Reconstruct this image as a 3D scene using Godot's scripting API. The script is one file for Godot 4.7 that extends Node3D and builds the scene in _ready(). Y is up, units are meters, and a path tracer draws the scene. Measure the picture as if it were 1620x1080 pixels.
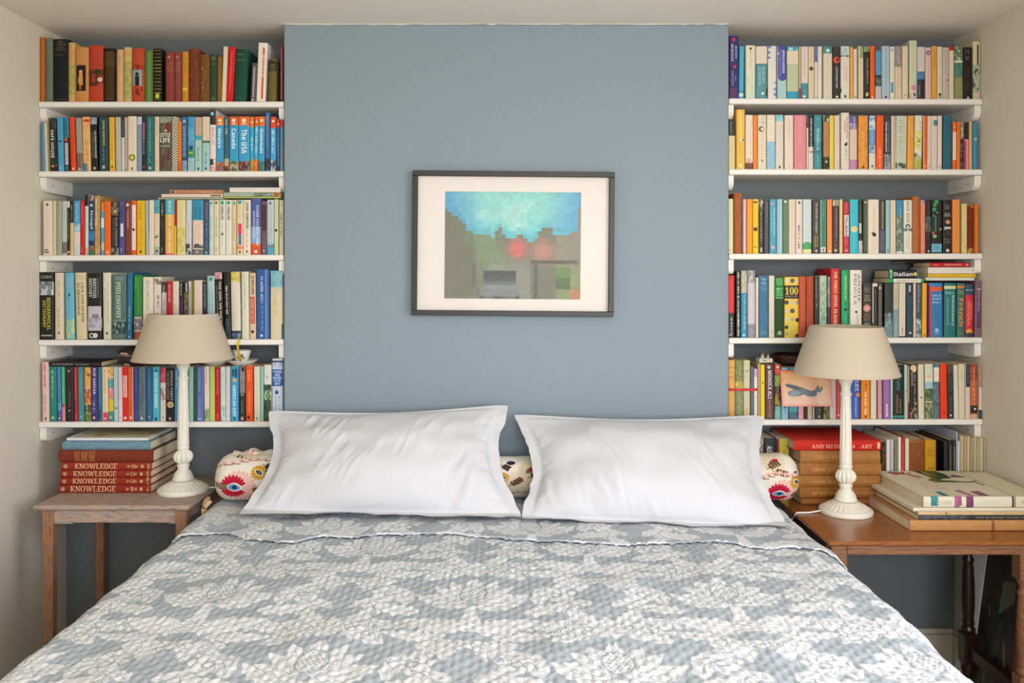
extends Node3D
# A bedroom: chimney breast between two alcoves of bookshelves, a double bed in front, a table and a lamp on either side.
# Axes: x across, y up, z towards the viewer; the face of the chimney breast is z = 0, the floor y = 0. Metres.

const EYE := Vector3(0.0, 1.48, 3.0)
const BACK := -0.20          # back wall of the alcoves
const SIDE_L := -1.705
const SIDE_R := 1.712
const REAR := 4.3            # the wall behind the viewer, with two windows
const CEIL := 2.396
const BREAST_L := -0.814
const BREAST_R := 0.791
const TEX := 1800.0          # texture pixels per metre on the spines
const TABLE_L := 0.72
const TABLE_R := 0.683

var M := {}
var used := {}
var fonts := {}

# ------------------------------------------------------------------ mesh builder
class MB:
	var v := PackedVector3Array()
	var n := PackedVector3Array()
	var t := PackedVector2Array()
	var ix := PackedInt32Array()

	func vert(p: Vector3, nn: Vector3, uv: Vector2) -> int:
		v.append(p)
		n.append(nn)
		t.append(uv)
		return v.size() - 1

	func planar(p: Vector3, nn: Vector3) -> Vector2:
		var a := nn.abs()
		if a.x > a.y and a.x > a.z:
			return Vector2(p.z, -p.y)
		if a.y > a.z:
			return Vector2(p.x, p.z)
		return Vector2(p.x, -p.y)

	# a flat convex face, turned away from `inside`
	func face(pts: Array, inside: Vector3) -> void:
		var mid := Vector3.ZERO
		for p in pts:
			mid += p
		mid /= pts.size()
		var nn: Vector3 = (pts[1] - pts[0]).cross(pts[2] - pts[0]).normalized()
		if nn.dot(mid - inside) < 0.0:
			pts.reverse()
			nn = -nn
		var b := v.size()
		for p in pts:
			vert(p, nn, planar(p, nn))
		for k in range(1, pts.size() - 1):
			ix.append_array(PackedInt32Array([b, b + k + 1, b + k]))

	# counter-clockwise from outside, with given texture corners (bottom left, bottom right, top right, top left)
	func quad(a: Vector3, b: Vector3, c: Vector3, d: Vector3, na: Vector3, nb: Vector3, r: Rect2) -> void:
		var k := v.size()
		vert(a, na, Vector2(r.position.x, r.end.y))
		vert(b, nb, Vector2(r.end.x, r.end.y))
		vert(c, nb, Vector2(r.end.x, r.position.y))
		vert(d, na, r.position)
		ix.append_array(PackedInt32Array([k, k + 2, k + 1, k, k + 3, k + 2]))

	# a box with chamfered edges
	func box(lo: Vector3, hi: Vector3, r := 0.002) -> void:
		var c := (lo + hi) / 2.0
		var h := (hi - lo) / 2.0
		r = minf(r, minf(h.x, minf(h.y, h.z)) * 0.9)
		var at := func(s: Vector3, axis: int) -> Vector3:
			var p := h - Vector3(r, r, r)
			p[axis] = h[axis]
			return c + p * s
		for axis in 3:
			var b := (axis + 1) % 3
			var d := (axis + 2) % 3
			for s in [-1.0, 1.0]:
				var f := []
				for q in [[-1.0, -1.0], [1.0, -1.0], [1.0, 1.0], [-1.0, 1.0]]:
					var sg := Vector3.ONE
					sg[axis] = s
					sg[b] = q[0]
					sg[d] = q[1]
					f.append(at.call(sg, axis))
				face(f, c)
				for s2 in [-1.0, 1.0]:
					var e := []
					var s0 := Vector3.ONE
					s0[b] = s
					s0[d] = s2
					for q in [[-1.0, b], [1.0, b], [1.0, d], [-1.0, d]]:
						var sg: Vector3 = s0
						sg[axis] = q[0]
						e.append(at.call(sg, q[1]))
					face(e, c)
		for x in [-1.0, 1.0]:
			for y in [-1.0, 1.0]:
				for z in [-1.0, 1.0]:
					var sg := Vector3(x, y, z)
					face([at.call(sg, 0), at.call(sg, 1), at.call(sg, 2)], c)

	# a bent sheet through pts (rows x cols); uvs likewise or empty
	func sheet(pts: PackedVector3Array, cols: int, flip := false, uvs := PackedVector2Array(), wrap := false) -> void:
		var rows := pts.size() / cols
		var b := v.size()
		for j in rows:
			for i in cols:
				var i0 := maxi(i - 1, 0)
				var i1 := mini(i + 1, cols - 1)
				if wrap and i == 0:
					i0 = cols - 2
				if wrap and i == cols - 1:
					i1 = 1
				var du := pts[j * cols + i1] - pts[j * cols + i0]
				var dv := pts[mini(j + 1, rows - 1) * cols + i] - pts[maxi(j - 1, 0) * cols + i]
				var nn := du.cross(dv).normalized()
				if flip:
					nn = -nn
				vert(pts[j * cols + i], nn, uvs[j * cols + i] if uvs.size() else Vector2(float(i) / (cols - 1), float(j) / (rows - 1)))
		for j in rows - 1:
			for i in cols - 1:
				var k := b + j * cols + i
				if flip:
					ix.append_array(PackedInt32Array([k, k + 1, k + cols + 1, k, k + cols + 1, k + cols]))
				else:
					ix.append_array(PackedInt32Array([k, k + cols + 1, k + 1, k, k + cols, k + cols + 1]))

	# a profile of (radius, height) turned round an upright axis; fl(radius, height, angle) gives the fluted radius
	func lathe(profile: Array, at := Vector3.ZERO, seg := 32, flutes := 0, depth := 0.0, lo := 0.0, hi := 0.0) -> void:
		var pts := PackedVector3Array()
		for p in profile:
			for k in seg + 1:
				var a := TAU * k / seg
				var r: float = p.x
				if flutes and p.y > lo and p.y < hi:
					r *= 1.0 - depth * (0.5 - 0.5 * cos(a * flutes)) * smoothstep(0.0, 0.12, (p.y - lo) / (hi - lo)) * smoothstep(0.0, 0.12, (hi - p.y) / (hi - lo))
				pts.append(at + Vector3(cos(a) * r, p.y, -sin(a) * r))
		sheet(pts, seg + 1, false, PackedVector2Array(), true)

	# a round bar along a path
	func tube(path: Array, r: float, seg := 10) -> void:
		var pts := PackedVector3Array()
		for j in path.size():
			var d: Vector3 = (path[mini(j + 1, path.size() - 1)] - path[maxi(j - 1, 0)]).normalized()
			var s := d.cross(Vector3.UP if absf(d.y) < 0.9 else Vector3.RIGHT).normalized()
			var u := s.cross(d)
			for k in seg + 1:
				var a := TAU * k / seg
				pts.append(path[j] + (s * cos(a) + u * sin(a)) * r)
		sheet(pts, seg + 1, true, PackedVector2Array(), true)

	func mesh() -> ArrayMesh:
		var a := []
		a.resize(Mesh.ARRAY_MAX)
		a[Mesh.ARRAY_VERTEX] = v
		a[Mesh.ARRAY_NORMAL] = n
		a[Mesh.ARRAY_TEX_UV] = t
		a[Mesh.ARRAY_INDEX] = ix
		var m := ArrayMesh.new()
		m.add_surface_from_arrays(Mesh.PRIMITIVE_TRIANGLES, a)
		return m


# ------------------------------------------------------------------ objects
func numbered(called: String, holder: Node) -> String:
	var key := str(holder.get_instance_id()) + called
	used[key] = used.get(key, -1) + 1
	return called if used[key] == 0 else "%s_%03d" % [called, used[key]]

func thing(called: String, label: String, category: String, at := Vector3.ZERO, group := "") -> Node3D:
	var o := Node3D.new()
	o.name = numbered(called, self)
	add_child(o)
	o.position = at
	tag(o, label, category, group)
	return o

func tag(o: Node3D, label: String, category: String, group := "") -> void:
	o.set_meta("label", label)
	o.set_meta("category", category)
	if group:
		o.set_meta("group", group)

func part(called: String, m: Mesh, mat: Material, holder: Node3D, label := "") -> MeshInstance3D:
	var o := MeshInstance3D.new()
	o.name = numbered(called, holder)
	o.mesh = m
	o.material_override = mat
	o.cast_shadow = GeometryInstance3D.SHADOW_CASTING_SETTING_ON
	holder.add_child(o)
	if label:
		o.set_meta("label", label)
	return o

func struct(called: String, m: Mesh, mat: Material, label: String, holder: Node3D = self) -> MeshInstance3D:
	var o := part(called, m, mat, holder)
	if holder == self:
		o.set_meta("kind", "structure")
		o.set_meta("label", label)
		o.set_meta("category", called.split("_")[0])
	return o

func slab(lo: Vector3, hi: Vector3, r := 0.002) -> ArrayMesh:
	var b := MB.new()
	b.box(lo, hi, r)
	return b.mesh()

func hexc(s: String) -> Color:
	return Color.html(s)

func mat(hex: String, rough := 0.7, metal := 0.0, spec := 0.5) -> StandardMaterial3D:
	var m := StandardMaterial3D.new()
	m.albedo_color = Color.html(hex)
	m.roughness = rough
	m.metallic = metal
	m.metallic_specular = spec
	return m

func noise(seed_: int, freq: float, octaves := 3, ridged := false) -> FastNoiseLite:
	var f := FastNoiseLite.new()
	f.seed = seed_
	f.noise_type = FastNoiseLite.TYPE_SIMPLEX_SMOOTH
	f.frequency = freq
	f.fractal_type = FastNoiseLite.FRACTAL_RIDGED if ridged else FastNoiseLite.FRACTAL_FBM
	f.fractal_octaves = octaves
	return f

func tex(im: Image) -> ImageTexture:
	return ImageTexture.create_from_image(im)

# an image computed from noise stretched by (sx, sy), through a list of colours
func ramp_image(w: int, h: int, f: FastNoiseLite, sx: float, sy: float, cols: Array) -> Image:
	var im := Image.create(w, h, false, Image.FORMAT_RGB8)
	var k := cols.size() - 1
	for y in h:
		for x in w:
			# blended towards itself at the far edge so that the pattern repeats without a seam
			var a := f.get_noise_2d(x * sx, y * sy)
			var bx := smoothstep(0.8, 1.0, float(x) / w)
			if bx > 0.0:
				a = lerpf(a, f.get_noise_2d((x - w) * sx, y * sy), bx)
			var by := smoothstep(0.8, 1.0, float(y) / h)
			if by > 0.0:
				a = lerpf(a, f.get_noise_2d(x * sx, (y - h) * sy), by)
			var q := clampf(a * 0.75 + 0.5, 0.0, 0.999) * k
			im.set_pixel(x, y, cols[int(q)].lerp(cols[int(q) + 1], q - int(q)))
	return im

# ------------------------------------------------------------------ lettering, drawn into images
func font(style: String) -> Array:
	if not fonts.has(style):
		var f := SystemFont.new()
		f.font_names = PackedStringArray(["Droid Serif" if style in "fF" else "Droid Sans"])
		f.font_weight = 700 if style in "bF" else 400
		fonts[style] = [f, f.get_rids()]
	return fonts[style][1]

var lines := {}

# one line of text as white on clear, cut to its own edges
func line_image(text: String, style: String) -> Image:
	var key := style + text
	if lines.has(key):
		return lines[key]
	var ts := TextServerManager.get_primary_interface()
	var sh := ts.create_shaped_text()
	ts.shaped_text_add_string(sh, text, font(style), 44)
	ts.shaped_text_shape(sh)
	var size: Vector2 = ts.shaped_text_get_size(sh)
	var asc: float = ts.shaped_text_get_ascent(sh)
	var im := Image.create(int(size.x) + 12, int(size.y) + 16, false, Image.FORMAT_LA8)
	var pages := {}
	var x := 4.0
	for g in ts.shaped_text_get_glyphs(sh):
		var fr: RID = g.font_rid
		var fs := Vector2i(g.font_size, 0)
		if fr.is_valid():
			ts.font_render_glyph(fr, fs, g.index)
			var page: int = ts.font_get_glyph_texture_idx(fr, fs, g.index)
			if page >= 0:
				var uv: Rect2 = ts.font_get_glyph_uv_rect(fr, fs, g.index)
				var off: Vector2 = ts.font_get_glyph_offset(fr, fs, g.index)
				var src: Image = ts.font_get_texture_image(fr, fs, page)
				im.blend_rect(src, Rect2i(uv), Vector2i(int(x + off.x), int(asc + off.y) + 6))
		x += g.advance
	ts.free_rid(sh)
	var box := im.get_used_rect()
	if box.size.x > 0:
		im = im.get_region(box)
	lines[key] = im
	return im

func stamp(im: Image, shape: Image, at: Vector2i, col: Color) -> void:
	for y in shape.get_height():
		for x in shape.get_width():
			var a := shape.get_pixel(x, y).a
			if a > 0.03:
				var px := at.x + x
				var py := at.y + y
				if px >= 0 and py >= 0 and px < im.get_width() and py < im.get_height():
					im.set_pixel(px, py, im.get_pixel(px, py).lerp(col, a))

func write(im: Image, text: String, style: String, col: Color, r: Rect2i, upright: bool) -> void:
	var s: Image = line_image(text, style).duplicate()
	if upright:
		s.resize(maxi(r.size.x, 2), maxi(r.size.y, 2), Image.INTERPOLATE_LANCZOS)
	else:
		s.resize(maxi(r.size.y, 2), maxi(r.size.x, 2), Image.INTERPOLATE_LANCZOS)
		s.rotate_90(CLOCKWISE)
	stamp(im, s, r.position, col)

func disc(im: Image, cx: float, cy: float, rx: float, ry: float, col: Color) -> void:
	for y in range(int(floor(cy - ry)), int(ceil(cy + ry)) + 1):
		var q := 1.0 - pow((y - cy) / ry, 2.0)
		if q > 0.0:
			var w := rx * sqrt(q)
			im.fill_rect(Rect2i(int(round(cx - w)), y, maxi(1, int(round(w * 2.0))), 1), col)

# a filled polygon
func fill_poly(im: Image, pts: PackedVector2Array, col: Color) -> void:
	var lo := 1e9
	var hi := -1e9
	for p in pts:
		lo = minf(lo, p.y)
		hi = maxf(hi, p.y)
	for y in range(maxi(0, int(floor(lo))), mini(im.get_height() - 1, int(ceil(hi))) + 1):
		var xs := []
		var yy := y + 0.5
		for k in pts.size():
			var a := pts[k]
			var b := pts[(k + 1) % pts.size()]
			if (a.y <= yy) != (b.y <= yy):
				xs.append(a.x + (yy - a.y) / (b.y - a.y) * (b.x - a.x))
		xs.sort()
		for k in range(0, xs.size() - 1, 2):
			var x0 := maxi(0, int(round(xs[k])))
			var x1 := mini(im.get_width(), int(round(xs[k + 1])))
			if x1 > x0:
				im.fill_rect(Rect2i(x0, y, x1 - x0, 1), col)

# ------------------------------------------------------------------ spines: one patch of a shared picture each
var atlases: Array = []
var pen := Vector2i(0, 0)
var shelf_h := 0
var rng := RandomNumberGenerator.new()

func patch(w: int, h: int) -> Rect2i:
	if atlases.is_empty():
		atlases.append(Image.create(2048, 2048, false, Image.FORMAT_RGB8))
	if pen.x + w + 6 > 2048:
		pen = Vector2i(0, pen.y + shelf_h)
		shelf_h = 0
	if pen.y + h + 6 > 2048:
		atlases.append(Image.create(2048, 2048, false, Image.FORMAT_RGB8))
		pen = Vector2i.ZERO
		shelf_h = 0
	var r := Rect2i(pen.x + 3, pen.y + 3, w, h)
	pen.x += w + 6
	shelf_h = maxi(shelf_h, h + 6)
	return r

func fr(r: Rect2i, u0: float, u1: float, a: float, b: float) -> Rect2i:
	var x0 := r.position.x + int(round(r.size.x * u0 / 100.0))
	var x1 := r.position.x + int(round(r.size.x * u1 / 100.0))
	var y0 := r.position.y + int(round(r.size.y * a / 100.0))
	var y1 := r.position.y + int(round(r.size.y * b / 100.0))
	return Rect2i(x0, y0, maxi(1, x1 - x0), maxi(1, y1 - y0))

# print on a spine. B band, R block, M mottled picture, G rules, D illegible type, E lines of illegible type, O disc, N small colophon, Z slanted stripes, T type down the spine, H type across it
func paint(im: Image, r: Rect2i, ops: String, tall: float) -> void:
	if ops.is_empty():
		return
	for op in ops.split(";"):
		var w := op.strip_edges().split(" ", false)
		if w.size() < 3:
			continue
		match w[0]:
			"B":
				im.fill_rect(fr(r, 0, 100, float(w[1]), float(w[2])).intersection(r), hexc(w[3]))
			"R":
				im.fill_rect(fr(r, float(w[1]), float(w[2]), float(w[3]), float(w[4])).intersection(r), hexc(w[5]))
			"M":
				var q := fr(r, 0, 100, float(w[1]), float(w[2])).intersection(r)
				var f := noise(int(r.position.x * 7 + r.position.y * 13 + q.position.y), 0.022, 4)
				var k := w.size() - 3
				for y in range(q.position.y, q.end.y, 2):
					for x in range(q.position.x, q.end.x, 2):
						var a := clampf(f.get_noise_2d(x * 1.5, y * 0.8) * 1.1 + 0.5, 0.0, 0.999)
						var c := hexc(w[3 + int(a * k)]).lerp(hexc(w[3 + mini(k - 1, int(a * k) + 1)]), (a * k - int(a * k)) * 0.6)
						im.fill_rect(Rect2i(x, y, mini(2, q.end.x - x), mini(2, q.end.y - y)), c)
			"G":
				for k in int(w[3]):
					var y := lerpf(float(w[1]), float(w[2]), float(k) / maxf(1.0, float(w[3]) - 1.0))
					im.fill_rect(fr(r, 6, 94, y, y + 0.6).intersection(r), hexc(w[4]))
			"D", "E":
				var down := w[0] == "D"
				var n := 1 if down else int(w[6]) if w.size() > 6 else 1
				for k in n:
					var q: Rect2i
					if down:
						q = fr(r, float(w[3]), float(w[4]), float(w[1]), float(w[2]))
					else:
						var step := (float(w[2]) - float(w[1])) / n
						q = fr(r, float(w[3]), float(w[4]), float(w[1]) + step * k, float(w[1]) + step * (k + 0.62))
					var p := q.position.y if down else q.position.x
					var end := q.end.y if down else q.end.x
					var em := maxi(3, int((q.size.x if down else q.size.y) * 0.55))
					while p < end:
						var run := mini(rng.randi_range(3, 8) * em, end - p)
						var s := 0
						while s < run:
							var stroke := maxi(1, int(em * rng.randf_range(0.35, 0.75)))
							var cut := int((q.size.x if down else q.size.y) * rng.randf_range(0.0, 0.3))
							if down:
								im.fill_rect(Rect2i(q.position.x, p + s, maxi(1, q.size.x - cut), mini(stroke, run - s)).intersection(r), hexc(w[5]))
							else:
								im.fill_rect(Rect2i(p + s, q.position.y + cut, mini(stroke, run - s), maxi(1, q.size.y - cut)).intersection(r), hexc(w[5]))
							s += maxi(stroke + 1, em)
						p += run + em
			"O":
				var rad := r.size.x * float(w[2]) / 100.0
				var cx := r.position.x + r.size.x * (float(w[4]) if w.size() > 4 else 50.0) / 100.0
				var cy := r.position.y + r.size.y * float(w[1]) / 100.0
				for y in range(int(cy - rad), int(cy + rad) + 1):
					var h := sqrt(maxf(0.0, rad * rad - (y - cy) * (y - cy)))
					im.fill_rect(Rect2i(int(round(cx - h)), y, maxi(1, int(round(2 * h))), 1).intersection(r), hexc(w[3]))
			"N":
				var cy := r.position.y + r.size.y * float(w[1]) / 100.0
				var cx := r.position.x + r.size.x * 0.5
				disc(im, cx, cy, minf(7.0, r.size.x * 0.16), minf(9.0, r.size.x * 0.22), hexc(w[2]))
			"Z":
				var q := fr(r, 0, 100, float(w[1]), float(w[2]))
				for y in range(q.position.y, q.end.y):
					for x in range(q.position.x, q.end.x):
						if posmod(y + x * 0.8, 17.0) < 7.0:
							im.set_pixel(x, y, hexc(w[3]))
			"T":
				write(im, " ".join(w.slice(7)), w[6], hexc(w[5]), fr(r, float(w[3]), float(w[4]), float(w[1]), float(w[2])), false)
			"H":
				write(im, " ".join(w.slice(7)), w[6], hexc(w[5]), fr(r, float(w[3]), float(w[4]), float(w[1]), float(w[2])), true)

var bound: Array = []        # [mesh instance, atlas number, cloth?], given their materials once the pictures are finished
const KINDS := {"p": "paperback_book", "h": "hardback_book", "j": "jacketed_book", "g": "guidebook", "d": "dictionary", "m": "magazine"}

# a book standing with its spine towards +z; its base is the origin
func book(kind: String, w: float, h: float, deep: float, col: String, ops: String, label: String, group: String) -> Node3D:
	var o := thing(KINDS[kind], label, "magazine" if kind == "m" else "book", Vector3.ZERO, group)
	var pw := maxi(6, int(round(w * TEX)))
	var ph := int(round(h * TEX))
	var r := patch(pw, ph)
	var im: Image = atlases[-1]
	im.fill_rect(r.grow(3), hexc(col))
	paint(im, r, ops, h)
	var bare := Rect2((r.position.x - 1.5) / 2048.0, (r.position.y - 1.5) / 2048.0, 0, 0)
	var hard := kind in "hjd"
	var bulge := minf(0.006, w * 0.16) if kind == "h" else minf(0.0025, w * 0.08) if hard else 0.0006
	var th := 0.0022 if hard else 0.0006
	th = minf(th, w * 0.2)
	# outline of the cover seen from above, from the back left round the spine to the back right
	var out := [Vector2(-w / 2, -deep)]
	var spine_first := 0
	if hard:
		out.append(Vector2(-w / 2, -0.011))
		out.append(Vector2(-w / 2 + minf(0.0012, w * 0.06), -0.0075))
	spine_first = out.size()
	var lip := minf(0.0022, w * 0.14)
	for k in 9:
		var a := lerpf(-1.0, 1.0, k / 8.0)
		if kind == "h":
			out.append(Vector2(a * w / 2, -bulge * a * a - 0.0008 * pow(absf(a), 8.0)))
		else:
			var s := signf(a) * (1.0 - pow(1.0 - absf(a), 1.6))
			var edge := clampf((absf(s) * w / 2 - (w / 2 - lip)) / lip, 0.0, 1.0)
			out.append(Vector2(s * w / 2, -bulge * s * s - lip * (1.0 - sqrt(maxf(0.0, 1.0 - edge * edge)))))
	var spine_last := out.size() - 1
	if hard:
		out.append(Vector2(w / 2 - minf(0.0012, w * 0.06), -0.0075))
		out.append(Vector2(w / 2, -0.011))
	out.append(Vector2(w / 2, -deep))
	var m := MB.new()
	var nrm := []
	var inn := []
	for k in out.size():
		var d: Vector2 = (out[mini(k + 1, out.size() - 1)] - out[maxi(k - 1, 0)]).normalized()
		nrm.append(Vector3(-d.y, 0, d.x))
		inn.append(Vector2(clampf(out[k].x, -w / 2 + th, w / 2 - th), out[k].y - th if k >= spine_first and k <= spine_last else out[k].y))
	for k in out.size() - 1:
		var a: Vector2 = out[k]
		var b: Vector2 = out[k + 1]
		var na: Vector3 = nrm[k]
		var nb: Vector3 = nrm[k + 1]
		if na.z < -0.01 or nb.z < -0.01:
			na = Vector3(signf(a.x), 0, 0)
			nb = na
		var uv := bare
		if k >= spine_first and k < spine_last:
			uv = Rect2((r.position.x + (a.x / w + 0.5) * r.size.x) / 2048.0, r.position.y / 2048.0, (b.x - a.x) / w * r.size.x / 2048.0, r.size.y / 2048.0)
		m.quad(Vector3(a.x, 0, a.y), Vector3(b.x, 0, b.y), Vector3(b.x, h, b.y), Vector3(a.x, h, a.y), na, nb, uv)
		var c: Vector2 = inn[k]
		var d: Vector2 = inn[k + 1]
		m.quad(Vector3(d.x, 0, d.y), Vector3(c.x, 0, c.y), Vector3(c.x, h, c.y), Vector3(d.x, h, d.y), -nb, -na, bare)
		m.quad(Vector3(a.x, h, a.y), Vector3(b.x, h, b.y), Vector3(d.x, h, d.y), Vector3(c.x, h, c.y), Vector3.UP, Vector3.UP, bare)
		m.quad(Vector3(c.x, 0, c.y), Vector3(d.x, 0, d.y), Vector3(b.x, 0, b.y), Vector3(a.x, 0, a.y), Vector3.DOWN, Vector3.DOWN, bare)
	for k in [0, out.size() - 1]:
		var a: Vector2 = out[k]
		var c: Vector2 = inn[k]
		m.face([Vector3(a.x, 0, a.y), Vector3(c.x, 0, c.y), Vector3(c.x, h, c.y), Vector3(a.x, h, a.y)], Vector3(a.x, h / 2, a.y + 0.05))
	bound.append([part("cover", m.mesh(), null, o), atlases.size() - 1, kind])
	var g := MB.new()
	var ins := 0.003 if hard else 0.0004
	var back := 0.004 if hard else 0.0008
	g.box(Vector3(-w / 2 + th * 1.02, ins, -deep + back), Vector3(w / 2 - th * 1.02, h - ins, -th - bulge - lip - 0.0004), 0.0002)
	part("page_block", g.mesh(), M.pages, o)
	return o

func finish_books() -> void:
	var made := {}
	var pics := []
	for im in atlases:
		pics.append(tex(im))
	for b in bound:
		var key := "%d%s" % [b[1], "h" if b[2] == "h" else "p"]
		if not made.has(key):
			var m := StandardMaterial3D.new()
			m.albedo_texture = pics[b[1]]
			m.albedo_color = Color(1, 1, 1)
			m.roughness = 0.75 if b[2] == "h" else 0.5
			m.metallic_specular = 0.35 if b[2] == "h" else 0.45
			m.texture_repeat = false
			made[key] = m
		b[0].material_override = made[key]

# ------------------------------------------------------------------ the scene
func _ready() -> void:
	rng.seed = 11
	camera_and_light()
	materials()
	room()
	shelves()
	bed()
	picture()
	tables()
	lamps()
	books()
	small_things()
	finish_books()

func camera_and_light() -> void:
	var cam := Camera3D.new()
	cam.name = "camera"
	cam.projection = Camera3D.PROJECTION_FRUSTUM
	cam.near = 0.05
	cam.far = 50.0
	cam.size = 2.0 * 0.05 * 540.0 / 1316.0
	cam.frustum_offset = Vector2(0.05 * 4.0 / 1316.0, -0.05 * 100.0 / 1316.0)
	cam.position = EYE
	add_child(cam)
	cam.current = true
	var e := Environment.new()
	e.background_mode = Environment.BG_SKY
	var sky := Sky.new()
	var sm := ProceduralSkyMaterial.new()
	sm.sky_top_color = Color(0.45, 0.6, 0.85)
	sm.sky_horizon_color = Color(0.8, 0.86, 0.92)
	sm.ground_bottom_color = Color(0.3, 0.3, 0.28)
	sm.ground_horizon_color = Color(0.6, 0.62, 0.62)
	sm.sky_energy_multiplier = 2.0
	sky.sky_material = sm
	e.sky = sky
	e.tonemap_mode = Environment.TONE_MAPPER_LINEAR
	e.tonemap_exposure = 0.93
	e.sdfgi_enabled = true
	e.ssao_enabled = true
	e.ssil_enabled = true
	var we := WorldEnvironment.new()
	we.name = "world_environment"
	we.environment = e
	add_child(we)
	# daylight through the two windows, one behind the viewer and one in the side wall, just inside their panes
	for q in [["window_light_rear", Vector3(0.55, 1.5, REAR - 0.03), 1.7, 6.0, 0.0], ["window_light_side", Vector3(SIDE_R - 0.03, 1.55, 2.25), 1.2, 4.4, PI / 2]]:
		var l := AreaLight3D.new()
		l.name = q[0]
		l.area_size = Vector2(q[2], 1.42)
		l.light_energy = q[3]
		l.light_color = Color(1.0, 0.995, 0.985)
		l.area_range = 12.0
		l.shadow_enabled = true
		l.position = q[1]
		l.rotation.y = q[4]
		add_child(l)

func materials() -> void:
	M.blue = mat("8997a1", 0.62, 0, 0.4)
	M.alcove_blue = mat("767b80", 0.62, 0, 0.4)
	M.cream = mat("ddd5c4", 0.75, 0, 0.35)
	M.ceil = mat("ece6da", 0.85, 0, 0.3)
	M.white_paint = mat("ece8e0", 0.42, 0, 0.45)
	M.trim = mat("d8d0b8", 0.5)
	M.carpet = mat("a89c86", 0.95, 0, 0.2)
	var fine := tex(ramp_image(256, 256, noise(5, 0.05, 4), 1.0, 1.0, [Color(0.3, 0.3, 0.3), Color(0.7, 0.7, 0.7)]))
	for k in ["blue", "alcove_blue", "cream", "ceil", "white_paint"]:     # roller stipple
		M[k].heightmap_enabled = true
		M[k].heightmap_texture = fine
		M[k].heightmap_scale = 0.05
		M[k].uv1_triplanar = true
		M[k].uv1_world_triplanar = true
		M[k].uv1_scale = Vector3(5, 5, 5)
	# page edges: thin lines along the leaves
	var pg := Image.create(256, 4, false, Image.FORMAT_RGB8)
	for x in 256:
		var g := 0.80 + 0.12 * rng.randf()
		for y in 4:
			pg.set_pixel(x, y, Color(g, g * 0.93, g * 0.80))
	M.pages = mat("ffffff", 0.9, 0, 0.2)
	M.pages.albedo_texture = tex(pg)
	M.pages.uv1_scale = Vector3(12, 12, 12)
	# weathered limed wood, long grain along x
	M.limed = wood(21, ["74686a", "a88e7e", "c4a690", "9a949a", "b89a7e"], 0.7)
	M.limed_leg = wood(22, ["7a4c34", "9c6642", "b07c54", "7c6c68", "a4704c"], 0.65, true)
	M.oak = wood(23, ["683616", "8c5024", "a4642e", "784420"], 0.3)
	M.oak.clearcoat_enabled = true
	M.oak.clearcoat = 0.35
	M.oak.clearcoat_roughness = 0.25
	M.oak_rail = wood(24, ["6c4830", "8a5e40", "9c6e4c"], 0.45)
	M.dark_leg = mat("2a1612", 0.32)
	M.lamp = mat("ebe7d8", 0.5, 0, 0.45)
	M.cord = mat("e8e4dc", 0.5)
	M.screw = mat("4a4640", 0.5)
	M.brass = mat("9a8450", 0.35, 0.9)
	M.cotton = mat("d2d2d6", 0.9, 0, 0.2)
	M.cotton.rim_enabled = true
	M.cotton.rim = 0.25
	var linen := Image.create(256, 256, false, Image.FORMAT_RGB8)
	for y in 256:
		for x in 256:
			var g := 0.93 + 0.035 * rng.randf() + 0.02 * sin(x * TAU / 8.0) * sin(y * TAU / 8.0)
			linen.set_pixel(x, y, Color(g, g, g))
	M.shade = mat("d6c6b0", 0.9, 0, 0.2)
	M.shade.albedo_texture = tex(linen)
	M.shade.uv1_scale = Vector3(10, 2, 1)
	M.shade.backlight_enabled = true
	M.shade.backlight = Color(0.25, 0.2, 0.14)
	M.shade_edge = mat("cdb894", 0.85)
	M.black_frame = mat("2a2624", 0.4)
	M.mount = mat("e8e0d8", 0.9, 0, 0.2)
	M.china = mat("e9e6df", 0.2)

func wood(seed_: int, cols: Array, rough: float, upright := false) -> StandardMaterial3D:
	var cc := []
	for c in cols:
		cc.append(hexc(c))
	var im := ramp_image(512, 512, noise(seed_, 0.01, 5), 1.0 if not upright else 9.0, 9.0 if not upright else 1.0, cc)
	var m := mat("ffffff", rough)
	m.albedo_texture = tex(im)
	m.heightmap_enabled = true
	m.heightmap_texture = m.albedo_texture
	m.heightmap_scale = 0.06
	m.uv1_scale = Vector3(2.2, 2.2, 2.2)
	return m

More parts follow.
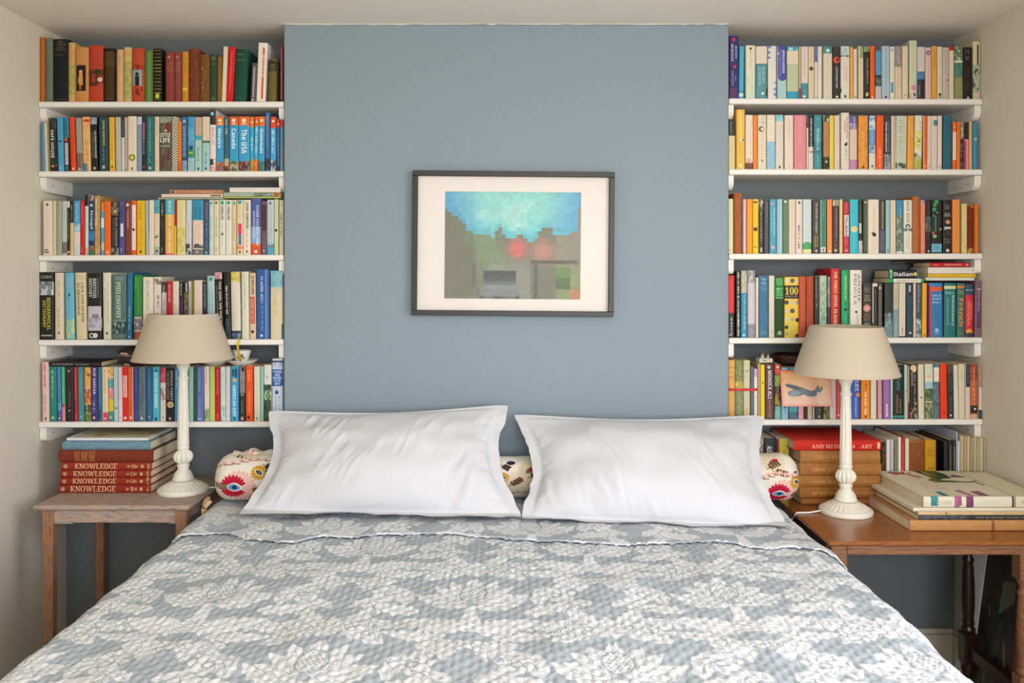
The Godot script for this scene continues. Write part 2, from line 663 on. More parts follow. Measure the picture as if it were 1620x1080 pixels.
func room() -> void:
	var t := 0.12
	struct("floor", slab(Vector3(SIDE_L - t, -t, BACK - t), Vector3(SIDE_R + t, 0, REAR + t)), M.carpet, "beige carpeted bedroom floor")
	struct("ceiling", slab(Vector3(SIDE_L - t, CEIL, BACK - t), Vector3(SIDE_R + t, CEIL + t, REAR + t)), M.ceil, "off-white painted ceiling")
	struct("wall_left", slab(Vector3(SIDE_L - t, 0, BACK - t), Vector3(SIDE_L, CEIL, REAR + t)), M.cream, "cream side wall beside the weathered table")
	var wr := MB.new()
	wr.box(Vector3(SIDE_R, 0, BACK - t), Vector3(SIDE_R + t, CEIL, 1.6), 0.001)
	wr.box(Vector3(SIDE_R, 0, 2.9), Vector3(SIDE_R + t, CEIL, REAR + t), 0.001)
	wr.box(Vector3(SIDE_R, 0, 1.6), Vector3(SIDE_R + t, 0.78, 2.9), 0.001)
	wr.box(Vector3(SIDE_R, 2.30, 1.6), Vector3(SIDE_R + t, CEIL, 2.9), 0.001)
	struct("wall_right", wr.mesh(), M.cream, "cream side wall beside the polished table")
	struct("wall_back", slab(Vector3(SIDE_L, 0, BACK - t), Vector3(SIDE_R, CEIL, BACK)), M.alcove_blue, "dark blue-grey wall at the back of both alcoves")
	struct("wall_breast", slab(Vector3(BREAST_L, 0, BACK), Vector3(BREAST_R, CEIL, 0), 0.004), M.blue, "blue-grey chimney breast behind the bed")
	# a thin, uneven bead of ceiling paint along the top of the chimney breast
	var bead := MB.new()
	var path := []
	var nb := noise(3, 3.0, 3)
	for k in 61:
		path.append(Vector3(lerpf(BREAST_L, BREAST_R, k / 60.0), CEIL + 0.0005 + 0.003 * nb.get_noise_1d(k), 0.001))
	bead.tube(path, 0.003, 6)
	struct("trim_1", bead.mesh(), M.ceil, "uneven line of ceiling paint over the chimney breast")
	# the wall behind the viewer, with one window opening; the other window is in the side wall
	var rear := MB.new()
	rear.box(Vector3(SIDE_L, 0, REAR), Vector3(-0.33, CEIL, REAR + t), 0.001)
	rear.box(Vector3(1.43, 0, REAR), Vector3(SIDE_R, CEIL, REAR + t), 0.001)
	rear.box(Vector3(-0.33, 0, REAR), Vector3(1.43, 0.72, REAR + t), 0.001)
	rear.box(Vector3(-0.33, 2.28, REAR), Vector3(1.43, CEIL, REAR + t), 0.001)
	struct("wall_rear", rear.mesh(), M.cream, "cream wall with a sash window behind the viewer")
	var glass := StandardMaterial3D.new()
	glass.albedo_color = Color(1, 1, 1, 0.04)
	glass.transparency = BaseMaterial3D.TRANSPARENCY_ALPHA
	glass.roughness = 0.02
	M.glass = glass
	var pic := glass.duplicate()        # the low-glare glass of the picture
	pic.metallic_specular = 0.1
	M.picture_glass = pic
	for k in 2:
		var w := Node3D.new()
		w.name = "window_%d" % (k + 1)
		w.set_meta("kind", "structure")
		w.set_meta("label", ["white sash window behind the viewer", "white sash window in the wall beside the viewer"][k])
		add_child(w)
		w.position = [Vector3(0.55, 0.72, REAR + 0.03), Vector3(SIDE_R + 0.03, 0.78, 2.25)][k]
		w.rotation.y = [0.0, PI / 2][k]
		var x0: float = [-0.88, -0.65][k]
		var x1 := -x0
		var hh: float = [1.56, 1.52][k]
		for b in [[x0, x0 + 0.05, 0.0, hh], [x1 - 0.05, x1, 0.0, hh], [x0 + 0.05, x1 - 0.05, 0.0, 0.07], [x0 + 0.05, x1 - 0.05, hh - 0.06, hh], [x0 + 0.05, x1 - 0.05, 0.76, 0.81]]:
			part("window_frame", slab(Vector3(b[0], b[2], 0.0), Vector3(b[1], b[3], 0.05)), M.white_paint, w)
		part("pane", slab(Vector3(x0 + 0.05, 0.07, 0.024), Vector3(x1 - 0.05, hh - 0.06, 0.027), 0.0003), glass, w)
	# skirting boards
	var sk := func(called: String, lo: Vector3, hi: Vector3, cap_lo: Vector3, cap_hi: Vector3, label: String) -> void:
		var b := MB.new()
		b.box(lo, hi, 0.003)
		b.box(cap_lo, cap_hi, 0.004)
		struct(called, b.mesh(), M.trim, label)
	sk.call("baseboard_left", Vector3(SIDE_L, 0, BACK), Vector3(SIDE_L + 0.016, 0.115, REAR), Vector3(SIDE_L, 0.115, BACK), Vector3(SIDE_L + 0.010, 0.135, REAR), "cream skirting board along the wall beside the weathered table")
	sk.call("baseboard_right", Vector3(SIDE_R - 0.016, 0, BACK), Vector3(SIDE_R, 0.115, REAR), Vector3(SIDE_R - 0.010, 0.115, BACK), Vector3(SIDE_R, 0.135, REAR), "cream skirting board along the wall beside the polished table")
	sk.call("baseboard_back", Vector3(SIDE_L + 0.016, 0, BACK), Vector3(BREAST_L, 0.115, BACK + 0.016), Vector3(SIDE_L + 0.010, 0.115, BACK), Vector3(BREAST_L, 0.135, BACK + 0.010), "cream skirting board at the back of the alcove by the weathered table")
	sk.call("baseboard_back", Vector3(BREAST_R, 0, BACK), Vector3(SIDE_R - 0.016, 0.115, BACK + 0.016), Vector3(BREAST_R, 0.115, BACK), Vector3(SIDE_R - 0.010, 0.135, BACK + 0.010), "cream skirting board at the back of the alcove by the polished table")

# shelf tops and undersides in metres, from the topmost down
const SHELF_L := [[2.1180, 2.1185], [1.8665, 1.8672], [1.5630, 1.5650], [1.2570, 1.2598], [0.9609, 0.9622]]
const SHELF_R := [[2.1300, 2.1276], [1.8744, 1.8735], [1.5685, 1.5696], [1.2643, 1.2661], [0.9689, 0.9711]]
const ORD := ["top", "second", "third", "fourth", "bottom"]

func shelves() -> void:
	for side in 2:
		var x0 := SIDE_L if side == 0 else BREAST_R
		var x1 := BREAST_L if side == 0 else SIDE_R
		var over := "weathered" if side == 0 else "polished"
		for k in 5:
			var y: Array = (SHELF_L if side == 0 else SHELF_R)[k]
			var o := thing("wall_shelf", "white painted wooden shelf, %s of five over the %s table" % [ORD[k], over], "shelf", Vector3((x0 + x1) / 2, (y[0] + y[1]) / 2, BACK), "white alcove shelves")
			var w := (x1 - x0) / 2
			var th := 0.0205
			var b := MB.new()
			b.box(Vector3(-w + 0.002, -th, 0.001), Vector3(w - 0.002, 0, -BACK - 0.004), 0.003)
			var board := part("board", b.mesh(), M.white_paint, o)
			board.rotation.z = atan2(y[1] - y[0], x1 - x0)
			for s in [-1.0, 1.0]:
				# a cleat under each end, its front end rounded away
				var c := MB.new()
				var wall: bool = s < 0.0 if side == 0 else s > 0.0
				var fat := 0.024 if wall else 0.02
				var xa: float = s * (w - 0.002)
				var xb: float = s * (w - 0.002 - fat)
				var top: float = -th - 0.001 + s * (y[1] - y[0]) / 2
				var zf := -BACK - 0.016
				var hgt := 0.052
				var side_pts := [Vector2(0.001, top), Vector2(0.001, top - hgt)]
				for q in 7:
					var a := q / 6.0 * PI / 2
					side_pts.append(Vector2(zf - 0.034 + 0.034 * sin(a) * (0.55 if k > 1 else 1.0) + (0.0153 if k > 1 else 0.0), top - hgt + (0.034 if k < 2 else 0.014) * (1.0 - cos(a))))
				side_pts.append(Vector2(zf, top))
				var mid := Vector3((xa + xb) / 2, top - 0.02, zf / 2)
				var fa := []
				var fb := []
				for p in side_pts:
					fa.append(Vector3(xa, p.y, p.x))
					fb.append(Vector3(xb, p.y, p.x))
				for q in side_pts.size():
					var q2 := (q + 1) % side_pts.size()
					c.face([fa[q], fa[q2], fb[q2], fb[q]], mid)
				c.face(fa.duplicate(), mid)
				c.face(fb.duplicate(), mid)
				var cl := part("bracket", c.mesh(), M.white_paint, o)
				if wall:
					for z in [0.05, 0.14]:
						var sc := MB.new()
						var hole := []
						for q in 9:
							hole.append(Vector2(0.0032 * sin(q / 8.0 * PI / 2), 0.0008 * cos(q / 8.0 * PI / 2)))
						sc.lathe(hole, Vector3.ZERO, 12)
						var so := part("screw_head", sc.mesh(), M.screw, cl)
						so.position = Vector3(xb, top - 0.026, z)
						so.rotation.z = PI / 2 * s

func picture() -> void:
	# framed abstract print hanging very slightly askew on the chimney breast
	var o := thing("framed_picture", "black framed abstract print of coloured blocks in a white mount above the bed", "picture", Vector3(0.0129, 1.6036, 0.003))
	o.rotation.z = deg_to_rad(-0.5)
	var w := 0.361
	var h := 0.2585
	var f := 0.0185
	var d := 0.028
	for q in [[Vector3(-w, h - f, 0), Vector3(w, h, d)], [Vector3(-w, -h, 0), Vector3(w, -h + f, d)], [Vector3(-w, -h + f, 0), Vector3(-w + f, h - f, d)], [Vector3(w - f, -h + f, 0), Vector3(w, h - f, d)]]:
		part("frame", slab(q[0], q[1], 0.0015), M.black_frame, o)
	part("backing", slab(Vector3(-w + f, -h + f, 0.002), Vector3(w - f, h - f, 0.006), 0.0005), M.mount, o)
	# window of the mount, in front of the print
	var ix0 := -0.2455
	var ix1 := 0.2425
	var iy0 := -0.198
	var iy1 := 0.1860
	var mb := MB.new()
	for q in [[Vector2(-w + f, iy1), Vector2(w - f, h - f)], [Vector2(-w + f, -h + f), Vector2(w - f, iy0)], [Vector2(-w + f, iy0), Vector2(ix0, iy1)], [Vector2(ix1, iy0), Vector2(w - f, iy1)]]:
		mb.box(Vector3(q[0].x, q[0].y, 0.0085), Vector3(q[1].x, q[1].y, 0.0105), 0.0004)
	part("mount", mb.mesh(), M.mount, o)
	var im := Image.create(38, 30, false, Image.FORMAT_RGB8)
	var edge := [5, 6, 7, 7, 8, 9, 11, 11, 12, 12, 12, 12, 12, 13, 11, 10, 12, 13, 13, 13, 12, 12, 13, 14, 14, 13, 11, 10, 10, 10, 12, 12, 12, 12, 12, 11, 11, 4]
	for j in 30:
		for i in 38:
			var c: Color
			var q := Vector2(i, j)
			if j < edge[i]:
				var mid := 1.0 - absf(i - 19.0) / 19.0
				c = hexc("4f9fcc").lerp(hexc("84ccc4"), clampf(mid * 1.9 - j * 0.03, 0, 1)).lerp(hexc("48c0d0"), clampf((j - 7) / 8.0, 0, 0.7))
				for s in [[18, 6, 3.2], [22, 4, 2.0], [10.5, 6, 1.6], [20, 9, 2.4]]:
					c = c.lerp(hexc("a8d8d0"), 0.7 * clampf(1.4 - q.distance_to(Vector2(s[0], s[1])) / s[2], 0, 1))
				if edge[i] - j < 3:
					c = c.lerp(hexc("3f94a8"), 0.3)
			else:
				c = hexc("6c6c58").lerp(hexc("6a8858"), clampf(1.3 - absf(i - 10.0 - (j - 12) * 0.4) / 5.0, 0, 1) * 0.8)
				if i > 30:
					c = hexc("86806a").lerp(hexc("7a9050"), clampf((j - 18) / 10.0, 0, 0.7))
				c = c.lerp(hexc("c86058"), clampf(1.6 - q.distance_to(Vector2(20, 15.5)) / 2.4, 0, 1))
				c = c.lerp(hexc("b47c68"), clampf(1.5 - q.distance_to(Vector2(27, 16)) / 3.0, 0, 1))
				if j > 17 and i > 12 and i < 24:
					c = c.lerp(hexc("88887a"), clampf((j - 17) / 6.0, 0, 0.8))
				if i > 30 and i < 35 and j > 20 and j < 27:
					c = hexc("5a8038") if j < 24 else hexc("46602a")
				if i > 34 and j > 26:
					c = hexc("b0764a")
				if (i == 25 and j > 18) or (j == 19 and i > 23 and i < 37):
					c = hexc("4a4a34")
				if i > 10 and i < 20 and j > 21 and j < 27:
					c = [hexc("2a2c2a"), hexc("2c3a34"), hexc("38463e"), hexc("5a6666"), hexc("7c8284")][j - 22]
				if i > 9 and i < 21 and j > 26:
					c = hexc("74787c") if j < 29 else hexc("66666a")
				if j == 29 and (i == 10 or i == 20 or (i > 13 and i < 16)):
					c = hexc("34343a")
				if i == 8 and j > 19 and j < 27:
					c = hexc("585a4c")
			var g := 1.0 + rng.randf_range(-0.05, 0.05)
			im.set_pixel(i, j, Color(c.r * g, c.g * g, c.b * g))
	var m := mat("ffffff", 0.7)
	m.albedo_texture = tex(im)
	m.texture_filter = BaseMaterial3D.TEXTURE_FILTER_NEAREST
	m.texture_repeat = false
	var pr := MB.new()
	pr.quad(Vector3(ix0 - 0.003, iy0 - 0.003, 0.0075), Vector3(ix1 + 0.003, iy0 - 0.003, 0.0075), Vector3(ix1 + 0.003, iy1 + 0.003, 0.0075), Vector3(ix0 - 0.003, iy1 + 0.003, 0.0075), Vector3.BACK, Vector3.BACK, Rect2(0, 0, 1, 1))
	part("print", pr.mesh(), m, o, "pixelated blocks of turquoise, green, grey and red")
	part("pane", slab(Vector3(-w + f, -h + f, 0.014), Vector3(w - f, h - f, 0.016), 0.0003), M.picture_glass, o)

# ------------------------------------------------------------------ bed
const BED_X := -0.045
const BED_HALF := 0.985
const BED_TOP := 0.705

# the damask: one repeat of 0.62 x 0.74 m, symmetrical, with the same figure again half a repeat on
func damask() -> Image:
	var half := Image.create(512, 1024, false, Image.FORMAT_L8)
	var W := Color.WHITE
	var K := Color.BLACK
	var sx := 1024.0 / 0.62
	var sy := 1024.0 / 0.74
	var put := func(pts: PackedVector2Array, c: Color) -> void:
		for copy in 2:
			for wrap in [-1024.0, 0.0, 1024.0]:
				var q := PackedVector2Array()
				for p in pts:
					if copy == 0:
						q.append(Vector2(p.x * sx, 512.0 - p.y * sy + wrap))
					else:
						q.append(Vector2(512.0 - p.x * sx, 1024.0 - p.y * sy + wrap))
				fill_poly(half, q, c)
	var leaf := func(bx: float, by: float, deg: float, length: float, width: float, lobes: int, curl: float, veins := true) -> void:
		var mid := PackedVector2Array()
		var nor := PackedVector2Array()
		var p := Vector2(bx, by)
		var n := 28
		for k in n + 1:
			var a := deg_to_rad(deg + curl * k / n)
			mid.append(p)
			nor.append(Vector2(-sin(a), cos(a)))
			p += Vector2(cos(a), sin(a)) * length / n
		var rim := []
		for k in n + 1:
			var t := float(k) / n
			rim.append(width * pow(sin(PI * pow(t, 0.75)), 0.8) * (1.0 - 0.30 * absf(sin(PI * t * lobes)) * (1.0 if lobes > 1 else 0.0)))
		# a ground-coloured outline first, so that overlapping leaves stay apart
		for pass_ in 2:
			var grow := 0.0030 if pass_ == 0 else 0.0
			var poly := PackedVector2Array()
			for k in n + 1:
				poly.append(mid[k] + nor[k] * (rim[k] + grow))
			for k in n + 1:
				poly.append(mid[n - k] - nor[n - k] * (rim[n - k] + grow))
			put.call(poly, K if pass_ == 0 else W)
		if veins:
			var th := 0.0008
			var vein := PackedVector2Array()
			for k in range(1, int(n * 0.8)):
				vein.append(mid[k] + nor[k] * th)
			for k in range(int(n * 0.8) - 1, 0, -1):
				vein.append(mid[k] - nor[k] * th)
			put.call(vein, K)
			for k in range(1, lobes, 2):
				var i := int(n * k / float(lobes))
				for s in [-1.0, 1.0]:
					var a: Vector2 = mid[i]
					var d: Vector2 = nor[i] * s
					var f: Vector2 = (mid[mini(i + 1, n)] - mid[maxi(i - 1, 0)]).normalized()
					put.call(PackedVector2Array([a, a + d * rim[i] * 0.9 + f * rim[i] * 0.4, a + d * rim[i] * 0.9 + f * (rim[i] * 0.4 + 0.002), a + f * 0.0014]), K)
	var flower := func(cx: float, cy: float, r: float, petals: int, turn: float) -> void:
		for k in petals:
			leaf.call(cx, cy, turn + 360.0 / petals * k, r, r * 0.36, 1, 12.0, false)
		var ring := PackedVector2Array()
		var core := PackedVector2Array()
		for k in 14:
			var a := TAU * k / 14
			ring.append(Vector2(cx, cy) + Vector2(cos(a), sin(a)) * r * 0.30)
			core.append(Vector2(cx, cy) + Vector2(cos(a), sin(a)) * r * 0.19)
		put.call(ring, K)
		put.call(core, W)
	# long scrolling stems and their leaves, outermost first
	leaf.call(0.30, -0.21, 100, 0.13, 0.032, 4, -70)
	leaf.call(0.07, -0.115, -38, 0.22, 0.024, 7, 95)
	leaf.call(0.16, -0.03, 95, 0.19, 0.032, 6, -110)
	leaf.call(0.20, 0.115, 10, 0.12, 0.034, 5, -120)
	leaf.call(0.13, 0.13, 150, 0.14, 0.030, 5, -80)
	leaf.call(0.215, -0.085, 60, 0.13, 0.034, 5, 60)
	leaf.call(0.245, -0.10, -50, 0.12, 0.030, 4, -60)
	leaf.call(0.12, -0.07, 5, 0.13, 0.034, 5, 35)
	leaf.call(0.26, 0.05, 70, 0.11, 0.028, 4, 60)
	leaf.call(0.10, 0.20, 35, 0.14, 0.030, 5, -60)
	leaf.call(0.05, -0.205, -12, 0.15, 0.028, 6, 40)
	leaf.call(0.02, 0.235, 25, 0.11, 0.028, 4, 70)
	leaf.call(0.15, 0.06, -20, 0.10, 0.026, 4, 60)
	leaf.call(0.19, -0.20, 40, 0.11, 0.028, 4, -50)
	leaf.call(0.06, 0.145, 95, 0.10, 0.026, 4, -40)
	leaf.call(0.28, 0.17, 120, 0.10, 0.026, 4, 40)
	leaf.call(0.025, 0.32, 60, 0.08, 0.022, 3, -50)
	flower.call(0.205, 0.03, 0.050, 7, 10.0)
	flower.call(0.265, -0.165, 0.040, 6, 30.0)
	flower.call(0.085, 0.175, 0.038, 6, 0.0)
	flower.call(0.145, -0.145, 0.034, 5, 15.0)
	flower.call(0.295, 0.115, 0.030, 5, 40.0)
	flower.call(0.225, 0.195, 0.032, 6, 20.0)
	# the great scrolled leaves and the trunk
	leaf.call(0.018, -0.16, 8, 0.150, 0.046, 6, 22)
	leaf.call(0.012, -0.045, 22, 0.150, 0.040, 5, 22)
	put.call(PackedVector2Array([Vector2(-0.01, -0.035), Vector2(0.010, -0.035), Vector2(0.016, -0.10), Vector2(0.03, -0.145), Vector2(0.075, -0.185), Vector2(-0.01, -0.185)]), W)
	for k in 4:
		for i in 2:
			var cx := 0.008 + i * 0.019
			var cy := -0.13 - k * 0.014
			put.call(PackedVector2Array([Vector2(cx - 0.007, cy), Vector2(cx, cy + 0.003), Vector2(cx + 0.007, cy), Vector2(cx, cy - 0.003)]), K)
	# the palmette with its latticed heart
	for q in [[-14, 0.10, 0.026], [12, 0.12, 0.028], [36, 0.13, 0.030], [60, 0.135, 0.030], [84, 0.14, 0.026]]:
		leaf.call(0.0, 0.0, q[0], q[1], q[2], 5, 8)
	var egg := PackedVector2Array()
	var yolk := PackedVector2Array()
	for k in 24:
		var a := TAU * k / 24
		egg.append(Vector2(0, 0.045) + Vector2(cos(a) * 0.036, sin(a) * 0.052))
		yolk.append(Vector2(0, 0.045) + Vector2(cos(a) * 0.031, sin(a) * 0.047))
	put.call(egg, K)
	put.call(yolk, W)
	for r in 8:
		for i in 3:
			var cx := (i + 0.5 * (r % 2)) * 0.0115
			var cy := 0.008 + r * 0.0105
			put.call(PackedVector2Array([Vector2(cx - 0.004, cy), Vector2(cx, cy + 0.0042), Vector2(cx + 0.004, cy), Vector2(cx, cy - 0.0042)]), K)
	var full := Image.create(1024, 1024, false, Image.FORMAT_L8)
	full.blit_rect(half, Rect2i(0, 0, 512, 1024), Vector2i(512, 0))
	half.flip_x()
	full.blit_rect(half, Rect2i(0, 0, 512, 1024), Vector2i(0, 0))
	return full

var quilt_noise: FastNoiseLite
var fold_noise: FastNoiseLite

# height of the quilting at (across, along): stitched rows 19 mm apart, each stitch a dimple, with puckers between
func quilting(s: float, z: float) -> float:
	var row := s / 0.0185 + 0.30 * quilt_noise.get_noise_2d(s * 30.0, z * 18.0)
	var k := floorf(row)
	var f := row - k                       # 0 at one row of stitches, 1 at the next
	var puff := sin(PI * f)
	var ph := z / 0.036 + 0.3 * quilt_noise.get_noise_2d(s * 20.0, z * 20.0)
	var st := smoothstep(-0.45, 0.25, cos(TAU * (ph + 0.5 * posmod(k, 2.0))))
	var st2 := smoothstep(-0.45, 0.25, cos(TAU * (ph + 0.5 * posmod(k + 1.0, 2.0))))
	var dip := maxf(st * pow(1.0 - f, 3.5), st2 * pow(f, 3.5))
	return 0.0008 * puff - 0.0036 * dip + 0.0008 * quilt_noise.get_noise_2d(s * 70.0, z * 50.0)

# a point of the coverlet: s runs across it, over the rounded edge and down the side
func cover_at(s: float, z: float, lift: float) -> Vector3:
	var r := 0.075
	var flat := BED_HALF - r
	var a := absf(s)
	var x: float
	var y: float
	var nx := 0.0
	var ny := 1.0
	if a <= flat:
		x = a
		y = BED_TOP
	elif a <= flat + r * PI / 2:
		var t := (a - flat) / r
		x = flat + r * sin(t)
		y = BED_TOP - r + r * cos(t)
		nx = sin(t)
		ny = cos(t)
	else:
		x = BED_HALF
		y = BED_TOP - r - (a - flat - r * PI / 2)
		nx = 1.0
		ny = 0.0
	var drape := 0.0
	if nx > 0.5:
		drape = 0.012 * fold_noise.get_noise_2d(z * 5.0, signf(s) * 20.0) * nx
	var und := 0.007 * fold_noise.get_noise_2d(s * 3.0, z * 2.5) + 0.003 * fold_noise.get_noise_2d(s * 9.0, z * 7.0 + 40.0)
	var q := quilting(s, z) + lift + und
	return Vector3(BED_X + signf(s) * (x + (q * nx) + drape), y + q * ny, z)

# front edge of the turned-back strip by the pillows
const HEM := [[-1.3, 0.44], [-0.96, 0.50], [-0.854, 0.48], [-0.766, 0.547], [-0.637, 0.583], [-0.537, 0.516], [-0.22, 0.485], [0.045, 0.553], [0.283, 0.588], [0.546, 0.565], [0.787, 0.62], [0.92, 0.68], [1.3, 0.70]]

func hem_z(x: float) -> float:
	for k in HEM.size() - 1:
		if x <= HEM[k + 1][0]:
			var t := clampf((x - HEM[k][0]) / (HEM[k + 1][0] - HEM[k][0]), 0, 1)
			return lerpf(HEM[k][1], HEM[k + 1][1], t * t * (3.0 - 2.0 * t))
	return HEM[-1][1]

func bed() -> void:
	quilt_noise = noise(31, 1.0, 3)
	fold_noise = noise(32, 1.0, 2)
	var o := thing("double_bed", "wide double bed with its mattress hidden under the patterned coverlet", "bed", Vector3.ZERO)
	part("bed_base", slab(Vector3(BED_X - 0.92, 0.06, 0.03), Vector3(BED_X + 0.92, 0.36, 2.02), 0.01), mat("5c5650", 0.9), o)
	part("mattress", slab(Vector3(BED_X - 0.93, 0.361, 0.025), Vector3(BED_X + 0.93, BED_TOP - 0.022, 2.03), 0.03), M.cotton, o)
	for x in [-0.85, 0.85]:
		for z in [0.1, 1.95]:
			var lg := MB.new()
			lg.lathe([Vector2(0.0, 0), Vector2(0.022, 0), Vector2(0.024, 0.03), Vector2(0.026, 0.0599), Vector2(0, 0.0599)], Vector3(BED_X + x, 0, z), 16)
			part("foot", lg.mesh(), M.dark_leg, o)
	# coverlet
	var mask := damask()
	var im := Image.create(1024, 1024, false, Image.FORMAT_RGB8)
	var hm := Image.create(1024, 1024, false, Image.FORMAT_L8)
	var soft: Image = mask.duplicate()
	soft.resize(256, 256, Image.INTERPOLATE_LANCZOS)
	soft.resize(1024, 1024, Image.INTERPOLATE_CUBIC)
	var cn := noise(41, 0.02, 2)
	var ground := hexc("aeb6bd")
	var white := hexc("e0e1e3")
	for y in 1024:
		for x in 1024:
			var q := mask.get_pixel(x, y).r
			var weave := rng.randf_range(-0.025, 0.025)
			var c := ground.lerp(white, clampf(q, 0, 1))
			im.set_pixel(x, y, Color(c.r + weave, c.g + weave, c.b + weave))
			var h := soft.get_pixel(x, y).r * 0.55 + 0.2 + weave * 2.0
			hm.set_pixel(x, y, Color(h, h, h))
	var cm := mat("ffffff", 0.88, 0, 0.25)
	cm.albedo_texture = tex(im)
	cm.heightmap_enabled = true
	cm.heightmap_texture = tex(hm)
	cm.heightmap_scale = 0.07
	M.coverlet = cm
	var cov := thing("coverlet", "grey-blue and white damask quilted coverlet spread over the bed", "coverlet", Vector3.ZERO)
	var ss := PackedFloat32Array()
	var edge := BED_HALF - 0.075
	var s := -(edge + 0.118 + 0.34)
	while s < edge + 0.118 + 0.34:
		ss.append(s)
		s += 0.0036 if absf(s) < edge + 0.13 else 0.02
	var zs := PackedFloat32Array()
	var z := 0.06
	while z < 2.08:
		zs.append(z)
		z += 0.02 if z < 0.40 else 0.0058 if z < 1.52 else 0.02
	var pts := PackedVector3Array()
	var uvs := PackedVector2Array()
	for zz in zs:
		for q in ss:
			pts.append(cover_at(q, zz, 0.0))
			uvs.append(Vector2((q - 0.265) / 0.62, (zz - 0.62) / 0.74))
	var b := MB.new()
	b.sheet(pts, ss.size(), true, uvs)
	part("quilt", b.mesh(), cm, cov)
	# foot end hanging down
	var ft := PackedVector3Array()
	var fu := PackedVector2Array()
	for j in 20:
		for q in range(0, ss.size(), 3):
			var p := cover_at(ss[q], zs[-1], 0.0)
			ft.append(Vector3(p.x, p.y - j * 0.022 * clampf((p.y - 0.3) / 0.4, 0, 1), zs[-1] + 0.02 * sin(j / 19.0 * PI / 2)))
			fu.append(Vector2((ss[q] - 0.265) / 0.62, (zs[-1] + j * 0.022 - 0.62) / 0.74))
	var fb := MB.new()
	fb.sheet(ft, ft.size() / 20, true, fu)
	part("foot_drop", fb.mesh(), cm, cov)
	# the strip folded back along the pillows, a second layer with a rolled front edge
	var hs := PackedFloat32Array()
	s = -(edge + 0.20)
	while s < edge + 0.20:
		hs.append(s)
		s += 0.006
	var hp := PackedVector3Array()
	var hu := PackedVector2Array()
	var n := 46
	for j in n + 7:
		for q in hs:
			var ze := hem_z(BED_X + clampf(q, -BED_HALF, BED_HALF))
			var p: Vector3
			if j <= n:
				var zz := lerpf(0.07, ze, j / float(n))
				p = cover_at(q, zz, 0.011 + 0.002 * sin(q * 31.0))
				hu.append(Vector2((q - 0.11) / 0.62, (zz * 1.0 + 0.27) / 0.74))
			else:
				var a := (j - n) / 6.0 * PI
				var top := cover_at(q, ze, 0.011 + 0.002 * sin(q * 31.0))
				var low := cover_at(q, ze, 0.002)
				p = top.lerp(low, 0.5 - 0.5 * cos(a)) + Vector3(0, 0, 0.005 * sin(a) - (0.02 * (j - n - 3) / 3.0 if j > n + 3 else 0.0))
				hu.append(Vector2((q - 0.11) / 0.62, (ze + 0.27 + (j - n) * 0.002) / 0.74))
			hp.append(p)
	var hb := MB.new()
	hb.sheet(hp, hs.size(), true, hu)
	part("turned_hem", hb.mesh(), cm, cov, "folded-back top edge of the coverlet")
	pillows()
	bolster()

func at_px(px: float, py: float, z: float) -> Vector3:     # a point at depth z from where it shows in the photograph
	return Vector3((px - 806.0) * (3.0 - z) / 1316.0, 1.48 + (440.0 - py) * (3.0 - z) / 1316.0, z)

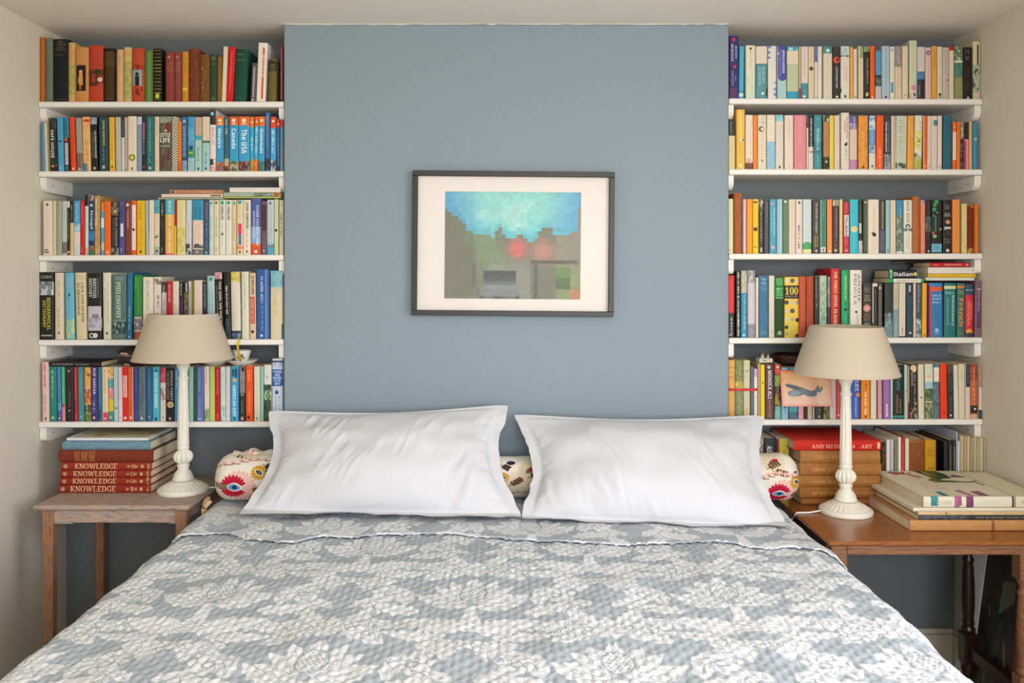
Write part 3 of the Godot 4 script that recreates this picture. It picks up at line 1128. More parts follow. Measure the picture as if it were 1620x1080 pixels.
func pillow(label: String, bl: Vector3, br: Vector3, tl: Vector3, tr: Vector3, fat: float, seed_: int, lean: float) -> void:
	var o := thing("pillow", label, "pillow", Vector3.ZERO, "white pillows on the bed")
	var crease := noise(seed_, 1.0, 3, true)
	var broad := noise(seed_ + 1, 1.0, 2)
	var fine := noise(seed_ + 2, 1.0, 2, true)
	var nrm := (br - bl).cross(tl - bl).normalized()
	var ux := (br - bl).normalized()
	var vy := (tl - bl).normalized()
	var cols := 132
	var rows := 92
	var fl := 0.036                # flange on the two short sides, metres
	var fb := 0.024                # and at the foot and head
	var wid := bl.distance_to(br)
	var hei := bl.distance_to(tl)
	for face in 2:
		var pts := PackedVector3Array()
		for j in rows + 1:
			for i in cols + 1:
				var x := lerpf(-fl, wid + fl, i / float(cols))
				var y := lerpf(-fb, hei + fb * 0.45, j / float(rows))
				var s := clampf(x / wid, 0, 1)
				var t := clampf(y / hei, 0, 1)
				var base := bl.lerp(br, s).lerp(tl.lerp(tr, s), t)
				# the long sides draw in a little between the corners
				base += ux * (0.5 - s) * 2.0 * 0.048 * pow(sin(PI * t), 1.3) * pow(absf(2.0 * s - 1.0), 2.0)
				base -= vy * (0.020 * pow(sin(PI * s), 1.1)) * pow(t, 3.0)
				var bulge := pow(sin(PI * s), 0.62) * pow(sin(PI * pow(t, 0.85)), 0.62)
				var w := 0.0
				# soft creases run up the slope from the lower corners, here and there
				var mx := s * wid
				var my := t * hei
				var al := mx * cos(lean) + my * sin(lean)
				var ac := -mx * sin(lean) + my * cos(lean) + 0.03 * broad.get_noise_2d(mx * 3.0, my * 3.0)
				var some := smoothstep(-0.25, 0.45, broad.get_noise_2d(mx * 4.0 + 30.0, my * 4.0))
				w += 0.0075 * some * (crease.get_noise_2d(al * 1.3, ac * 6.5) - 0.25)
				w += 0.0036 * some * (fine.get_noise_2d(al * 2.2 + 9.0, ac * 15.0) - 0.2)
				w += 0.014 * broad.get_noise_2d(s * 2.2, t * 1.8)
				# tight gathers along both short seams
				var seam := exp(-pow(minf(s, 1.0 - s) / 0.05, 2.0))
				w += 0.0030 * seam * sin(t * 46.0 + 3.0 * broad.get_noise_2d(t * 9.0, s * 4.0))
				w *= smoothstep(0.0, 0.25, bulge)
				var p: Vector3
				if face == 0:
					p = base + nrm * (fat * 0.66 * bulge + w + 0.0016)
				else:
					p = base - nrm * (fat * 0.34 * bulge + 0.0016)
				var ox := x - s * wid
				var oy := y - t * hei
				if ox != 0.0 or oy != 0.0:
					var wave := 0.008 * broad.get_noise_2d(t * 4.0 + signf(ox) * 7.0, s * 3.0) + 0.004 * sin(t * 21.0)
					p += ux * ox * (1.0 - 0.3 * absf(broad.get_noise_2d(t * 3.0, 5.0))) - nrm * absf(ox) * (0.12 - wave * 18.0)
					if oy < 0.0:
						oy *= 1.0 + 0.9 * broad.get_noise_2d(s * 4.0, 70.0)
					if oy < 0.0:       # the foot flange lies forward on the bed
						p += Vector3(0, -oy * -0.10, -oy * 1.0) + nrm * 0.0
					else:
						p += vy * oy
				p.y = maxf(p.y, BED_TOP + 0.0165 + 0.004 * broad.get_noise_2d(s * 5.0, 90.0) + (0.003 if face == 0 else 0.0))
				pts.append(p)
		var b := MB.new()
		b.sheet(pts, cols + 1, face == 1)
		part("pillowcase" if face == 0 else "pillowcase_back", b.mesh(), M.cotton, o)

func pillows() -> void:
	pillow("white cotton pillow standing over the bed on the weathered table side", at_px(402, 806, 0.345), at_px(806, 812, 0.375), at_px(440, 654, 0.085), at_px(788, 645, 0.085), 0.15, 51, 1.05)
	pillow("white cotton pillow standing over the bed on the polished table side", at_px(842, 816, 0.375), at_px(1230, 836, 0.44), at_px(830, 660, 0.085), at_px(1193, 661, 0.085), 0.15, 61, 2.0)

# crewel-work flowers for the bolster: 2.1 m along, 0.55 m round
func crewel() -> Image:
	var w := 2048
	var h := 536
	var im := Image.create(w, h, false, Image.FORMAT_RGB8)
	im.fill(hexc("e4dbcb"))
	var k := 2048.0 / 2.1
	var ray := func(c: Vector2, r0: float, r1: float, n: int, col: Color, from := 0.0, to := TAU) -> void:
		for i in n:
			var a := lerpf(from, to, (i + 0.5) / n)
			var d := Vector2(cos(a), sin(a))
			var s := Vector2(-d.y, d.x)
			var hw := r1 * sin((to - from) / n * 0.46)
			fill_poly(im, PackedVector2Array([c + d * r0 - s * hw, c + d * (r1 * 0.9) - s * hw * 0.75, c + d * r1, c + d * (r1 * 0.9) + s * hw * 0.75, c + d * r0 + s * hw]), col)
	var eye := func(c: Vector2, rx: float, ry: float, turn: float, col: Color) -> void:
		var p := PackedVector2Array()
		for i in 24:
			var a := TAU * i / 24
			var q := Vector2(cos(a) * rx, sin(a) * ry * (1.0 - 0.35 * cos(a) * cos(a)))
			p.append(c + q.rotated(turn))
		fill_poly(im, p, col)
	var bloom := func(x: float, y: float, r: float, turn: float) -> void:   # the big pink, red and blue flower
		var c := Vector2(x * k, y * k)
		ray.call(c + Vector2(r * 0.35 * k, 0), 0.0, r * 1.25 * k, 22, hexc("e4b0a8"))
		disc(im, c.x + r * 0.35 * k, c.y, r * 1.02 * k, r * 1.02 * k, hexc("e8bab0"))
		ray.call(c, r * 0.3 * k, r * 0.92 * k, 9, hexc("b8203a"), turn + 0.35, turn + PI - 0.1)
		eye.call(c, r * 0.58 * k, r * 0.42 * k, turn, hexc("b8203a"))
		ray.call(c, r * 0.3 * k, r * 0.92 * k, 9, hexc("b8203a"), turn + PI + 0.1, turn + TAU - 0.35)
		eye.call(c + Vector2(r * 0.1 * k, 0), r * 0.52 * k, r * 0.34 * k, turn, hexc("e8e0d4"))
		eye.call(c + Vector2(r * 0.06 * k, 0), r * 0.42 * k, r * 0.25 * k, turn, hexc("5c98b4"))
		eye.call(c + Vector2(r * 0.10 * k, 0), r * 0.17 * k, r * 0.16 * k, turn, hexc("24386c"))
	var sunny := func(x: float, y: float, r: float, turn: float) -> void:
		var c := Vector2(x * k, y * k)
		ray.call(c, 0.0, r * k, 14, hexc("c89838"))
		eye.call(c, r * 0.62 * k, r * 0.36 * k, turn, hexc("e8e0cc"))
		eye.call(c, r * 0.48 * k, r * 0.26 * k, turn, hexc("6a5040"))
		eye.call(c + Vector2(r * 0.16 * k, r * 0.06 * k), r * 0.18 * k, r * 0.16 * k, turn, hexc("486878"))
	var bud := func(x: float, y: float, r: float, turn: float) -> void:
		var c := Vector2(x * k, y * k)
		ray.call(c, r * 0.5 * k, r * 1.8 * k, 14, hexc("ddccb0"))
		eye.call(c, r * 0.8 * k, r * 0.42 * k, turn, hexc("786050"))
		eye.call(c + Vector2(r * 0.35 * k, 0).rotated(turn), r * 0.5 * k, r * 0.36 * k, turn, hexc("b82848"))
	var sprig := func(x: float, y: float, l: float, turn: float, col: Color) -> void:
		var c := Vector2(x * k, y * k)
		var d := Vector2(cos(turn), sin(turn))
		var s := Vector2(-d.y, d.x)
		fill_poly(im, PackedVector2Array([c, c + d * l * k, c + d * l * k + s * 2.5, c + s * 2.5]), col)
		for i in 4:
			var p := c + d * l * k * (0.25 + 0.22 * i)
			for q in [-1.0, 1.0]:
				fill_poly(im, PackedVector2Array([p, p + (d * 0.35 + s * q) * 0.013 * k, p + (d * 0.9 + s * q * 0.8) * 0.013 * k, p + d * 0.009 * k]), col)
	for r in 3:                    # scattered over the back and underside
		var x0 := r * 0.7
		bloom.call(x0 + 0.56, 0.42, 0.05, 0.1)
		sunny.call(x0 + 0.30, 0.33, 0.026, 0.6)
		bud.call(x0 + 0.16, 0.38, 0.024, -0.7)
		bud.call(x0 + 0.42, 0.10, 0.024, -0.7)
		sprig.call(x0 + 0.38, 0.15, 0.07, -0.5, hexc("6a5040"))
		sprig.call(x0 + 0.30, 0.26, 0.07, 0.6, hexc("6a5040"))
	# by the end at the weathered table
	bloom.call(0.122, 0.166, 0.050, 0.12)
	sunny.call(0.207, 0.112, 0.029, 0.6)
	sunny.call(0.238, 0.172, 0.026, 0.0)
	sunny.call(0.190, 0.222, 0.026, 0.2)
	sprig.call(0.045, 0.160, 0.05, 0.1, hexc("7a6450"))
	sprig.call(0.215, 0.080, 0.04, 0.4, hexc("4a3c38"))
	sprig.call(0.265, 0.095, 0.03, 2.6, hexc("303038"))
	sprig.call(0.190, 0.160, 0.03, 1.2, hexc("8a5a30"))
	sprig.call(0.10, 0.035, 0.07, 0.2, hexc("7a5c44"))
	bud.call(0.17, 0.02, 0.022, 0.2)
	# in the middle, between the pillows
	bud.call(1.078, 0.148, 0.026, -0.7)
	sprig.call(1.045, 0.168, 0.05, -0.6, hexc("6a4c38"))
	sunny.call(1.030, 0.130, 0.020, 0.3)
	eye.call(Vector2(1.055 * k, 0.066 * k), 0.016 * k, 0.012 * k, 0.0, hexc("2c2c34"))
	sprig.call(1.02, 0.075, 0.03, 0.6, hexc("4a3c38"))
	# by the end at the polished table
	bloom.call(1.955, 0.196, 0.048, 0.12)
	sunny.call(2.018, 0.150, 0.028, 0.7)
	bud.call(1.945, 0.070, 0.024, -0.6)
	sprig.call(1.915, 0.100, 0.05, -0.5, hexc("6a4c38"))
	sprig.call(1.935, 0.105, 0.045, 0.3, hexc("6a4c38"))
	sprig.call(2.010, 0.195, 0.03, 1.3, hexc("5c5450"))
	fill_poly(im, PackedVector2Array([Vector2(2.005 * k, 0.112 * k), Vector2(2.022 * k, 0.100 * k), Vector2(2.026 * k, 0.118 * k)]), hexc("2c4a78"))
	for q in [[0.06, 0.30, 0.082, -0.25], [0.98, 1.20, 0.212, -0.05], [1.86, 2.04, 0.132, -0.10]]:   # pink scallops on a dark thorny line
		for i in 10:
			var t := i / 9.0
			var px: float = lerpf(q[0], q[1], t) * k
			var py: float = (q[2] + 0.03 * q[3] * 4.0 * t + 0.006 * sin(i * 1.1)) * k
			disc(im, px, py - 0.006 * k, 0.010 * k, 0.008 * k, hexc("e4b4a8"))
			im.fill_rect(Rect2i(int(px), int(py), int((q[1] - q[0]) / 9.0 * k) + 2, 3), hexc("7a5048"))
			im.fill_rect(Rect2i(int(px), int(py - 5), 3, 6), hexc("7a5048"))
	return im

func bolster() -> void:
	var o := thing("bolster", "long round bolster in cream flowered crewel cloth lying behind the pillows", "bolster", Vector3.ZERO)
	var m := mat("ffffff", 0.92, 0, 0.2)
	m.albedo_texture = tex(crewel())
	var lump := noise(71, 1.0, 2)
	var cy := 0.795
	var cz := 0.125
	var pts := PackedVector3Array()
	var uvs := PackedVector2Array()
	var n := 150
	var seg := 48
	var x0 := -1.012
	var x1 := 0.995
	for j in n + 1:
		var t := j / float(n)
		# rounded ends: the radius falls away over the last few centimetres
		var x := lerpf(x0, x1, t)
		var e := minf(x - x0, x1 - x)
		var r := 0.081 * sqrt(clampf(1.0 - pow(1.0 - clampf(e / 0.065, 0, 1), 2.4), 0.0, 1.0))
		r *= 1.0 - 0.14 * smoothstep(0.12, 0.6, e)
		for k in seg + 1:
			var a := TAU * k / seg
			var rr := r * (1.0 + 0.07 * lump.get_noise_3d(x * 4.0, cos(a) * 1.2, sin(a) * 1.2))
			if e < 0.05:           # gathers at the ends
				rr *= 1.0 + 0.05 * sin(a * 14.0) * (1.0 - e / 0.05)
			var p := Vector3(x, cy + cos(a) * rr, cz + sin(a) * rr * 1.05)
			p.y = maxf(p.y, BED_TOP + 0.02)
			pts.append(p)
			uvs.append(Vector2((x + 1.05) / 2.1, 0.02 + a / TAU))
	var b := MB.new()
	b.sheet(pts, seg + 1, true, uvs, true)
	part("cover", b.mesh(), m, o)
	# loose frills of cloth gathered at the end by the weathered table, and its ties
	var fr1 := PackedVector3Array()
	var fu := PackedVector2Array()
	for j in 9:
		for i in 25:
			var u := i / 24.0
			var v := j / 8.0
			fr1.append(Vector3(-0.955 + 0.16 * u, 0.852 + 0.034 * sin(v * PI * 0.8) * (0.5 + 0.5 * sin(PI * (0.15 + 0.8 * u))) + 0.006 * sin(u * 15.0 + v * 3.0), 0.155 - 0.075 * v))
			fu.append(Vector2(0.1 + 0.1 * u, 0.05 + 0.1 * v))
	var f := MB.new()
	f.sheet(fr1, 25, false, fu)
	part("frill", f.mesh(), m, o)
	var tm := mat("c8ad84", 0.9)
	for q in 2:
		var path := []
		for k in 13:
			var a := k / 12.0
			path.append(Vector3(-1.0 - 0.022 * sin(a * PI) - 0.004 * q, 0.735 - 0.075 * a + 0.012 * q, 0.215 + 0.012 * sin(a * 5.0 + q * 2.0)))
		var tb := MB.new()
		tb.tube(path, 0.0075, 8)
		part("tie", tb.mesh(), tm, o)

# ------------------------------------------------------------------ tables
func tapered(x: float, z: float, w0: float, w1: float, y0: float, y1: float) -> ArrayMesh:   # a square leg, w1 wide at the top
	var b := MB.new()
	var c := Vector3(x, (y0 + y1) / 2, z)
	var q := [Vector2(-1, -1), Vector2(1, -1), Vector2(1, 1), Vector2(-1, 1)]
	for k in 4:
		var a: Vector2 = q[k]
		var d: Vector2 = q[(k + 1) % 4]
		var i := 0.86
		# each side, and a narrow chamfer at each arris
		var f := func(v: Vector2, o: Vector2, w: float, y: float) -> Vector3:
			var p := v.lerp(o, (1.0 - i) / 2.0) * w / 2
			return Vector3(x + p.x, y, z + p.y)
		b.face([f.call(a, d, w0, y0), f.call(d, a, w0, y0), f.call(d, a, w1, y1), f.call(a, d, w1, y1)], c)
		var e: Vector2 = q[(k + 3) % 4]
		b.face([f.call(a, d, w0, y0), f.call(a, e, w0, y0), f.call(a, e, w1, y1), f.call(a, d, w1, y1)], c)
	b.face([Vector3(x - w1 / 2, y1, z - w1 / 2), Vector3(x + w1 / 2, y1, z - w1 / 2), Vector3(x + w1 / 2, y1, z + w1 / 2), Vector3(x - w1 / 2, y1, z + w1 / 2)], c)
	b.face([Vector3(x - w0 / 2, y0, z - w0 / 2), Vector3(x + w0 / 2, y0, z - w0 / 2), Vector3(x + w0 / 2, y0, z + w0 / 2), Vector3(x - w0 / 2, y0, z + w0 / 2)], c)
	return b.mesh()

func turned_leg(x: float, z: float, top: float) -> ArrayMesh:
	var b := MB.new()
	var w := 0.024
	b.box(Vector3(x - w, 0.16, z - w), Vector3(x + w, 0.265, z + w), 0.003)
	b.box(Vector3(x - w, top - 0.11, z - w), Vector3(x + w, top, z + w), 0.003)
	b.lathe([Vector2(0.0, 0.0), Vector2(0.016, 0.0), Vector2(0.021, 0.02), Vector2(0.022, 0.05), Vector2(0.014, 0.09), Vector2(0.013, 0.105), Vector2(0.02, 0.125), Vector2(0.023, 0.145), Vector2(0.02, 0.161)], Vector3(x, 0, z), 24)
	var t := top - 0.11
	b.lathe([Vector2(0.017, 0.264), Vector2(0.022, 0.272), Vector2(0.022, 0.280), Vector2(0.016, 0.288), Vector2(0.019, 0.296), Vector2(0.0195, 0.303), Vector2(0.017, 0.312), Vector2(0.0205, 0.36), Vector2(0.0205, 0.42), Vector2(0.0175, t - 0.075), Vector2(0.0145, t - 0.055), Vector2(0.0185, t - 0.048), Vector2(0.0185, t - 0.042), Vector2(0.0135, t - 0.034), Vector2(0.013, t - 0.022), Vector2(0.021, t - 0.008), Vector2(0.0225, t + 0.001)], Vector3(x, 0, z), 24)
	return b.mesh()

func tables() -> void:
	# weathered table
	var x0 := -1.595
	var x1 := -1.070
	var zf := 0.222
	var zb := -0.192
	var o := thing("side_table", "weathered limed-wood side table with square legs carrying the red KNOWLEDGE books", "table", Vector3((x0 + x1) / 2, 0, (zf + zb) / 2))
	var c := Vector3((x0 + x1) / 2, 0, (zf + zb) / 2)
	var loc := func(p: Vector3) -> Vector3: return p - c
	part("tabletop", slab(loc.call(Vector3(x0, TABLE_L - 0.017, zb)), loc.call(Vector3(x1, TABLE_L, zf)), 0.0055), M.limed, o)
	var lx := [x0 + 0.046, x1 - 0.032]
	var lz := [zf - 0.028, zb + 0.035]
	for x in lx:
		for z in lz:
			var p: Vector3 = loc.call(Vector3(x, 0, z))
			part("leg", tapered(p.x, p.z, 0.027, 0.037, 0.0, TABLE_L - 0.017), M.limed_leg, o)
	var ay := TABLE_L - 0.017
	part("apron", slab(loc.call(Vector3(lx[0] + 0.018, ay - 0.044, zf - 0.034)), loc.call(Vector3(lx[1] - 0.018, ay, zf - 0.016)), 0.0015), M.limed, o)
	part("apron", slab(loc.call(Vector3(lx[0] + 0.018, ay - 0.044, zb + 0.026)), loc.call(Vector3(lx[1] - 0.018, ay, zb + 0.044)), 0.0015), M.limed, o)
	for x in lx:
		part("apron", slab(loc.call(Vector3(x - 0.009, ay - 0.044, zb + 0.053)), loc.call(Vector3(x + 0.009, ay, zf - 0.046)), 0.0015), M.limed, o)
	part("corner_block", slab(loc.call(Vector3(lx[0] + 0.019, ay - 0.048, zf - 0.060)), loc.call(Vector3(lx[0] + 0.080, ay - 0.0445, zf - 0.018)), 0.001), mat("b8b0a4", 0.7), o)
	part("corner_block", slab(loc.call(Vector3(lx[1] - 0.040, ay - 0.048, zf - 0.060)), loc.call(Vector3(lx[1] - 0.019, ay - 0.0445, zf - 0.018)), 0.001), mat("b8b0a4", 0.7), o)
	# polished table
	x0 = 0.966
	x1 = 1.700
	zf = 0.485
	zb = -0.190
	c = Vector3((x0 + x1) / 2, 0, (zf + zb) / 2)
	var c2 := c
	loc = func(p: Vector3) -> Vector3: return p - c2
	var q := thing("side_table", "polished brown wooden table with dark turned legs carrying the large art books", "table", c)
	part("tabletop", slab(loc.call(Vector3(x0, TABLE_R - 0.013, zb)), loc.call(Vector3(x1, TABLE_R, zf)), 0.004), M.oak, q)
	ay = TABLE_R - 0.013
	var ax0 := x0 + 0.012
	var ax1 := 1.600
	var az0 := 0.118
	var az1 := zf - 0.010
	part("apron", slab(loc.call(Vector3(ax0 + 0.049, ay - 0.030, az1 - 0.020)), loc.call(Vector3(x1 - 0.01, ay, az1 - 0.002)), 0.0015), M.oak_rail, q)
	part("apron", slab(loc.call(Vector3(ax0 + 0.049, ay - 0.055, az0 + 0.002)), loc.call(Vector3(ax1 - 0.049, ay, az0 + 0.020)), 0.0015), M.oak_rail, q)
	for x in [ax0 + 0.003, ax1 - 0.021]:
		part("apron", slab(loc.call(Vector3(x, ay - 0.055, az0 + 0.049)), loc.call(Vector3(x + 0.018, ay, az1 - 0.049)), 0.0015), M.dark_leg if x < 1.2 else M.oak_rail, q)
	for x in [ax0 + 0.024, ax1 - 0.024]:
		for z in [az0 + 0.024, az1 - 0.024]:
			var p: Vector3 = loc.call(Vector3(x, 0, z))
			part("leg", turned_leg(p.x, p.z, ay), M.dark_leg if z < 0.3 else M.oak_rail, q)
	for x in [ax0 + 0.024, ax1 - 0.024]:
		part("stretcher", slab(loc.call(Vector3(x - 0.011, 0.185, az0 + 0.048)), loc.call(Vector3(x + 0.011, 0.225, az1 - 0.048)), 0.002), M.dark_leg, q)
	# a white-edged board and a dark painting leaning towards the wall under it
	var slope := Transform3D(Basis(Vector3.BACK, -0.132), Vector3(1.568, 0.002, 0))
	var wb := thing("canvas_board", "white primed board leaning under the polished table behind the dark painting", "board", Vector3.ZERO)
	var wm := part("panel", slab(Vector3(0, 0, 0.045), Vector3(0.022, 0.62, 0.145), 0.0015), mat("f2ece2", 0.8), wb)
	wm.transform = slope
	var dp := thing("dark_painting", "dark brown and green painting leaning under the polished table", "painting", Vector3.ZERO)
	var im := Image.create(256, 512, false, Image.FORMAT_RGB8)
	im.fill(hexc("2c241f"))
	var f := noise(81, 0.012, 4)
	for y in 512:
		for x in 256:
			var a := clampf(f.get_noise_2d(x * 1.4, y) * 1.2 + 0.45, 0, 0.999)
			var lst := [hexc("1c2020"), hexc("2c3432"), hexc("4a382c"), hexc("342822")] if y > 190 else [hexc("30261e"), hexc("4a382a"), hexc("3c2c24"), hexc("2a3a30")]
			im.set_pixel(x, y, lst[int(a * 4.0)])
	fill_poly(im, PackedVector2Array([Vector2(150, 110), Vector2(235, 95), Vector2(240, 150), Vector2(140, 205)]), hexc("6a6448"))
	fill_poly(im, PackedVector2Array([Vector2(146, 112), Vector2(158, 110), Vector2(150, 200), Vector2(138, 205)]), hexc("5a8a70"))
	fill_poly(im, PackedVector2Array([Vector2(200, 0), Vector2(236, 0), Vector2(226, 90), Vector2(190, 100)]), hexc("4c4a30"))
	fill_poly(im, PackedVector2Array([Vector2(60, 200), Vector2(66, 196), Vector2(84, 222), Vector2(78, 224)]), hexc("6a9880"))
	fill_poly(im, PackedVector2Array([Vector2(190, 260), Vector2(205, 262), Vector2(236, 330), Vector2(216, 332)]), hexc("7a6440"))
	fill_poly(im, PackedVector2Array([Vector2(84, 340), Vector2(88, 340), Vector2(96, 440), Vector2(90, 442)]), hexc("7a7a70"))
	fill_poly(im, PackedVector2Array([Vector2(200, 350), Vector2(206, 350), Vector2(212, 450), Vector2(204, 450)]), hexc("8a8468"))
	fill_poly(im, PackedVector2Array([Vector2(120, 450), Vector2(236, 440), Vector2(240, 512), Vector2(118, 512)]), hexc("4a3024"))
	var pm := mat("ffffff", 0.35)
	pm.albedo_texture = tex(im)
	var face := MB.new()
	face.quad(Vector3(-0.0012, 0.004, 0.152), Vector3(-0.0012, 0.004, 0.336), Vector3(-0.0012, 0.616, 0.336), Vector3(-0.0012, 0.616, 0.152), Vector3.LEFT, Vector3.LEFT, Rect2(0, 0, 1, 1))
	part("canvas", face.mesh(), pm, dp).transform = slope
	part("stretcher_frame", slab(Vector3(0, 0, 0.150), Vector3(0.022, 0.62, 0.338), 0.0015), mat("3c2c22", 0.6), dp).transform = slope
	part("frame", slab(Vector3(-0.006, 0, 0.339), Vector3(0.026, 0.62, 0.362), 0.003), mat("5a2c20", 0.5), dp).transform = slope

# ------------------------------------------------------------------ lamps
func lamp(at: Vector3, where: String, cord: Array) -> void:
	var o := thing("table_lamp", "table lamp with cream turned base and beige linen shade, standing %s" % where, "lamp", at, "cream table lamps")
	var b := MB.new()
	b.lathe([Vector2(0.0, 0.0), Vector2(0.085, 0.0), Vector2(0.0868, 0.002), Vector2(0.0872, 0.010), Vector2(0.0862, 0.0142), Vector2(0.083, 0.0170), Vector2(0.0795, 0.0180), Vector2(0.0770, 0.0195), Vector2(0.070, 0.0245), Vector2(0.062, 0.0292), Vector2(0.055, 0.0325), Vector2(0.0505, 0.0345), Vector2(0.0490, 0.0352), Vector2(0.0480, 0.0372), Vector2(0.042, 0.0400), Vector2(0.0375, 0.0415), Vector2(0.0, 0.0416)], Vector3.ZERO, 168, 28, 0.055, 0.0185, 0.0347)
	part("base", b.mesh(), M.lamp, o)
	var s := MB.new()
	s.lathe([Vector2(0.030, 0.0412), Vector2(0.0362, 0.0428), Vector2(0.0370, 0.0470), Vector2(0.0352, 0.0500), Vector2(0.0340, 0.0520), Vector2(0.0335, 0.0560), Vector2(0.0315, 0.0620), Vector2(0.0285, 0.0680), Vector2(0.0255, 0.0725), Vector2(0.0245, 0.0745), Vector2(0.0205, 0.0762), Vector2(0.0195, 0.0800), Vector2(0.0198, 0.0880), Vector2(0.0212, 0.0905), Vector2(0.0222, 0.0940), Vector2(0.0215, 0.0975), Vector2(0.0190, 0.0985)], Vector3.ZERO, 48)
	part("collar", s.mesh(), M.lamp, o)
	var k := MB.new()
	var prof := []
	for q in 17:
		var a := lerpf(-1.0, 1.0, q / 16.0)
		prof.append(Vector2(maxf(0.0185, 0.0338 * sqrt(maxf(0.0, 1.0 - a * a * 0.92))), 0.1245 + a * 0.0262))
	k.lathe(prof, Vector3.ZERO, 168, 14, 0.16, 0.096, 0.153)
	part("knop", k.mesh(), M.lamp, o)
	var c := MB.new()
	c.lathe([Vector2(0.0185, 0.1495), Vector2(0.0205, 0.1520), Vector2(0.0212, 0.1570), Vector2(0.0208, 0.1610), Vector2(0.0190, 0.1640), Vector2(0.0192, 0.1665), Vector2(0.0205, 0.1680), Vector2(0.0205, 0.1730), Vector2(0.0202, 0.1760), Vector2(0.0192, 0.2400), Vector2(0.0180, 0.3200), Vector2(0.0168, 0.3930), Vector2(0.0165, 0.4000)], Vector3.ZERO, 160, 10, 0.13, 0.1735, 0.3990)
	part("column", c.mesh(), M.lamp, o)
	var t := MB.new()
	t.lathe([Vector2(0.0165, 0.3995), Vector2(0.0188, 0.4010), Vector2(0.0192, 0.4055), Vector2(0.0180, 0.4085), Vector2(0.0160, 0.4100), Vector2(0.0150, 0.4180), Vector2(0.0155, 0.4280), Vector2(0.0185, 0.4390), Vector2(0.0215, 0.4450), Vector2(0.0228, 0.4470), Vector2(0.0230, 0.4560), Vector2(0.0222, 0.4600), Vector2(0.0, 0.4605)], Vector3.ZERO, 40)
	part("capital", t.mesh(), M.lamp, o)
	var h := MB.new()
	h.lathe([Vector2(0.0, 0.460), Vector2(0.015, 0.460), Vector2(0.015, 0.50), Vector2(0.017, 0.503), Vector2(0.017, 0.515), Vector2(0.0, 0.516)], Vector3.ZERO, 20)
	part("lamp_holder", h.mesh(), M.brass, o)
	var bulb := MB.new()
	bulb.lathe([Vector2(0.0, 0.513), Vector2(0.013, 0.515), Vector2(0.014, 0.53), Vector2(0.026, 0.555), Vector2(0.029, 0.572), Vector2(0.024, 0.592), Vector2(0.012, 0.602), Vector2(0.0, 0.604)], Vector3.ZERO, 24)
	part("bulb", bulb.mesh(), M.china, o)
	# shade: a stiff linen cone, open above and below, on a three-armed ring
	var sh := MB.new()
	var r0 := 0.1715
	var r1 := 0.1175
	var y0 := 0.4715
	var y1 := 0.6340
	sh.lathe([Vector2(r0 - 0.0015, y0), Vector2(r0, y0), Vector2(r0 - 0.0004, y0 + 0.0015), Vector2(lerpf(r0, r1, 0.3), lerpf(y0, y1, 0.3)), Vector2(lerpf(r0, r1, 0.65), lerpf(y0, y1, 0.65)), Vector2(r1 + 0.0004, y1 - 0.0015), Vector2(r1, y1), Vector2(r1 - 0.0015, y1)], Vector3.ZERO, 96)
	sh.lathe([Vector2(r1 - 0.0016, y1), Vector2(lerpf(r0, r1, 0.5) - 0.0016, lerpf(y0, y1, 0.5)), Vector2(r0 - 0.0016, y0)], Vector3.ZERO, 96)
	var shade := part("shade", sh.mesh(), M.shade, o)
	for e in [[r0, y0 + 0.0045, 0.0045], [r1, y1 - 0.0045, 0.0045]]:
		var tr := MB.new()
		var sl := (r0 - r1) / (y1 - y0)
		tr.lathe([Vector2(e[0] + 0.0001 + (sl * e[2] if e[1] > 0.55 else 0.0), e[1] - e[2]), Vector2(e[0] + 0.0012 + (sl * e[2] if e[1] > 0.55 else 0.0), e[1] - e[2] + 0.001), Vector2(e[0] + 0.0012 - (0.0 if e[1] > 0.55 else 2.0 * sl * e[2]), e[1] + e[2] - 0.001), Vector2(e[0] + 0.0001 - (0.0 if e[1] > 0.55 else 2.0 * sl * e[2]), e[1] + e[2])], Vector3.ZERO, 96)
		part("shade_trim", tr.mesh(), M.shade, shade)
	var ring := MB.new()
	for q in 3:
		var a := TAU * q / 3 + 0.4
		ring.tube([Vector3(cos(a) * 0.014, 0.509, sin(a) * 0.014), Vector3(cos(a) * 0.08, 0.530, sin(a) * 0.08), Vector3(cos(a) * 0.140, 0.545, sin(a) * 0.140)], 0.0016, 6)
	part("shade_carrier", ring.mesh(), M.brass, o)
	var cb := MB.new()
	cb.tube(cord, 0.0032, 8)
	part("cord", cb.mesh(), M.cord, o)

func lamps() -> void:
	lamp(Vector3(-1.1635, TABLE_L, 0.033), "on the weathered table", [Vector3(0.082, 0.008, -0.02), Vector3(0.10, 0.007, -0.03), Vector3(0.125, 0.0055, -0.05), Vector3(0.15, 0.0035, -0.10), Vector3(0.11, 0.0035, -0.16), Vector3(0.09, 0.0035, -0.21)])
	lamp(Vector3(1.144, TABLE_R, 0.170), "on the polished table", [Vector3(-0.082, 0.008, 0.0), Vector3(-0.10, 0.006, 0.005), Vector3(-0.13, 0.0035, 0.012), Vector3(-0.172, 0.0035, 0.015), Vector3(-0.190, -0.02, 0.015), Vector3(-0.192, -0.20, 0.012)])

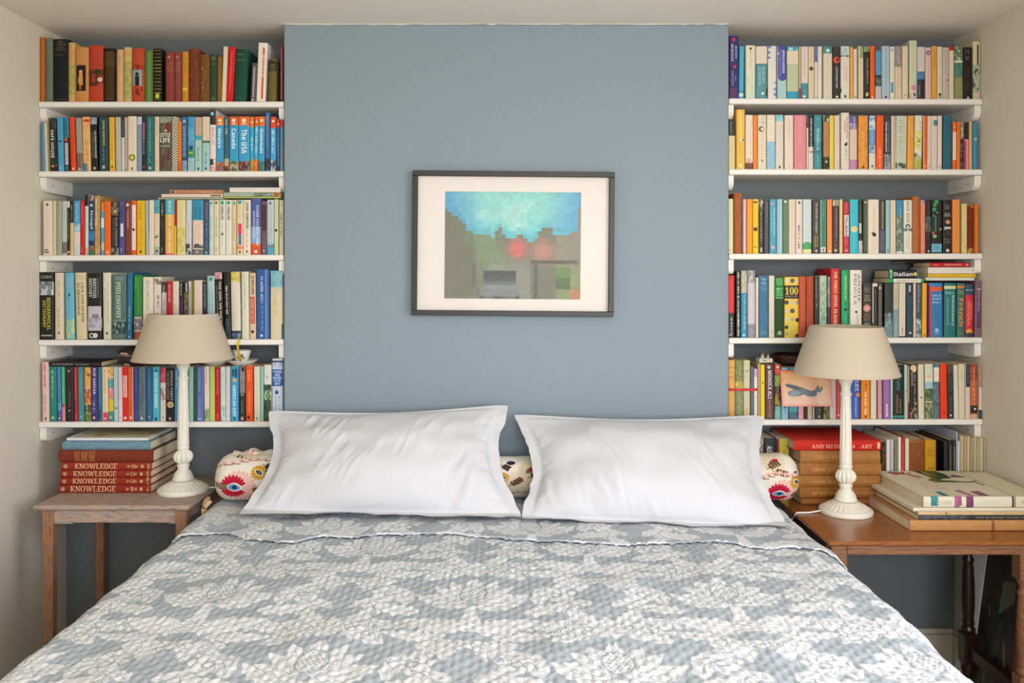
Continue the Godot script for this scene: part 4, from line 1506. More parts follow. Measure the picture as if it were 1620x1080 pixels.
# ------------------------------------------------------------------ books
# kind | x y z of the base, mm | width height depth, mm | lean, degrees (U: lying, type upright; D: lying, type upside down) | turn | colour | label | group | print
const BOOKS := """
h|-1694.4 2118.6 -14.5|18.7 234.4 139|0|0|b8672a|orange-brown cloth hardback on top shelf over the weathered table||
h|-1670.5 2118.6 -14.4|27.4 231.6 146|0|0|6b7560|faded grey-green cloth hardback on top shelf over the weathered table||G 8 12 2 8a8a70;G 20 24 2 a08868
h|-1627.8 2118.6 -14.0|55.7 227.9 137|0|0|1c1d22|thick black gilt-lettered hardback on top shelf over the weathered table||H 3 6 30 70 a08050 f THE;H 7 10 15 85 a08050 f STORY OF;H 11 14 30 70 a08050 f SAN;H 15 18 15 85 a08050 f MICHELE;E 24 27 15 75 8a7040 1;E 95 97 10 80 908060 1
h|-1587.3 2118.7 -12.7|24.0 215.1 145|0|0|c9a566|cream and green ornamental hardback on top shelf over the weathered table||M 38 88 b0a060 9a9a48 c0a868;G 30 34 2 b88850;M 0 30 d0a868 c89858
h|-1550.7 2118.7 -11.3|47.7 198.0 141|0|0|c98a4c|tan pictorial hardback on top shelf over the weathered table||R 10 82 33 80 2a1a18;O 45 14 d8b080 46;R 32 62 48 70 d09a50;R 36 50 68 78 b07030;R 25 35 55 66 c8904a
h|-1500.7 2118.7 -14.3|51.6 205.3 142|0|0|b8432a|red pictorial hunting-scene hardback on top shelf over the weathered table||M 42 72 7a3020 3a2a20 b8432a;O 47 22 3a3428 62;O 60 16 d8b8a0 80;G 31 34 2 8a3020
h|-1450.9 2118.7 -16.3|47.5 194.1 146|0|0|1a1712|black and brown leather hardback on top shelf over the weathered table||R 12 82 4 96 4a3418;G 8 32 7 8a6a38;E 94 96 25 70 b0a080 1
h|-1412.4 2118.8 -13.0|23.7 189.1 140|0|0|d2a878|pale tan cloth hardback on top shelf over the weathered table||D 12 30 30 70 c09060
h|-1385.5 2118.8 -13.9|29.3 198.2 139|0|0|d0b070|cream with green scrollwork hardback on top shelf over the weathered table||M 25 95 a8a860 c8b070 98a058;E 5 18 15 85 a08850 3
h|-1347.2 2118.8 -13.0|46.6 193.9 145|0|0|b84a2c|red with figure panel hardback on top shelf over the weathered table||M 30 40 7a2a20 b84a2c;R 8 82 40 70 8ea0a0;O 48 14 2a2020 45;R 30 62 52 70 2e2022;M 72 88 7a2a20 b84a2c
h|-1308.2 2118.8 -12.1|27.7 185.4 146|0|0|5d7a40|plain sage green cloth hardback on top shelf over the weathered table||R 48 70 2 98 6f8c4c
h|-1278.8 2118.8 -17.5|30.5 194.2 145|0|0|1a1a10|black with gilt bands hardback on top shelf over the weathered table||G 3 95 15 b8b040;R 30 75 84 93 c8c040;G 30 62 6 a8a048
h|-1233.0 2118.9 -15.8|32.5 181.3 141|0|0|8a4038|maroon lettered hardback on top shelf over the weathered table||O 10 14 c89868 45;E 20 42 20 85 b07858 5
h|-1202.6 2118.9 -15.8|26.0 181.4 140|0|0|8a4540|maroon crested hardback on top shelf over the weathered table||O 10 14 d0a070 45;E 20 42 20 85 b88060 5
h|-1175.6 2118.9 -11.0|22.4 181.1 146|0|0|c8882a|ochre hardback on top shelf over the weathered table||R 10 85 72 78 e8c020;G 14 34 3 a06818
h|-1145.1 2118.9 -15.5|38.0 192.6 140|0|0|7a3c26|worn brown leather hardback on top shelf over the weathered table||M 0 100 7a3c26 703622 80402a
h|-1106.5 2118.9 -15.3|36.2 171.4 124|0|0|7a5228|frayed brown hardback on top shelf over the weathered table||M 0 100 7a5228 724a24 7e562a;O 30 6 d8b878 30;O 36 5 d8b878 60;O 60 5 d8b878 25;O 70 6 d8b878 35
h|-1073.8 2119.0 -15.9|26.2 171.5 122|0|0|2f4a32|small dark green gilt hardback on top shelf over the weathered table||O 20 10 8a8a50 50;E 4 12 20 80 b0a060 2;E 90 97 20 80 b0a060 2
h|-1052.2 2119.0 -14.8|16.3 164.3 125|-0.5|0|8a6030|narrow tan hardback on top shelf over the weathered table||
p|-1035.8 2119.3 -13.7|15.8 199.6 125|-2.0|0|e0cfb0|cream leaning paperback on top shelf over the weathered table||
p|-1015.2 2119.6 -13.6|24.0 198.2 124|-3.1|0|d01018|bright red leaning paperback on top shelf over the weathered table||T 8 80 35 65 f0c0b0 s various poems of love
h|-978.5 2119.9 -13.5|46.6 189.7 138|-2.3|0|1f4a3a|big dark green hardback on top shelf over the weathered table||E 9 12 20 75 a09860 1;E 20 23 10 80 a09860 1;E 92 94 10 80 a09860 1
p|-929.8 2119.5 -14.0|19.8 140.2 112|-2.8|0|5e4a56|purple-grey paperback on top shelf over the weathered table||R 40 62 10 88 b8b8b0;O 95 22 c0c0c0 45
p|-902.5 2119.7 -17.0|34.0 214.0 126|-2.3|0|e8e0d8|white with orange stripe paperback on top shelf over the weathered table||R 50 72 8 95 d85a20;D 20 60 52 70 f0e0d0
h|-860.6 2119.4 -10.6|29.1 154.2 122|-1.3|0|6b6032|olive green hardback on top shelf over the weathered table||B 4 28 3a3420;E 12 26 20 80 a09860 3
h|-825.3 2119.1 -13.3|12.4 203.8 141|0|0|6a2530|crimson hardback on top shelf over the weathered table||D 3 95 25 60 e0c0c0
p|-1686.8 1867.2 -10.7|9.3 176.2 106|1.1|0|5a8fb0|slim pale blue paperback on second shelf over the weathered table||
p|-1674.0 1867.3 -11.9|15.3 176.2 108|1.6|0|d8c8b0|slim cream paperback on second shelf over the weathered table||R 75 100 0 100 8a7a40
p|-1652.5 1867.5 -15.4|27.2 193.4 132|1.6|0|1e1c18|black and green paperback on second shelf over the weathered table||M 0 20 1e1c18 3a4038;R 0 22 60 86 1f5a44;M 76 86 1f5a44 1e1c18 123a30;T 22 75 24 64 e8e8e0 b SAFE HOUSE;O 90 16 d8b060 40;O 89 12 c04030 85
p|-1623.9 1867.4 -12.0|21.8 194.6 129|1.5|0|4a9cc0|plain sky blue paperback on second shelf over the weathered table||D 43 47 10 90 1a3038;R 35 65 90 97 80c0d8
p|-1601.7 1867.4 -11.5|18.1 194.6 125|1.4|0|1c1c20|blue and black paperback on second shelf over the weathered table||B 0 38 1f7f98;D 8 34 30 60 103a50;O 41 34 e05030 40;R 18 78 47 88 d0c8cc;D 48 87 30 66 706870;R 20 70 90 98 3a7a98
p|-1581.7 1867.5 -16.9|19.8 196.3 129|2.0|0|e04a18|bright orange paperback on second shelf over the weathered table||D 12 80 35 60 c03a10;N 95 f0e0d0
p|-1557.2 1867.6 -14.7|21.2 193.4 131|1.8|0|9a9488|grey landscape paperback on second shelf over the weathered table||M 66 96 7a5a50 8a6a60 706058;D 10 60 35 65 a8b098;O 95 20 b0b0d0 45
p|-1532.0 1867.6 -16.6|28.3 197.7 130|1.4|0|e0b070|golden portrait paperback on second shelf over the weathered table||M 0 20 e8b070 e0a058;R 20 95 5 9 b83020;D 45 80 35 75 c07838;R 0 55 85 100 4a8090
p|-1504.2 1867.5 -16.2|24.1 196.3 127|1.4|0|16140f|black and grey paperback on second shelf over the weathered table||M 0 13 a8a8b0 888890;T 25 76 60 85 e0e0d8 b SALMAN RUSHDIE;T 26 74 20 45 b0b0a8 s THE MOOR'S LAST SIGH;N 94 d0d0d0
p|-1469.3 1867.5 -12.3|32.8 194.6 132|0.8|0|1f4048|dark teal paperback on second shelf over the weathered table||M 0 25 2a5058 1f4048;T 5 52 38 66 d8c850 b JOHN SIMPSON;D 55 84 40 60 90a0a0;R 36 64 89 95 c0b8a8
p|-1440.0 1867.4 -14.8|20.4 196.2 132|0.7|0|e0b030|golden yellow paperback on second shelf over the weathered table||D 4 42 30 70 c8a050;D 46 80 35 65 b08a28;N 92 504020
p|-1416.4 1867.4 -11.0|17.7 196.0 132|0.7|0|b8b0a0|pale grey paperback on second shelf over the weathered table||D 8 85 35 65 c8c0b0
p|-1401.9 1867.4 -17.4|10.7 196.4 125|0.4|0|c8d0c8|slim black and pale paperback on second shelf over the weathered table||B 0 37 1a3038;D 5 34 35 65 b8c8c8
p|-1390.7 1867.3 -17.4|9.9 196.4 124|0|0|c8b0a8|slim dusty pink paperback on second shelf over the weathered table||D 30 70 30 60 a89088;N 95 504848
p|-1366.5 1867.4 -11.6|31.5 198.8 129|0|0|e0d0b8|cream with green wreath paperback on second shelf over the weathered table||D 8 60 40 60 c8bcb0;O 75 38 6a8a30 50;O 75 20 d8d060 50;N 95 606060
p|-1341.7 1867.4 -13.5|17.7 197.5 132|0|0|7a90a8|misty blue paperback on second shelf over the weathered table||M 0 14 90a0b0 c0c8d0;D 40 90 35 60 90a4b8
p|-1325.1 1867.4 -14.5|14.7 197.6 126|0|0|2a2030|dark purple paperback on second shelf over the weathered table||R 10 75 10 40 8a2040;D 10 68 30 62 e0c8d0;O 92 30 c01828 45
p|-1302.7 1867.4 -15.1|28.9 199.1 125|0|0|1f6a68|rich teal paperback on second shelf over the weathered table||T 4 66 28 60 b8d0cc f GABRIEL GARCIA MARQUEZ;D 68 86 35 55 80b0b0;N 94 e8d0d0
p|-1277.2 1867.4 -12.4|17.0 197.5 123|0|0|d8c8a8|cream paperback on second shelf over the weathered table||D 5 35 30 60 a89878;D 80 92 30 60 a89878
p|-1246.7 1867.5 -10.7|43.3 197.4 131|0|0|4a4238|white-lettered photographic paperback on second shelf over the weathered table||M 0 100 5a5248 4a4238 686050;M 0 12 a0a090 808878;R 60 95 10 28 7a2a28;H 23 28 45 65 f0f0e8 b A;H 30 37 6 94 f0f0e8 b LITTLE;H 39 47 8 92 f0f0e8 b LIFE;E 52 57 10 90 e0d8d0 1;R 20 40 75 95 6a2a24;R 70 90 62 80 6a2a24
p|-1213.5 1867.5 -12.7|21.5 197.5 124|0|0|e0d8c0|black and cream striped paperback on second shelf over the weathered table||Z 0 100 1a1814
p|-1195.5 1867.5 -13.5|12.9 180.6 129|0|0|e07818|slim orange paperback on second shelf over the weathered table||R 0 12 0 100 f0d8b0;M 80 100 e07818 c85810
p|-1179.3 1867.5 -16.7|18.9 197.7 131|0|0|3a6a9a|blue serif-lettered paperback on second shelf over the weathered table||D 18 72 35 65 c8d8e8;B 75 80 30405a;M 80 100 a0b0c0 7a98b8;O 8 26 a0c0d8 50
p|-1153.7 1867.5 -13.1|24.9 197.5 131|0|0|4a98c0|bright blue paperback on second shelf over the weathered table||M 20 50 4a98c0 68a8c8;O 57 30 2a4048 50;R 10 90 61 74 3a8a48;D 65 69 20 80 c8d840;M 76 100 a8c8c8 98b8bc
p|-1128.2 1867.6 -15.7|25.5 196.3 126|0|0|a8c8c0|tan and pale green paperback on second shelf over the weathered table||B 0 34 c0a890;B 34 42 4aa0a8;D 56 82 38 58 505850;N 95 405058
p|-1099.7 1867.6 -12.9|27.1 197.5 128|0|0|a0c8c8|cream and mint paperback on second shelf over the weathered table||B 0 44 dcc8b0;M 44 48 2a4a40 4a6a50;D 64 88 38 60 405058;N 95 405058
p|-1074.4 1867.6 -11.8|20.9 221.4 126|0|0|e8d8d0|tall white paperback on second shelf over the weathered table||M 0 24 3a4048 202428;O 6 30 90c0d0 40;T 28 58 25 75 c07868 f BERLIN;M 80 90 e8d8d0 303028;M 92 100 c08070 e0b0a0
g|-1049.4 1867.6 -13.5|28.0 197.5 131|0|0|3a9cc8|orange-topped Mexico guidebook on second shelf over the weathered table||B 0 16 e87a20;O 7 22 f0e0d0 50;R 25 80 12 14 f0d8c0;T 22 58 25 72 f0f4f4 b Mexico;M 83 100 4a70a0 a05040 c08060
g|-1024.7 1867.6 -11.1|16.9 196.0 131|0|0|3f6070|slim grey-blue guidebook on second shelf over the weathered table||R 30 60 4 16 8aa8b0;T 20 32 25 75 d0d8d8 b Cuba;M 77 90 d0b890 c0a878;M 90 100 b07838 5a3a20
g|-998.7 1867.7 -11.9|32.2 197.4 133|0|0|3a9cc8|orange-topped Canada guidebook on second shelf over the weathered table||B 0 16 e05a18;O 7 22 f0e0d0 50;R 25 80 12 14 f0d8c0;T 22 59 25 75 f0f4f4 b Canada;M 82 100 2a5a30 4a6a38 c0a090
g|-961.7 1867.7 -12.1|39.6 197.4 134|0|0|3a9cc8|fat orange-topped USA guidebook on second shelf over the weathered table||B 0 16 e86a18;O 7 20 f0e0d0 50;R 28 75 12 14 f0d8c0;T 23 68 28 78 f0f4f4 b The USA;M 82 100 6a3a38 c09080 503030
g|-934.5 1867.7 -17.2|14.2 197.8 133|0|0|40a4cc|slim orange-topped pale blue guidebook on second shelf over the weathered table||B 0 20 e87a20;O 10 24 f0e0d0 50;D 38 62 30 70 e8f0f0;M 78 100 c8a048 a08838
g|-919.9 1867.8 -16.0|14.5 197.7 134|-1.0|0|40a0cc|leaning blue and orange guidebook on second shelf over the weathered table||B 0 17 e86018;O 9 24 f0e0d0 50;D 20 70 25 75 e8f0f0;B 78 100 e86a18;D 84 92 30 60 f0e0c0
g|-899.9 1867.9 -14.2|22.1 197.6 131|-0.7|0|3a9cc8|orange-topped Guatemala guidebook on second shelf over the weathered table||B 0 17 e87028;O 7 24 f0e0d0 50;T 22 67 25 75 f0f4f4 b Guatemala;M 82 100 3a6880 507860
p|-877.7 1867.7 -15.9|16.1 213.3 123|0|0|3a6898|tall mid blue paperback on second shelf over the weathered table||D 6 22 30 65 d0d8e8;D 24 60 35 62 a0b8d0;M 78 97 2a2020 4a4040
g|-857.3 1867.8 -17.0|20.7 197.8 132|0|0|4aa0d0|red-topped pale blue guidebook on second shelf over the weathered table||B 0 21 d84a20;O 8 24 f0e0d0 50;D 24 66 28 70 e0f0f4;M 80 100 c0d0d8 405060
g|-838.9 1867.8 -14.4|11.9 187.7 126|0|0|2a6088|dark blue red-topped guidebook on second shelf over the weathered table||B 0 15 c03a20;O 9 24 f0e0d0 50;D 25 70 30 60 6a98b8;M 90 100 4a3838 303040
g|-824.9 1867.8 -10.8|11.9 186.1 128|0|0|5080a0|slim grey-blue red-topped guidebook on second shelf over the weathered table||B 0 14 b83028;M 50 100 6088a0 7a7a80
p|-1672.8 1563.8 -12.4|32.4 196.6 127|0.4|0|e0d0c0|fat pinkish cream paperback on third shelf over the weathered table||D 20 70 40 60 c8c8a0;N 7 404038;D 89 92 15 70 706860;D 93 96 15 85 706860
p|-1649.7 1563.7 -16.0|13.2 196.8 128|0|0|dccba8|narrow cream paperback on third shelf over the weathered table||D 10 60 35 60 b8a880;D 88 96 30 60 b0a078
p|-1630.8 1563.8 -12.1|18.8 195.7 126|0|0|a0a090|sage grey paperback on third shelf over the weathered table||D 12 60 40 60 b8b8a8
p|-1612.7 1563.8 -13.6|16.7 195.8 130|0|0|b8c4c0|pale blue-grey paperback on third shelf over the weathered table||D 15 60 35 65 98a8a8;M 76 97 8a8078 706868
p|-1599.0 1563.8 -15.0|10.1 195.3 130|0|0|2a2418|narrow black and cream paperback on third shelf over the weathered table||B 0 12 d8d0b8;D 20 70 35 65 c8b860;B 92 97 c8a868
p|-1585.2 1563.9 -11.8|12.4 195.1 125|0|0|d8b888|black-topped tan paperback on third shelf over the weathered table||B 0 40 1a1612;D 6 38 30 65 d8d0c0;D 50 90 30 60 c8a060
p|-1566.7 1563.9 -12.1|23.2 196.6 129|0|0|4aa0c8|sky blue and cream paperback on third shelf over the weathered table||D 5 38 35 65 a0d0e0;M 42 56 70b0c8 b0d0d8;B 57 100 e0d0c8;M 80 100 d8d0c8 c0d0d0
p|-1546.7 1564.0 -10.7|13.8 196.5 132|0|0|c81820|narrow red paperback on third shelf over the weathered table||D 5 45 35 65 e8a0a0;D 86 97 35 60 f0c8c8
p|-1533.6 1564.0 -15.6|11.7 219.4 124|0|0|c8d8c8|tall black-topped mint paperback on third shelf over the weathered table||B 0 19 1a1a18;D 22 60 30 65 88b8a8;M 88 100 d8c8b8 c89888
g|-1517.1 1564.0 -17.3|20.5 218.1 129|0|0|1f3a60|Portugal guidebook on third shelf over the weathered table||M 0 10 b0a8a8 705858;O 17 24 c0d0e0 50;T 26 57 28 78 f0f4f4 b Portugal;B 60 76 2a78b0;B 76 84 1f2a68;M 84 94 6a5038 8a7050;M 94 100 1f6a50 388060
p|-1495.3 1564.1 -16.4|20.7 215.2 132|0|0|b89058|sandy brown paperback on third shelf over the weathered table||M 0 100 b89058 a88048 c09c68;T 5 50 22 55 e8e0d0 F KING'S SPEECH;D 62 84 40 60 c8b088;D 88 97 30 55 c0b0a0
p|-1475.4 1564.1 -14.2|10.7 191.1 130|0|0|4aa0c8|slim orange and blue paperback on third shelf over the weathered table||B 0 17 e07830;B 30 48 d0e0e4;M 76 92 d07850 c8c0b8
p|-1457.7 1564.2 -15.7|23.2 195.4 130|0|0|e86a18|plain tangerine paperback on third shelf over the weathered table||D 8 85 38 62 d05010;N 95 f0d0b0
p|-1431.0 1564.2 -14.6|27.4 193.9 127|0|0|1c1816|black and white lettered paperback on third shelf over the weathered table||M 0 26 6a5040 a08868 382c24;O 18 20 c8a878 60;T 30 84 58 82 e0dcd8 f KATE ATKINSON;T 31 82 22 42 c8c4c0 f Started Early, Took My Dog;M 86 100 908c88 403a38
p|-1405.0 1564.3 -14.2|20.9 196.7 127|0|0|4a4a88|violet paperback on third shelf over the weathered table||O 5 14 d06040 50;D 10 38 35 65 303070;R 30 75 42 66 d8d4dc;D 88 98 30 60 c0c0d8
p|-1382.5 1564.3 -15.1|21.5 195.4 131|0|0|7a3830|brick red paperback on third shelf over the weathered table||O 7 26 e0d0c0 40;T 15 50 25 65 d8b8a8 F Young Hearts
p|-1362.0 1564.4 -15.5|18.1 196.8 129|0|0|e05a28|orange with white panel paperback on third shelf over the weathered table||R 12 88 8 91 e8dcd4;D 20 60 30 60 d8a898;O 53 26 2a2a28 45;D 62 85 35 60 b0a8a0
p|-1336.1 1564.4 -13.4|29.7 196.7 125|0|0|e0b010|big yellow paperback on third shelf over the weathered table||D 8 34 25 60 a88a18;D 48 82 55 75 a88a18;N 94 504820
p|-1312.2 1564.5 -13.8|9.8 197.5 131|0.5|0|a0a8b0|slim steel grey paperback on third shelf over the weathered table||R 0 40 0 100 c8d0d0
p|-1298.2 1564.5 -14.8|17.7 198.7 132|0|0|e0d0c0|pinkish cream paperback on third shelf over the weathered table||D 45 85 40 60 c8b8a8
p|-1279.1 1564.6 -16.4|20.0 199.7 125|0|0|d8c8a8|teal-topped cream paperback on third shelf over the weathered table||M 0 25 3a98a8 58a8b0;M 65 70 405868 d8c8a8;M 85 100 a8b098 98b0b0;N 93 203840
p|-1260.1 1564.7 -15.3|17.5 196.8 125|-0.5|0|26221c|black paperback on third shelf over the weathered table||D 5 30 35 62 d8d4d0;D 35 52 40 60 8a8480;D 86 96 35 60 c0c0b8
p|-1230.7 1564.7 -11.2|33.3 200.8 125|0|0|e0a848|ochre and teal paperback on third shelf over the weathered table||B 0 27 48a8b8;B 97 100 d87068;T 2 97 36 66 f0ece0 F WHITE TEETH . ZADIE SMITH
p|-1210.5 1564.7 -13.6|6.6 198.1 123|0|0|a81818|slim red and yellow paperback on third shelf over the weathered table||B 47 100 d8b810
p|-1190.9 1564.8 -15.6|31.9 198.8 132|0|0|dcd098|pale yellow paperback on third shelf over the weathered table||D 8 50 40 60 c8b870;M 50 96 dcd098 c8c068
p|-1164.0 1564.9 -16.6|21.3 198.9 127|-0.5|0|c8d0d8|pale red-lettered paperback on third shelf over the weathered table||D 40 78 35 65 d89088;R 0 70 80 96 404448;M 88 100 303438 c0c4c4
p|-1128.6 1564.9 -10.8|37.8 198.5 123|0|0|e0c8b8|blue-topped peach paperback on third shelf over the weathered table||B 0 37 2a90b0;T 12 36 60 85 203848 f Amor;T 12 34 20 40 203848 f Towles;T 44 74 56 74 d09880 f The Lincoln;T 44 68 26 44 d09880 f Highway;M 80 88 e0c8b8 404c50;B 90 100 687078;O 95 14 e08858 45
p|-1099.1 1565.0 -13.0|20.4 198.6 123|0|0|34506a|slate blue pink-lettered paperback on third shelf over the weathered table||D 6 38 45 72 d88098;D 40 70 45 70 a8b0c0;D 74 88 45 70 d88098;N 96 c0c8d0
p|-1079.7 1565.0 -11.2|15.1 198.5 127|0|0|c0d4d0|pale aqua green-dotted paperback on third shelf over the weathered table||O 6 30 1fa070 50;D 30 75 30 70 88a0a0;D 88 98 30 60 a0b0b0
p|-1062.7 1565.0 -17.0|18.2 198.9 129|0|0|dccfb0|pale straw paperback on third shelf over the weathered table||O 5 24 6a4a38 45;D 32 68 30 70 a89868;D 86 96 30 60 c08868
p|-1041.3 1565.1 -15.7|21.5 198.8 132|0|0|e0dccc|white green-dotted paperback on third shelf over the weathered table||O 5 30 1fa070 50;T 10 36 32 68 2a2824 b CAMILLERI;D 42 82 35 65 b0aca0;N 62 302c28
p|-1018.2 1565.1 -14.8|21.8 198.7 131|0|0|e0dccf|white green-spotted paperback on third shelf over the weathered table||O 5 30 20a878 50;T 11 36 32 68 2a2824 b CAMILLERI;D 42 82 35 65 d0c8b8
p|-998.2 1565.2 -16.4|17.0 198.8 131|0|0|dcc8a0|straw green-dotted paperback on third shelf over the weathered table||O 6 26 1fa070 50;D 34 74 30 65 b89860;D 88 98 30 60 a88850
p|-976.3 1565.2 -11.0|21.1 198.5 124|0|0|e0cfa8|teal-dotted pink and blue paperback on third shelf over the weathered table||O 4 34 30a0b0 50;R 20 85 43 62 e03a60;R 30 75 62 82 4a70a0;B 84 90 e08a68;N 95 503820;D 8 36 35 60 c8b080
p|-952.1 1565.3 -16.2|26.7 198.8 131|0|0|e6dcc8|white black-lettered paperback on third shelf over the weathered table||T 4 52 25 72 3a3428 b JOHN SIMPSON;D 55 88 35 65 d88878;N 94 c04038
p|-919.3 1565.4 -14.6|35.6 203.8 132|0|0|4a5a98|blue and orange paperback on third shelf over the weathered table||B 50 82 88a8d0;M 80 90 e06a30 d85028;B 88 100 d05028;T 12 84 55 78 e8ecf4 b CLOUD CUCKOO LAND;T 22 72 22 42 d0d8ec b ANTHONY DOERR;R 35 65 92 97 e8e0d8
p|-889.6 1565.4 -12.6|20.3 193.8 127|0|0|6a5260|mauve paperback on third shelf over the weathered table||R 18 88 7 55 3a1a20;D 10 52 35 65 7a4048;N 93 c0a090
p|-866.3 1565.5 -12.9|24.6 198.6 129|0|0|b8c4c8|pale grey and blue paperback on third shelf over the weathered table||D 20 80 55 75 8898a0;D 45 85 25 45 90a0a8;M 80 88 b8c4c8 305868;B 86 100 4aa0c0;N 6 5a4848
p|-845.3 1565.5 -15.3|15.6 201.0 132|0|0|c8d0a0|pale lime paperback on third shelf over the weathered table||O 56 30 1c2018 45;D 8 40 35 60 98a868
p|-826.4 1565.6 -10.5|15.5 197.9 128|0|0|c8bfa8|grey-cream paperback on third shelf over the weathered table||D 25 68 25 75 60584c;D 2 14 40 70 504840
d|-1677.6 1257.9 -13.0|52.5 244.4 149|0.5|0|1c1a18|large black biographical dictionary on fourth shelf over the weathered table||H 5 9 12 88 d0d0c8 f CHAMBERS;M 14 34 8a98a0 50585c c0c8c8;T 38 86 55 80 c8b848 b BIOGRAPHICAL;T 42 82 25 48 c8b848 b DICTIONARY;R 15 88 93 95 a8a8a0
j|-1634.1 1257.9 -17.1|32.1 241.9 152|0.2|0|d8c8b0|cream jacketed jacketed book on fourth shelf over the weathered table||D 12 44 35 60 b8a890;D 53 84 35 60 a89880;N 90 a05848
j|-1594.0 1258.2 -16.6|31.5 241.8 147|1.0|0|6ab0c8|pale blue jacketed jacketed book on fourth shelf over the weathered table||D 8 25 30 65 a8a8c0;N 33 304858;D 35 46 30 60 5898b0;M 70 98 78b8c8 90c0a8 c0c880
j|-1552.2 1258.5 -17.3|40.1 241.9 149|1.3|0|d8c8a0|cream serif-lettered jacketed book on fourth shelf over the weathered table||H 4 6 20 80 b09870 f NIEN;H 7 10 15 85 b09870 f CHENG;T 15 74 55 78 504838 F LIFE AND DEATH;T 15 64 18 42 504838 F IN SHANGHAI;E 95 97 25 65 908060 1
j|-1502.4 1258.4 -11.4|51.8 241.4 149|0.4|0|1a1816|black with engraved horse panel jacketed book on fourth shelf over the weathered table||T 8 38 42 64 e0e0d8 F BRITISH;T 8 37 12 34 e0e0d8 F HISTORY;D 8 36 72 82 a0a098;R 4 96 50 87 c0bcc4;O 66 18 7a7880 50;R 35 80 62 70 807c88;M 68 82 c0bcc4 b0aab4 9a98a4;O 94 18 d0d0c8 30;O 94 18 d0d0c8 55;O 94 10 1a1816 30
j|-1460.3 1258.5 -17.4|29.2 241.9 145|0.5|0|dcd4c0|white red-lettered jacketed book on fourth shelf over the weathered table||T 14 75 55 72 706858 f THE WELL GARDENED MIND;T 23 64 20 36 c09088 f SUE STUART SMITH;N 91 504838
h|-1415.1 1258.5 -12.1|51.5 234.3 140|0|0|5a7470|grey-green hardback on fourth shelf over the weathered table||H 3 8 20 80 a8b8a8 f THE OXFORD;T 11 68 30 62 d0d4b8 F PHILOSOPHY;G 70 71 2 98a898;M 73 91 90b8a8 4a5a60 384848;E 94 97 15 85 a0b0a0 1
j|-1376.7 1258.7 -11.9|19.5 241.5 152|-0.5|0|1f6a90|deep blue jacketed book on fourth shelf over the weathered table||D 4 44 30 55 3a88a8;D 50 85 35 65 a0c8d8;N 96 90b8c8
p|-1347.1 1258.7 -15.7|31.5 233.2 130|0|0|2a8038|green pictorial paperback on fourth shelf over the weathered table||T 4 60 45 65 78a868 s THE COMMON GARDEN;D 4 24 20 40 78a868;R 10 90 65 88 d0b8b0;M 68 86 8088a0 604848 c0b0a8;M 88 100 b06828 883c18
p|-1309.4 1258.8 -11.2|36.6 225.7 132|0|0|e0d0c0|pale pink green-lettered paperback on fourth shelf over the weathered table||D 6 54 35 60 60b090;O 14 8 f0e8d8 85
p|-1277.3 1258.9 -16.8|27.2 226.1 123|0|0|d8d0c0|white black-printed paperback on fourth shelf over the weathered table||M 3 12 d8d0c0 807868;D 30 50 45 80 504840;R 0 5 0 100 a08030
p|-1252.5 1259.0 -14.9|18.6 207.4 125|0|0|c0b0b0|mauve-topped paperback on fourth shelf over the weathered table||B 0 18 3a3038;D 6 38 30 60 e0d0d0;M 30 100 c0b0b0 b0a0a4
p|-1230.6 1259.1 -11.6|20.0 210.1 130|0|0|b81c24|crimson paperback on fourth shelf over the weathered table||D 6 36 30 65 e0c0b8
p|-1209.5 1259.2 -12.7|21.4 210.2 127|0|0|e0ccb8|blush paperback on fourth shelf over the weathered table||M 40 100 e0ccb8 d0b8a0
p|-1191.4 1259.2 -17.3|14.3 209.0 125|0|0|22202a|black white-lettered paperback on fourth shelf over the weathered table||D 4 24 30 70 d0d0d8;B 30 100 3a3048
p|-1173.2 1259.3 -13.4|16.0 208.8 124|0|0|2a2420|black and gold paperback on fourth shelf over the weathered table||M 20 100 2a2420 a08830 504060;R 55 80 2 18 d0d0c0
p|-1158.8 1259.3 -14.9|10.6 210.3 130|0|0|c8c8c0|narrow grey paperback on fourth shelf over the weathered table||R 30 60 10 100 7a8070;D 40 80 60 80 506070
p|-1147.7 1259.4 -11.4|6.6 210.1 127|0|0|c0b830|narrow yellow paperback on fourth shelf over the weathered table||R 40 100 0 60 504828;B 70 100 a07858
p|-1129.0 1259.4 -14.0|29.5 213.7 126|0|0|dcc8b8|fat blush paperback on fourth shelf over the weathered table||D 8 40 40 60 d0b8a8
p|-1105.1 1259.5 -16.5|17.7 207.6 129|0|0|282c38|navy paperback on fourth shelf over the weathered table||D 5 46 35 65 a8b0b8
p|-1081.7 1259.7 -17.2|26.7 229.1 130|0.5|0|a8c4c8|tall pale aqua paperback on fourth shelf over the weathered table||O 5 26 1f9a70 50;T 22 60 20 42 608890 s A VOICE IN THE;T 24 60 62 82 608890 s ANDREA CAMILLERI
j|-1049.6 1260.1 -14.8|27.2 241.8 147|1.7|0|221c1a|black thriller jacketed book on fourth shelf over the weathered table||M 0 10 b08080 d0a8a8;T 14 92 58 82 e0dcd8 b THE GIRL ON THE TRAIN;T 20 70 18 38 b09040 s PAULA HAWKINS
j|-1020.6 1260.1 -15.6|22.9 240.4 151|1.5|0|1a1a14|black slanting jacketed book on fourth shelf over the weathered table||D 20 63 35 65 e0dcd0;M 70 98 1a1a14 1f3438;D 70 90 35 60 607880
j|-990.9 1260.2 -16.7|34.4 243.4 151|1.2|0|d8d0c0|cream gold-topped jacketed book on fourth shelf over the weathered table||M 0 16 d0c050 c0a840 dcd4b8;D 32 80 20 35 a8a088;D 35 78 50 70 c8c0b0;B 88 92 283848;M 92 100 304858 708898
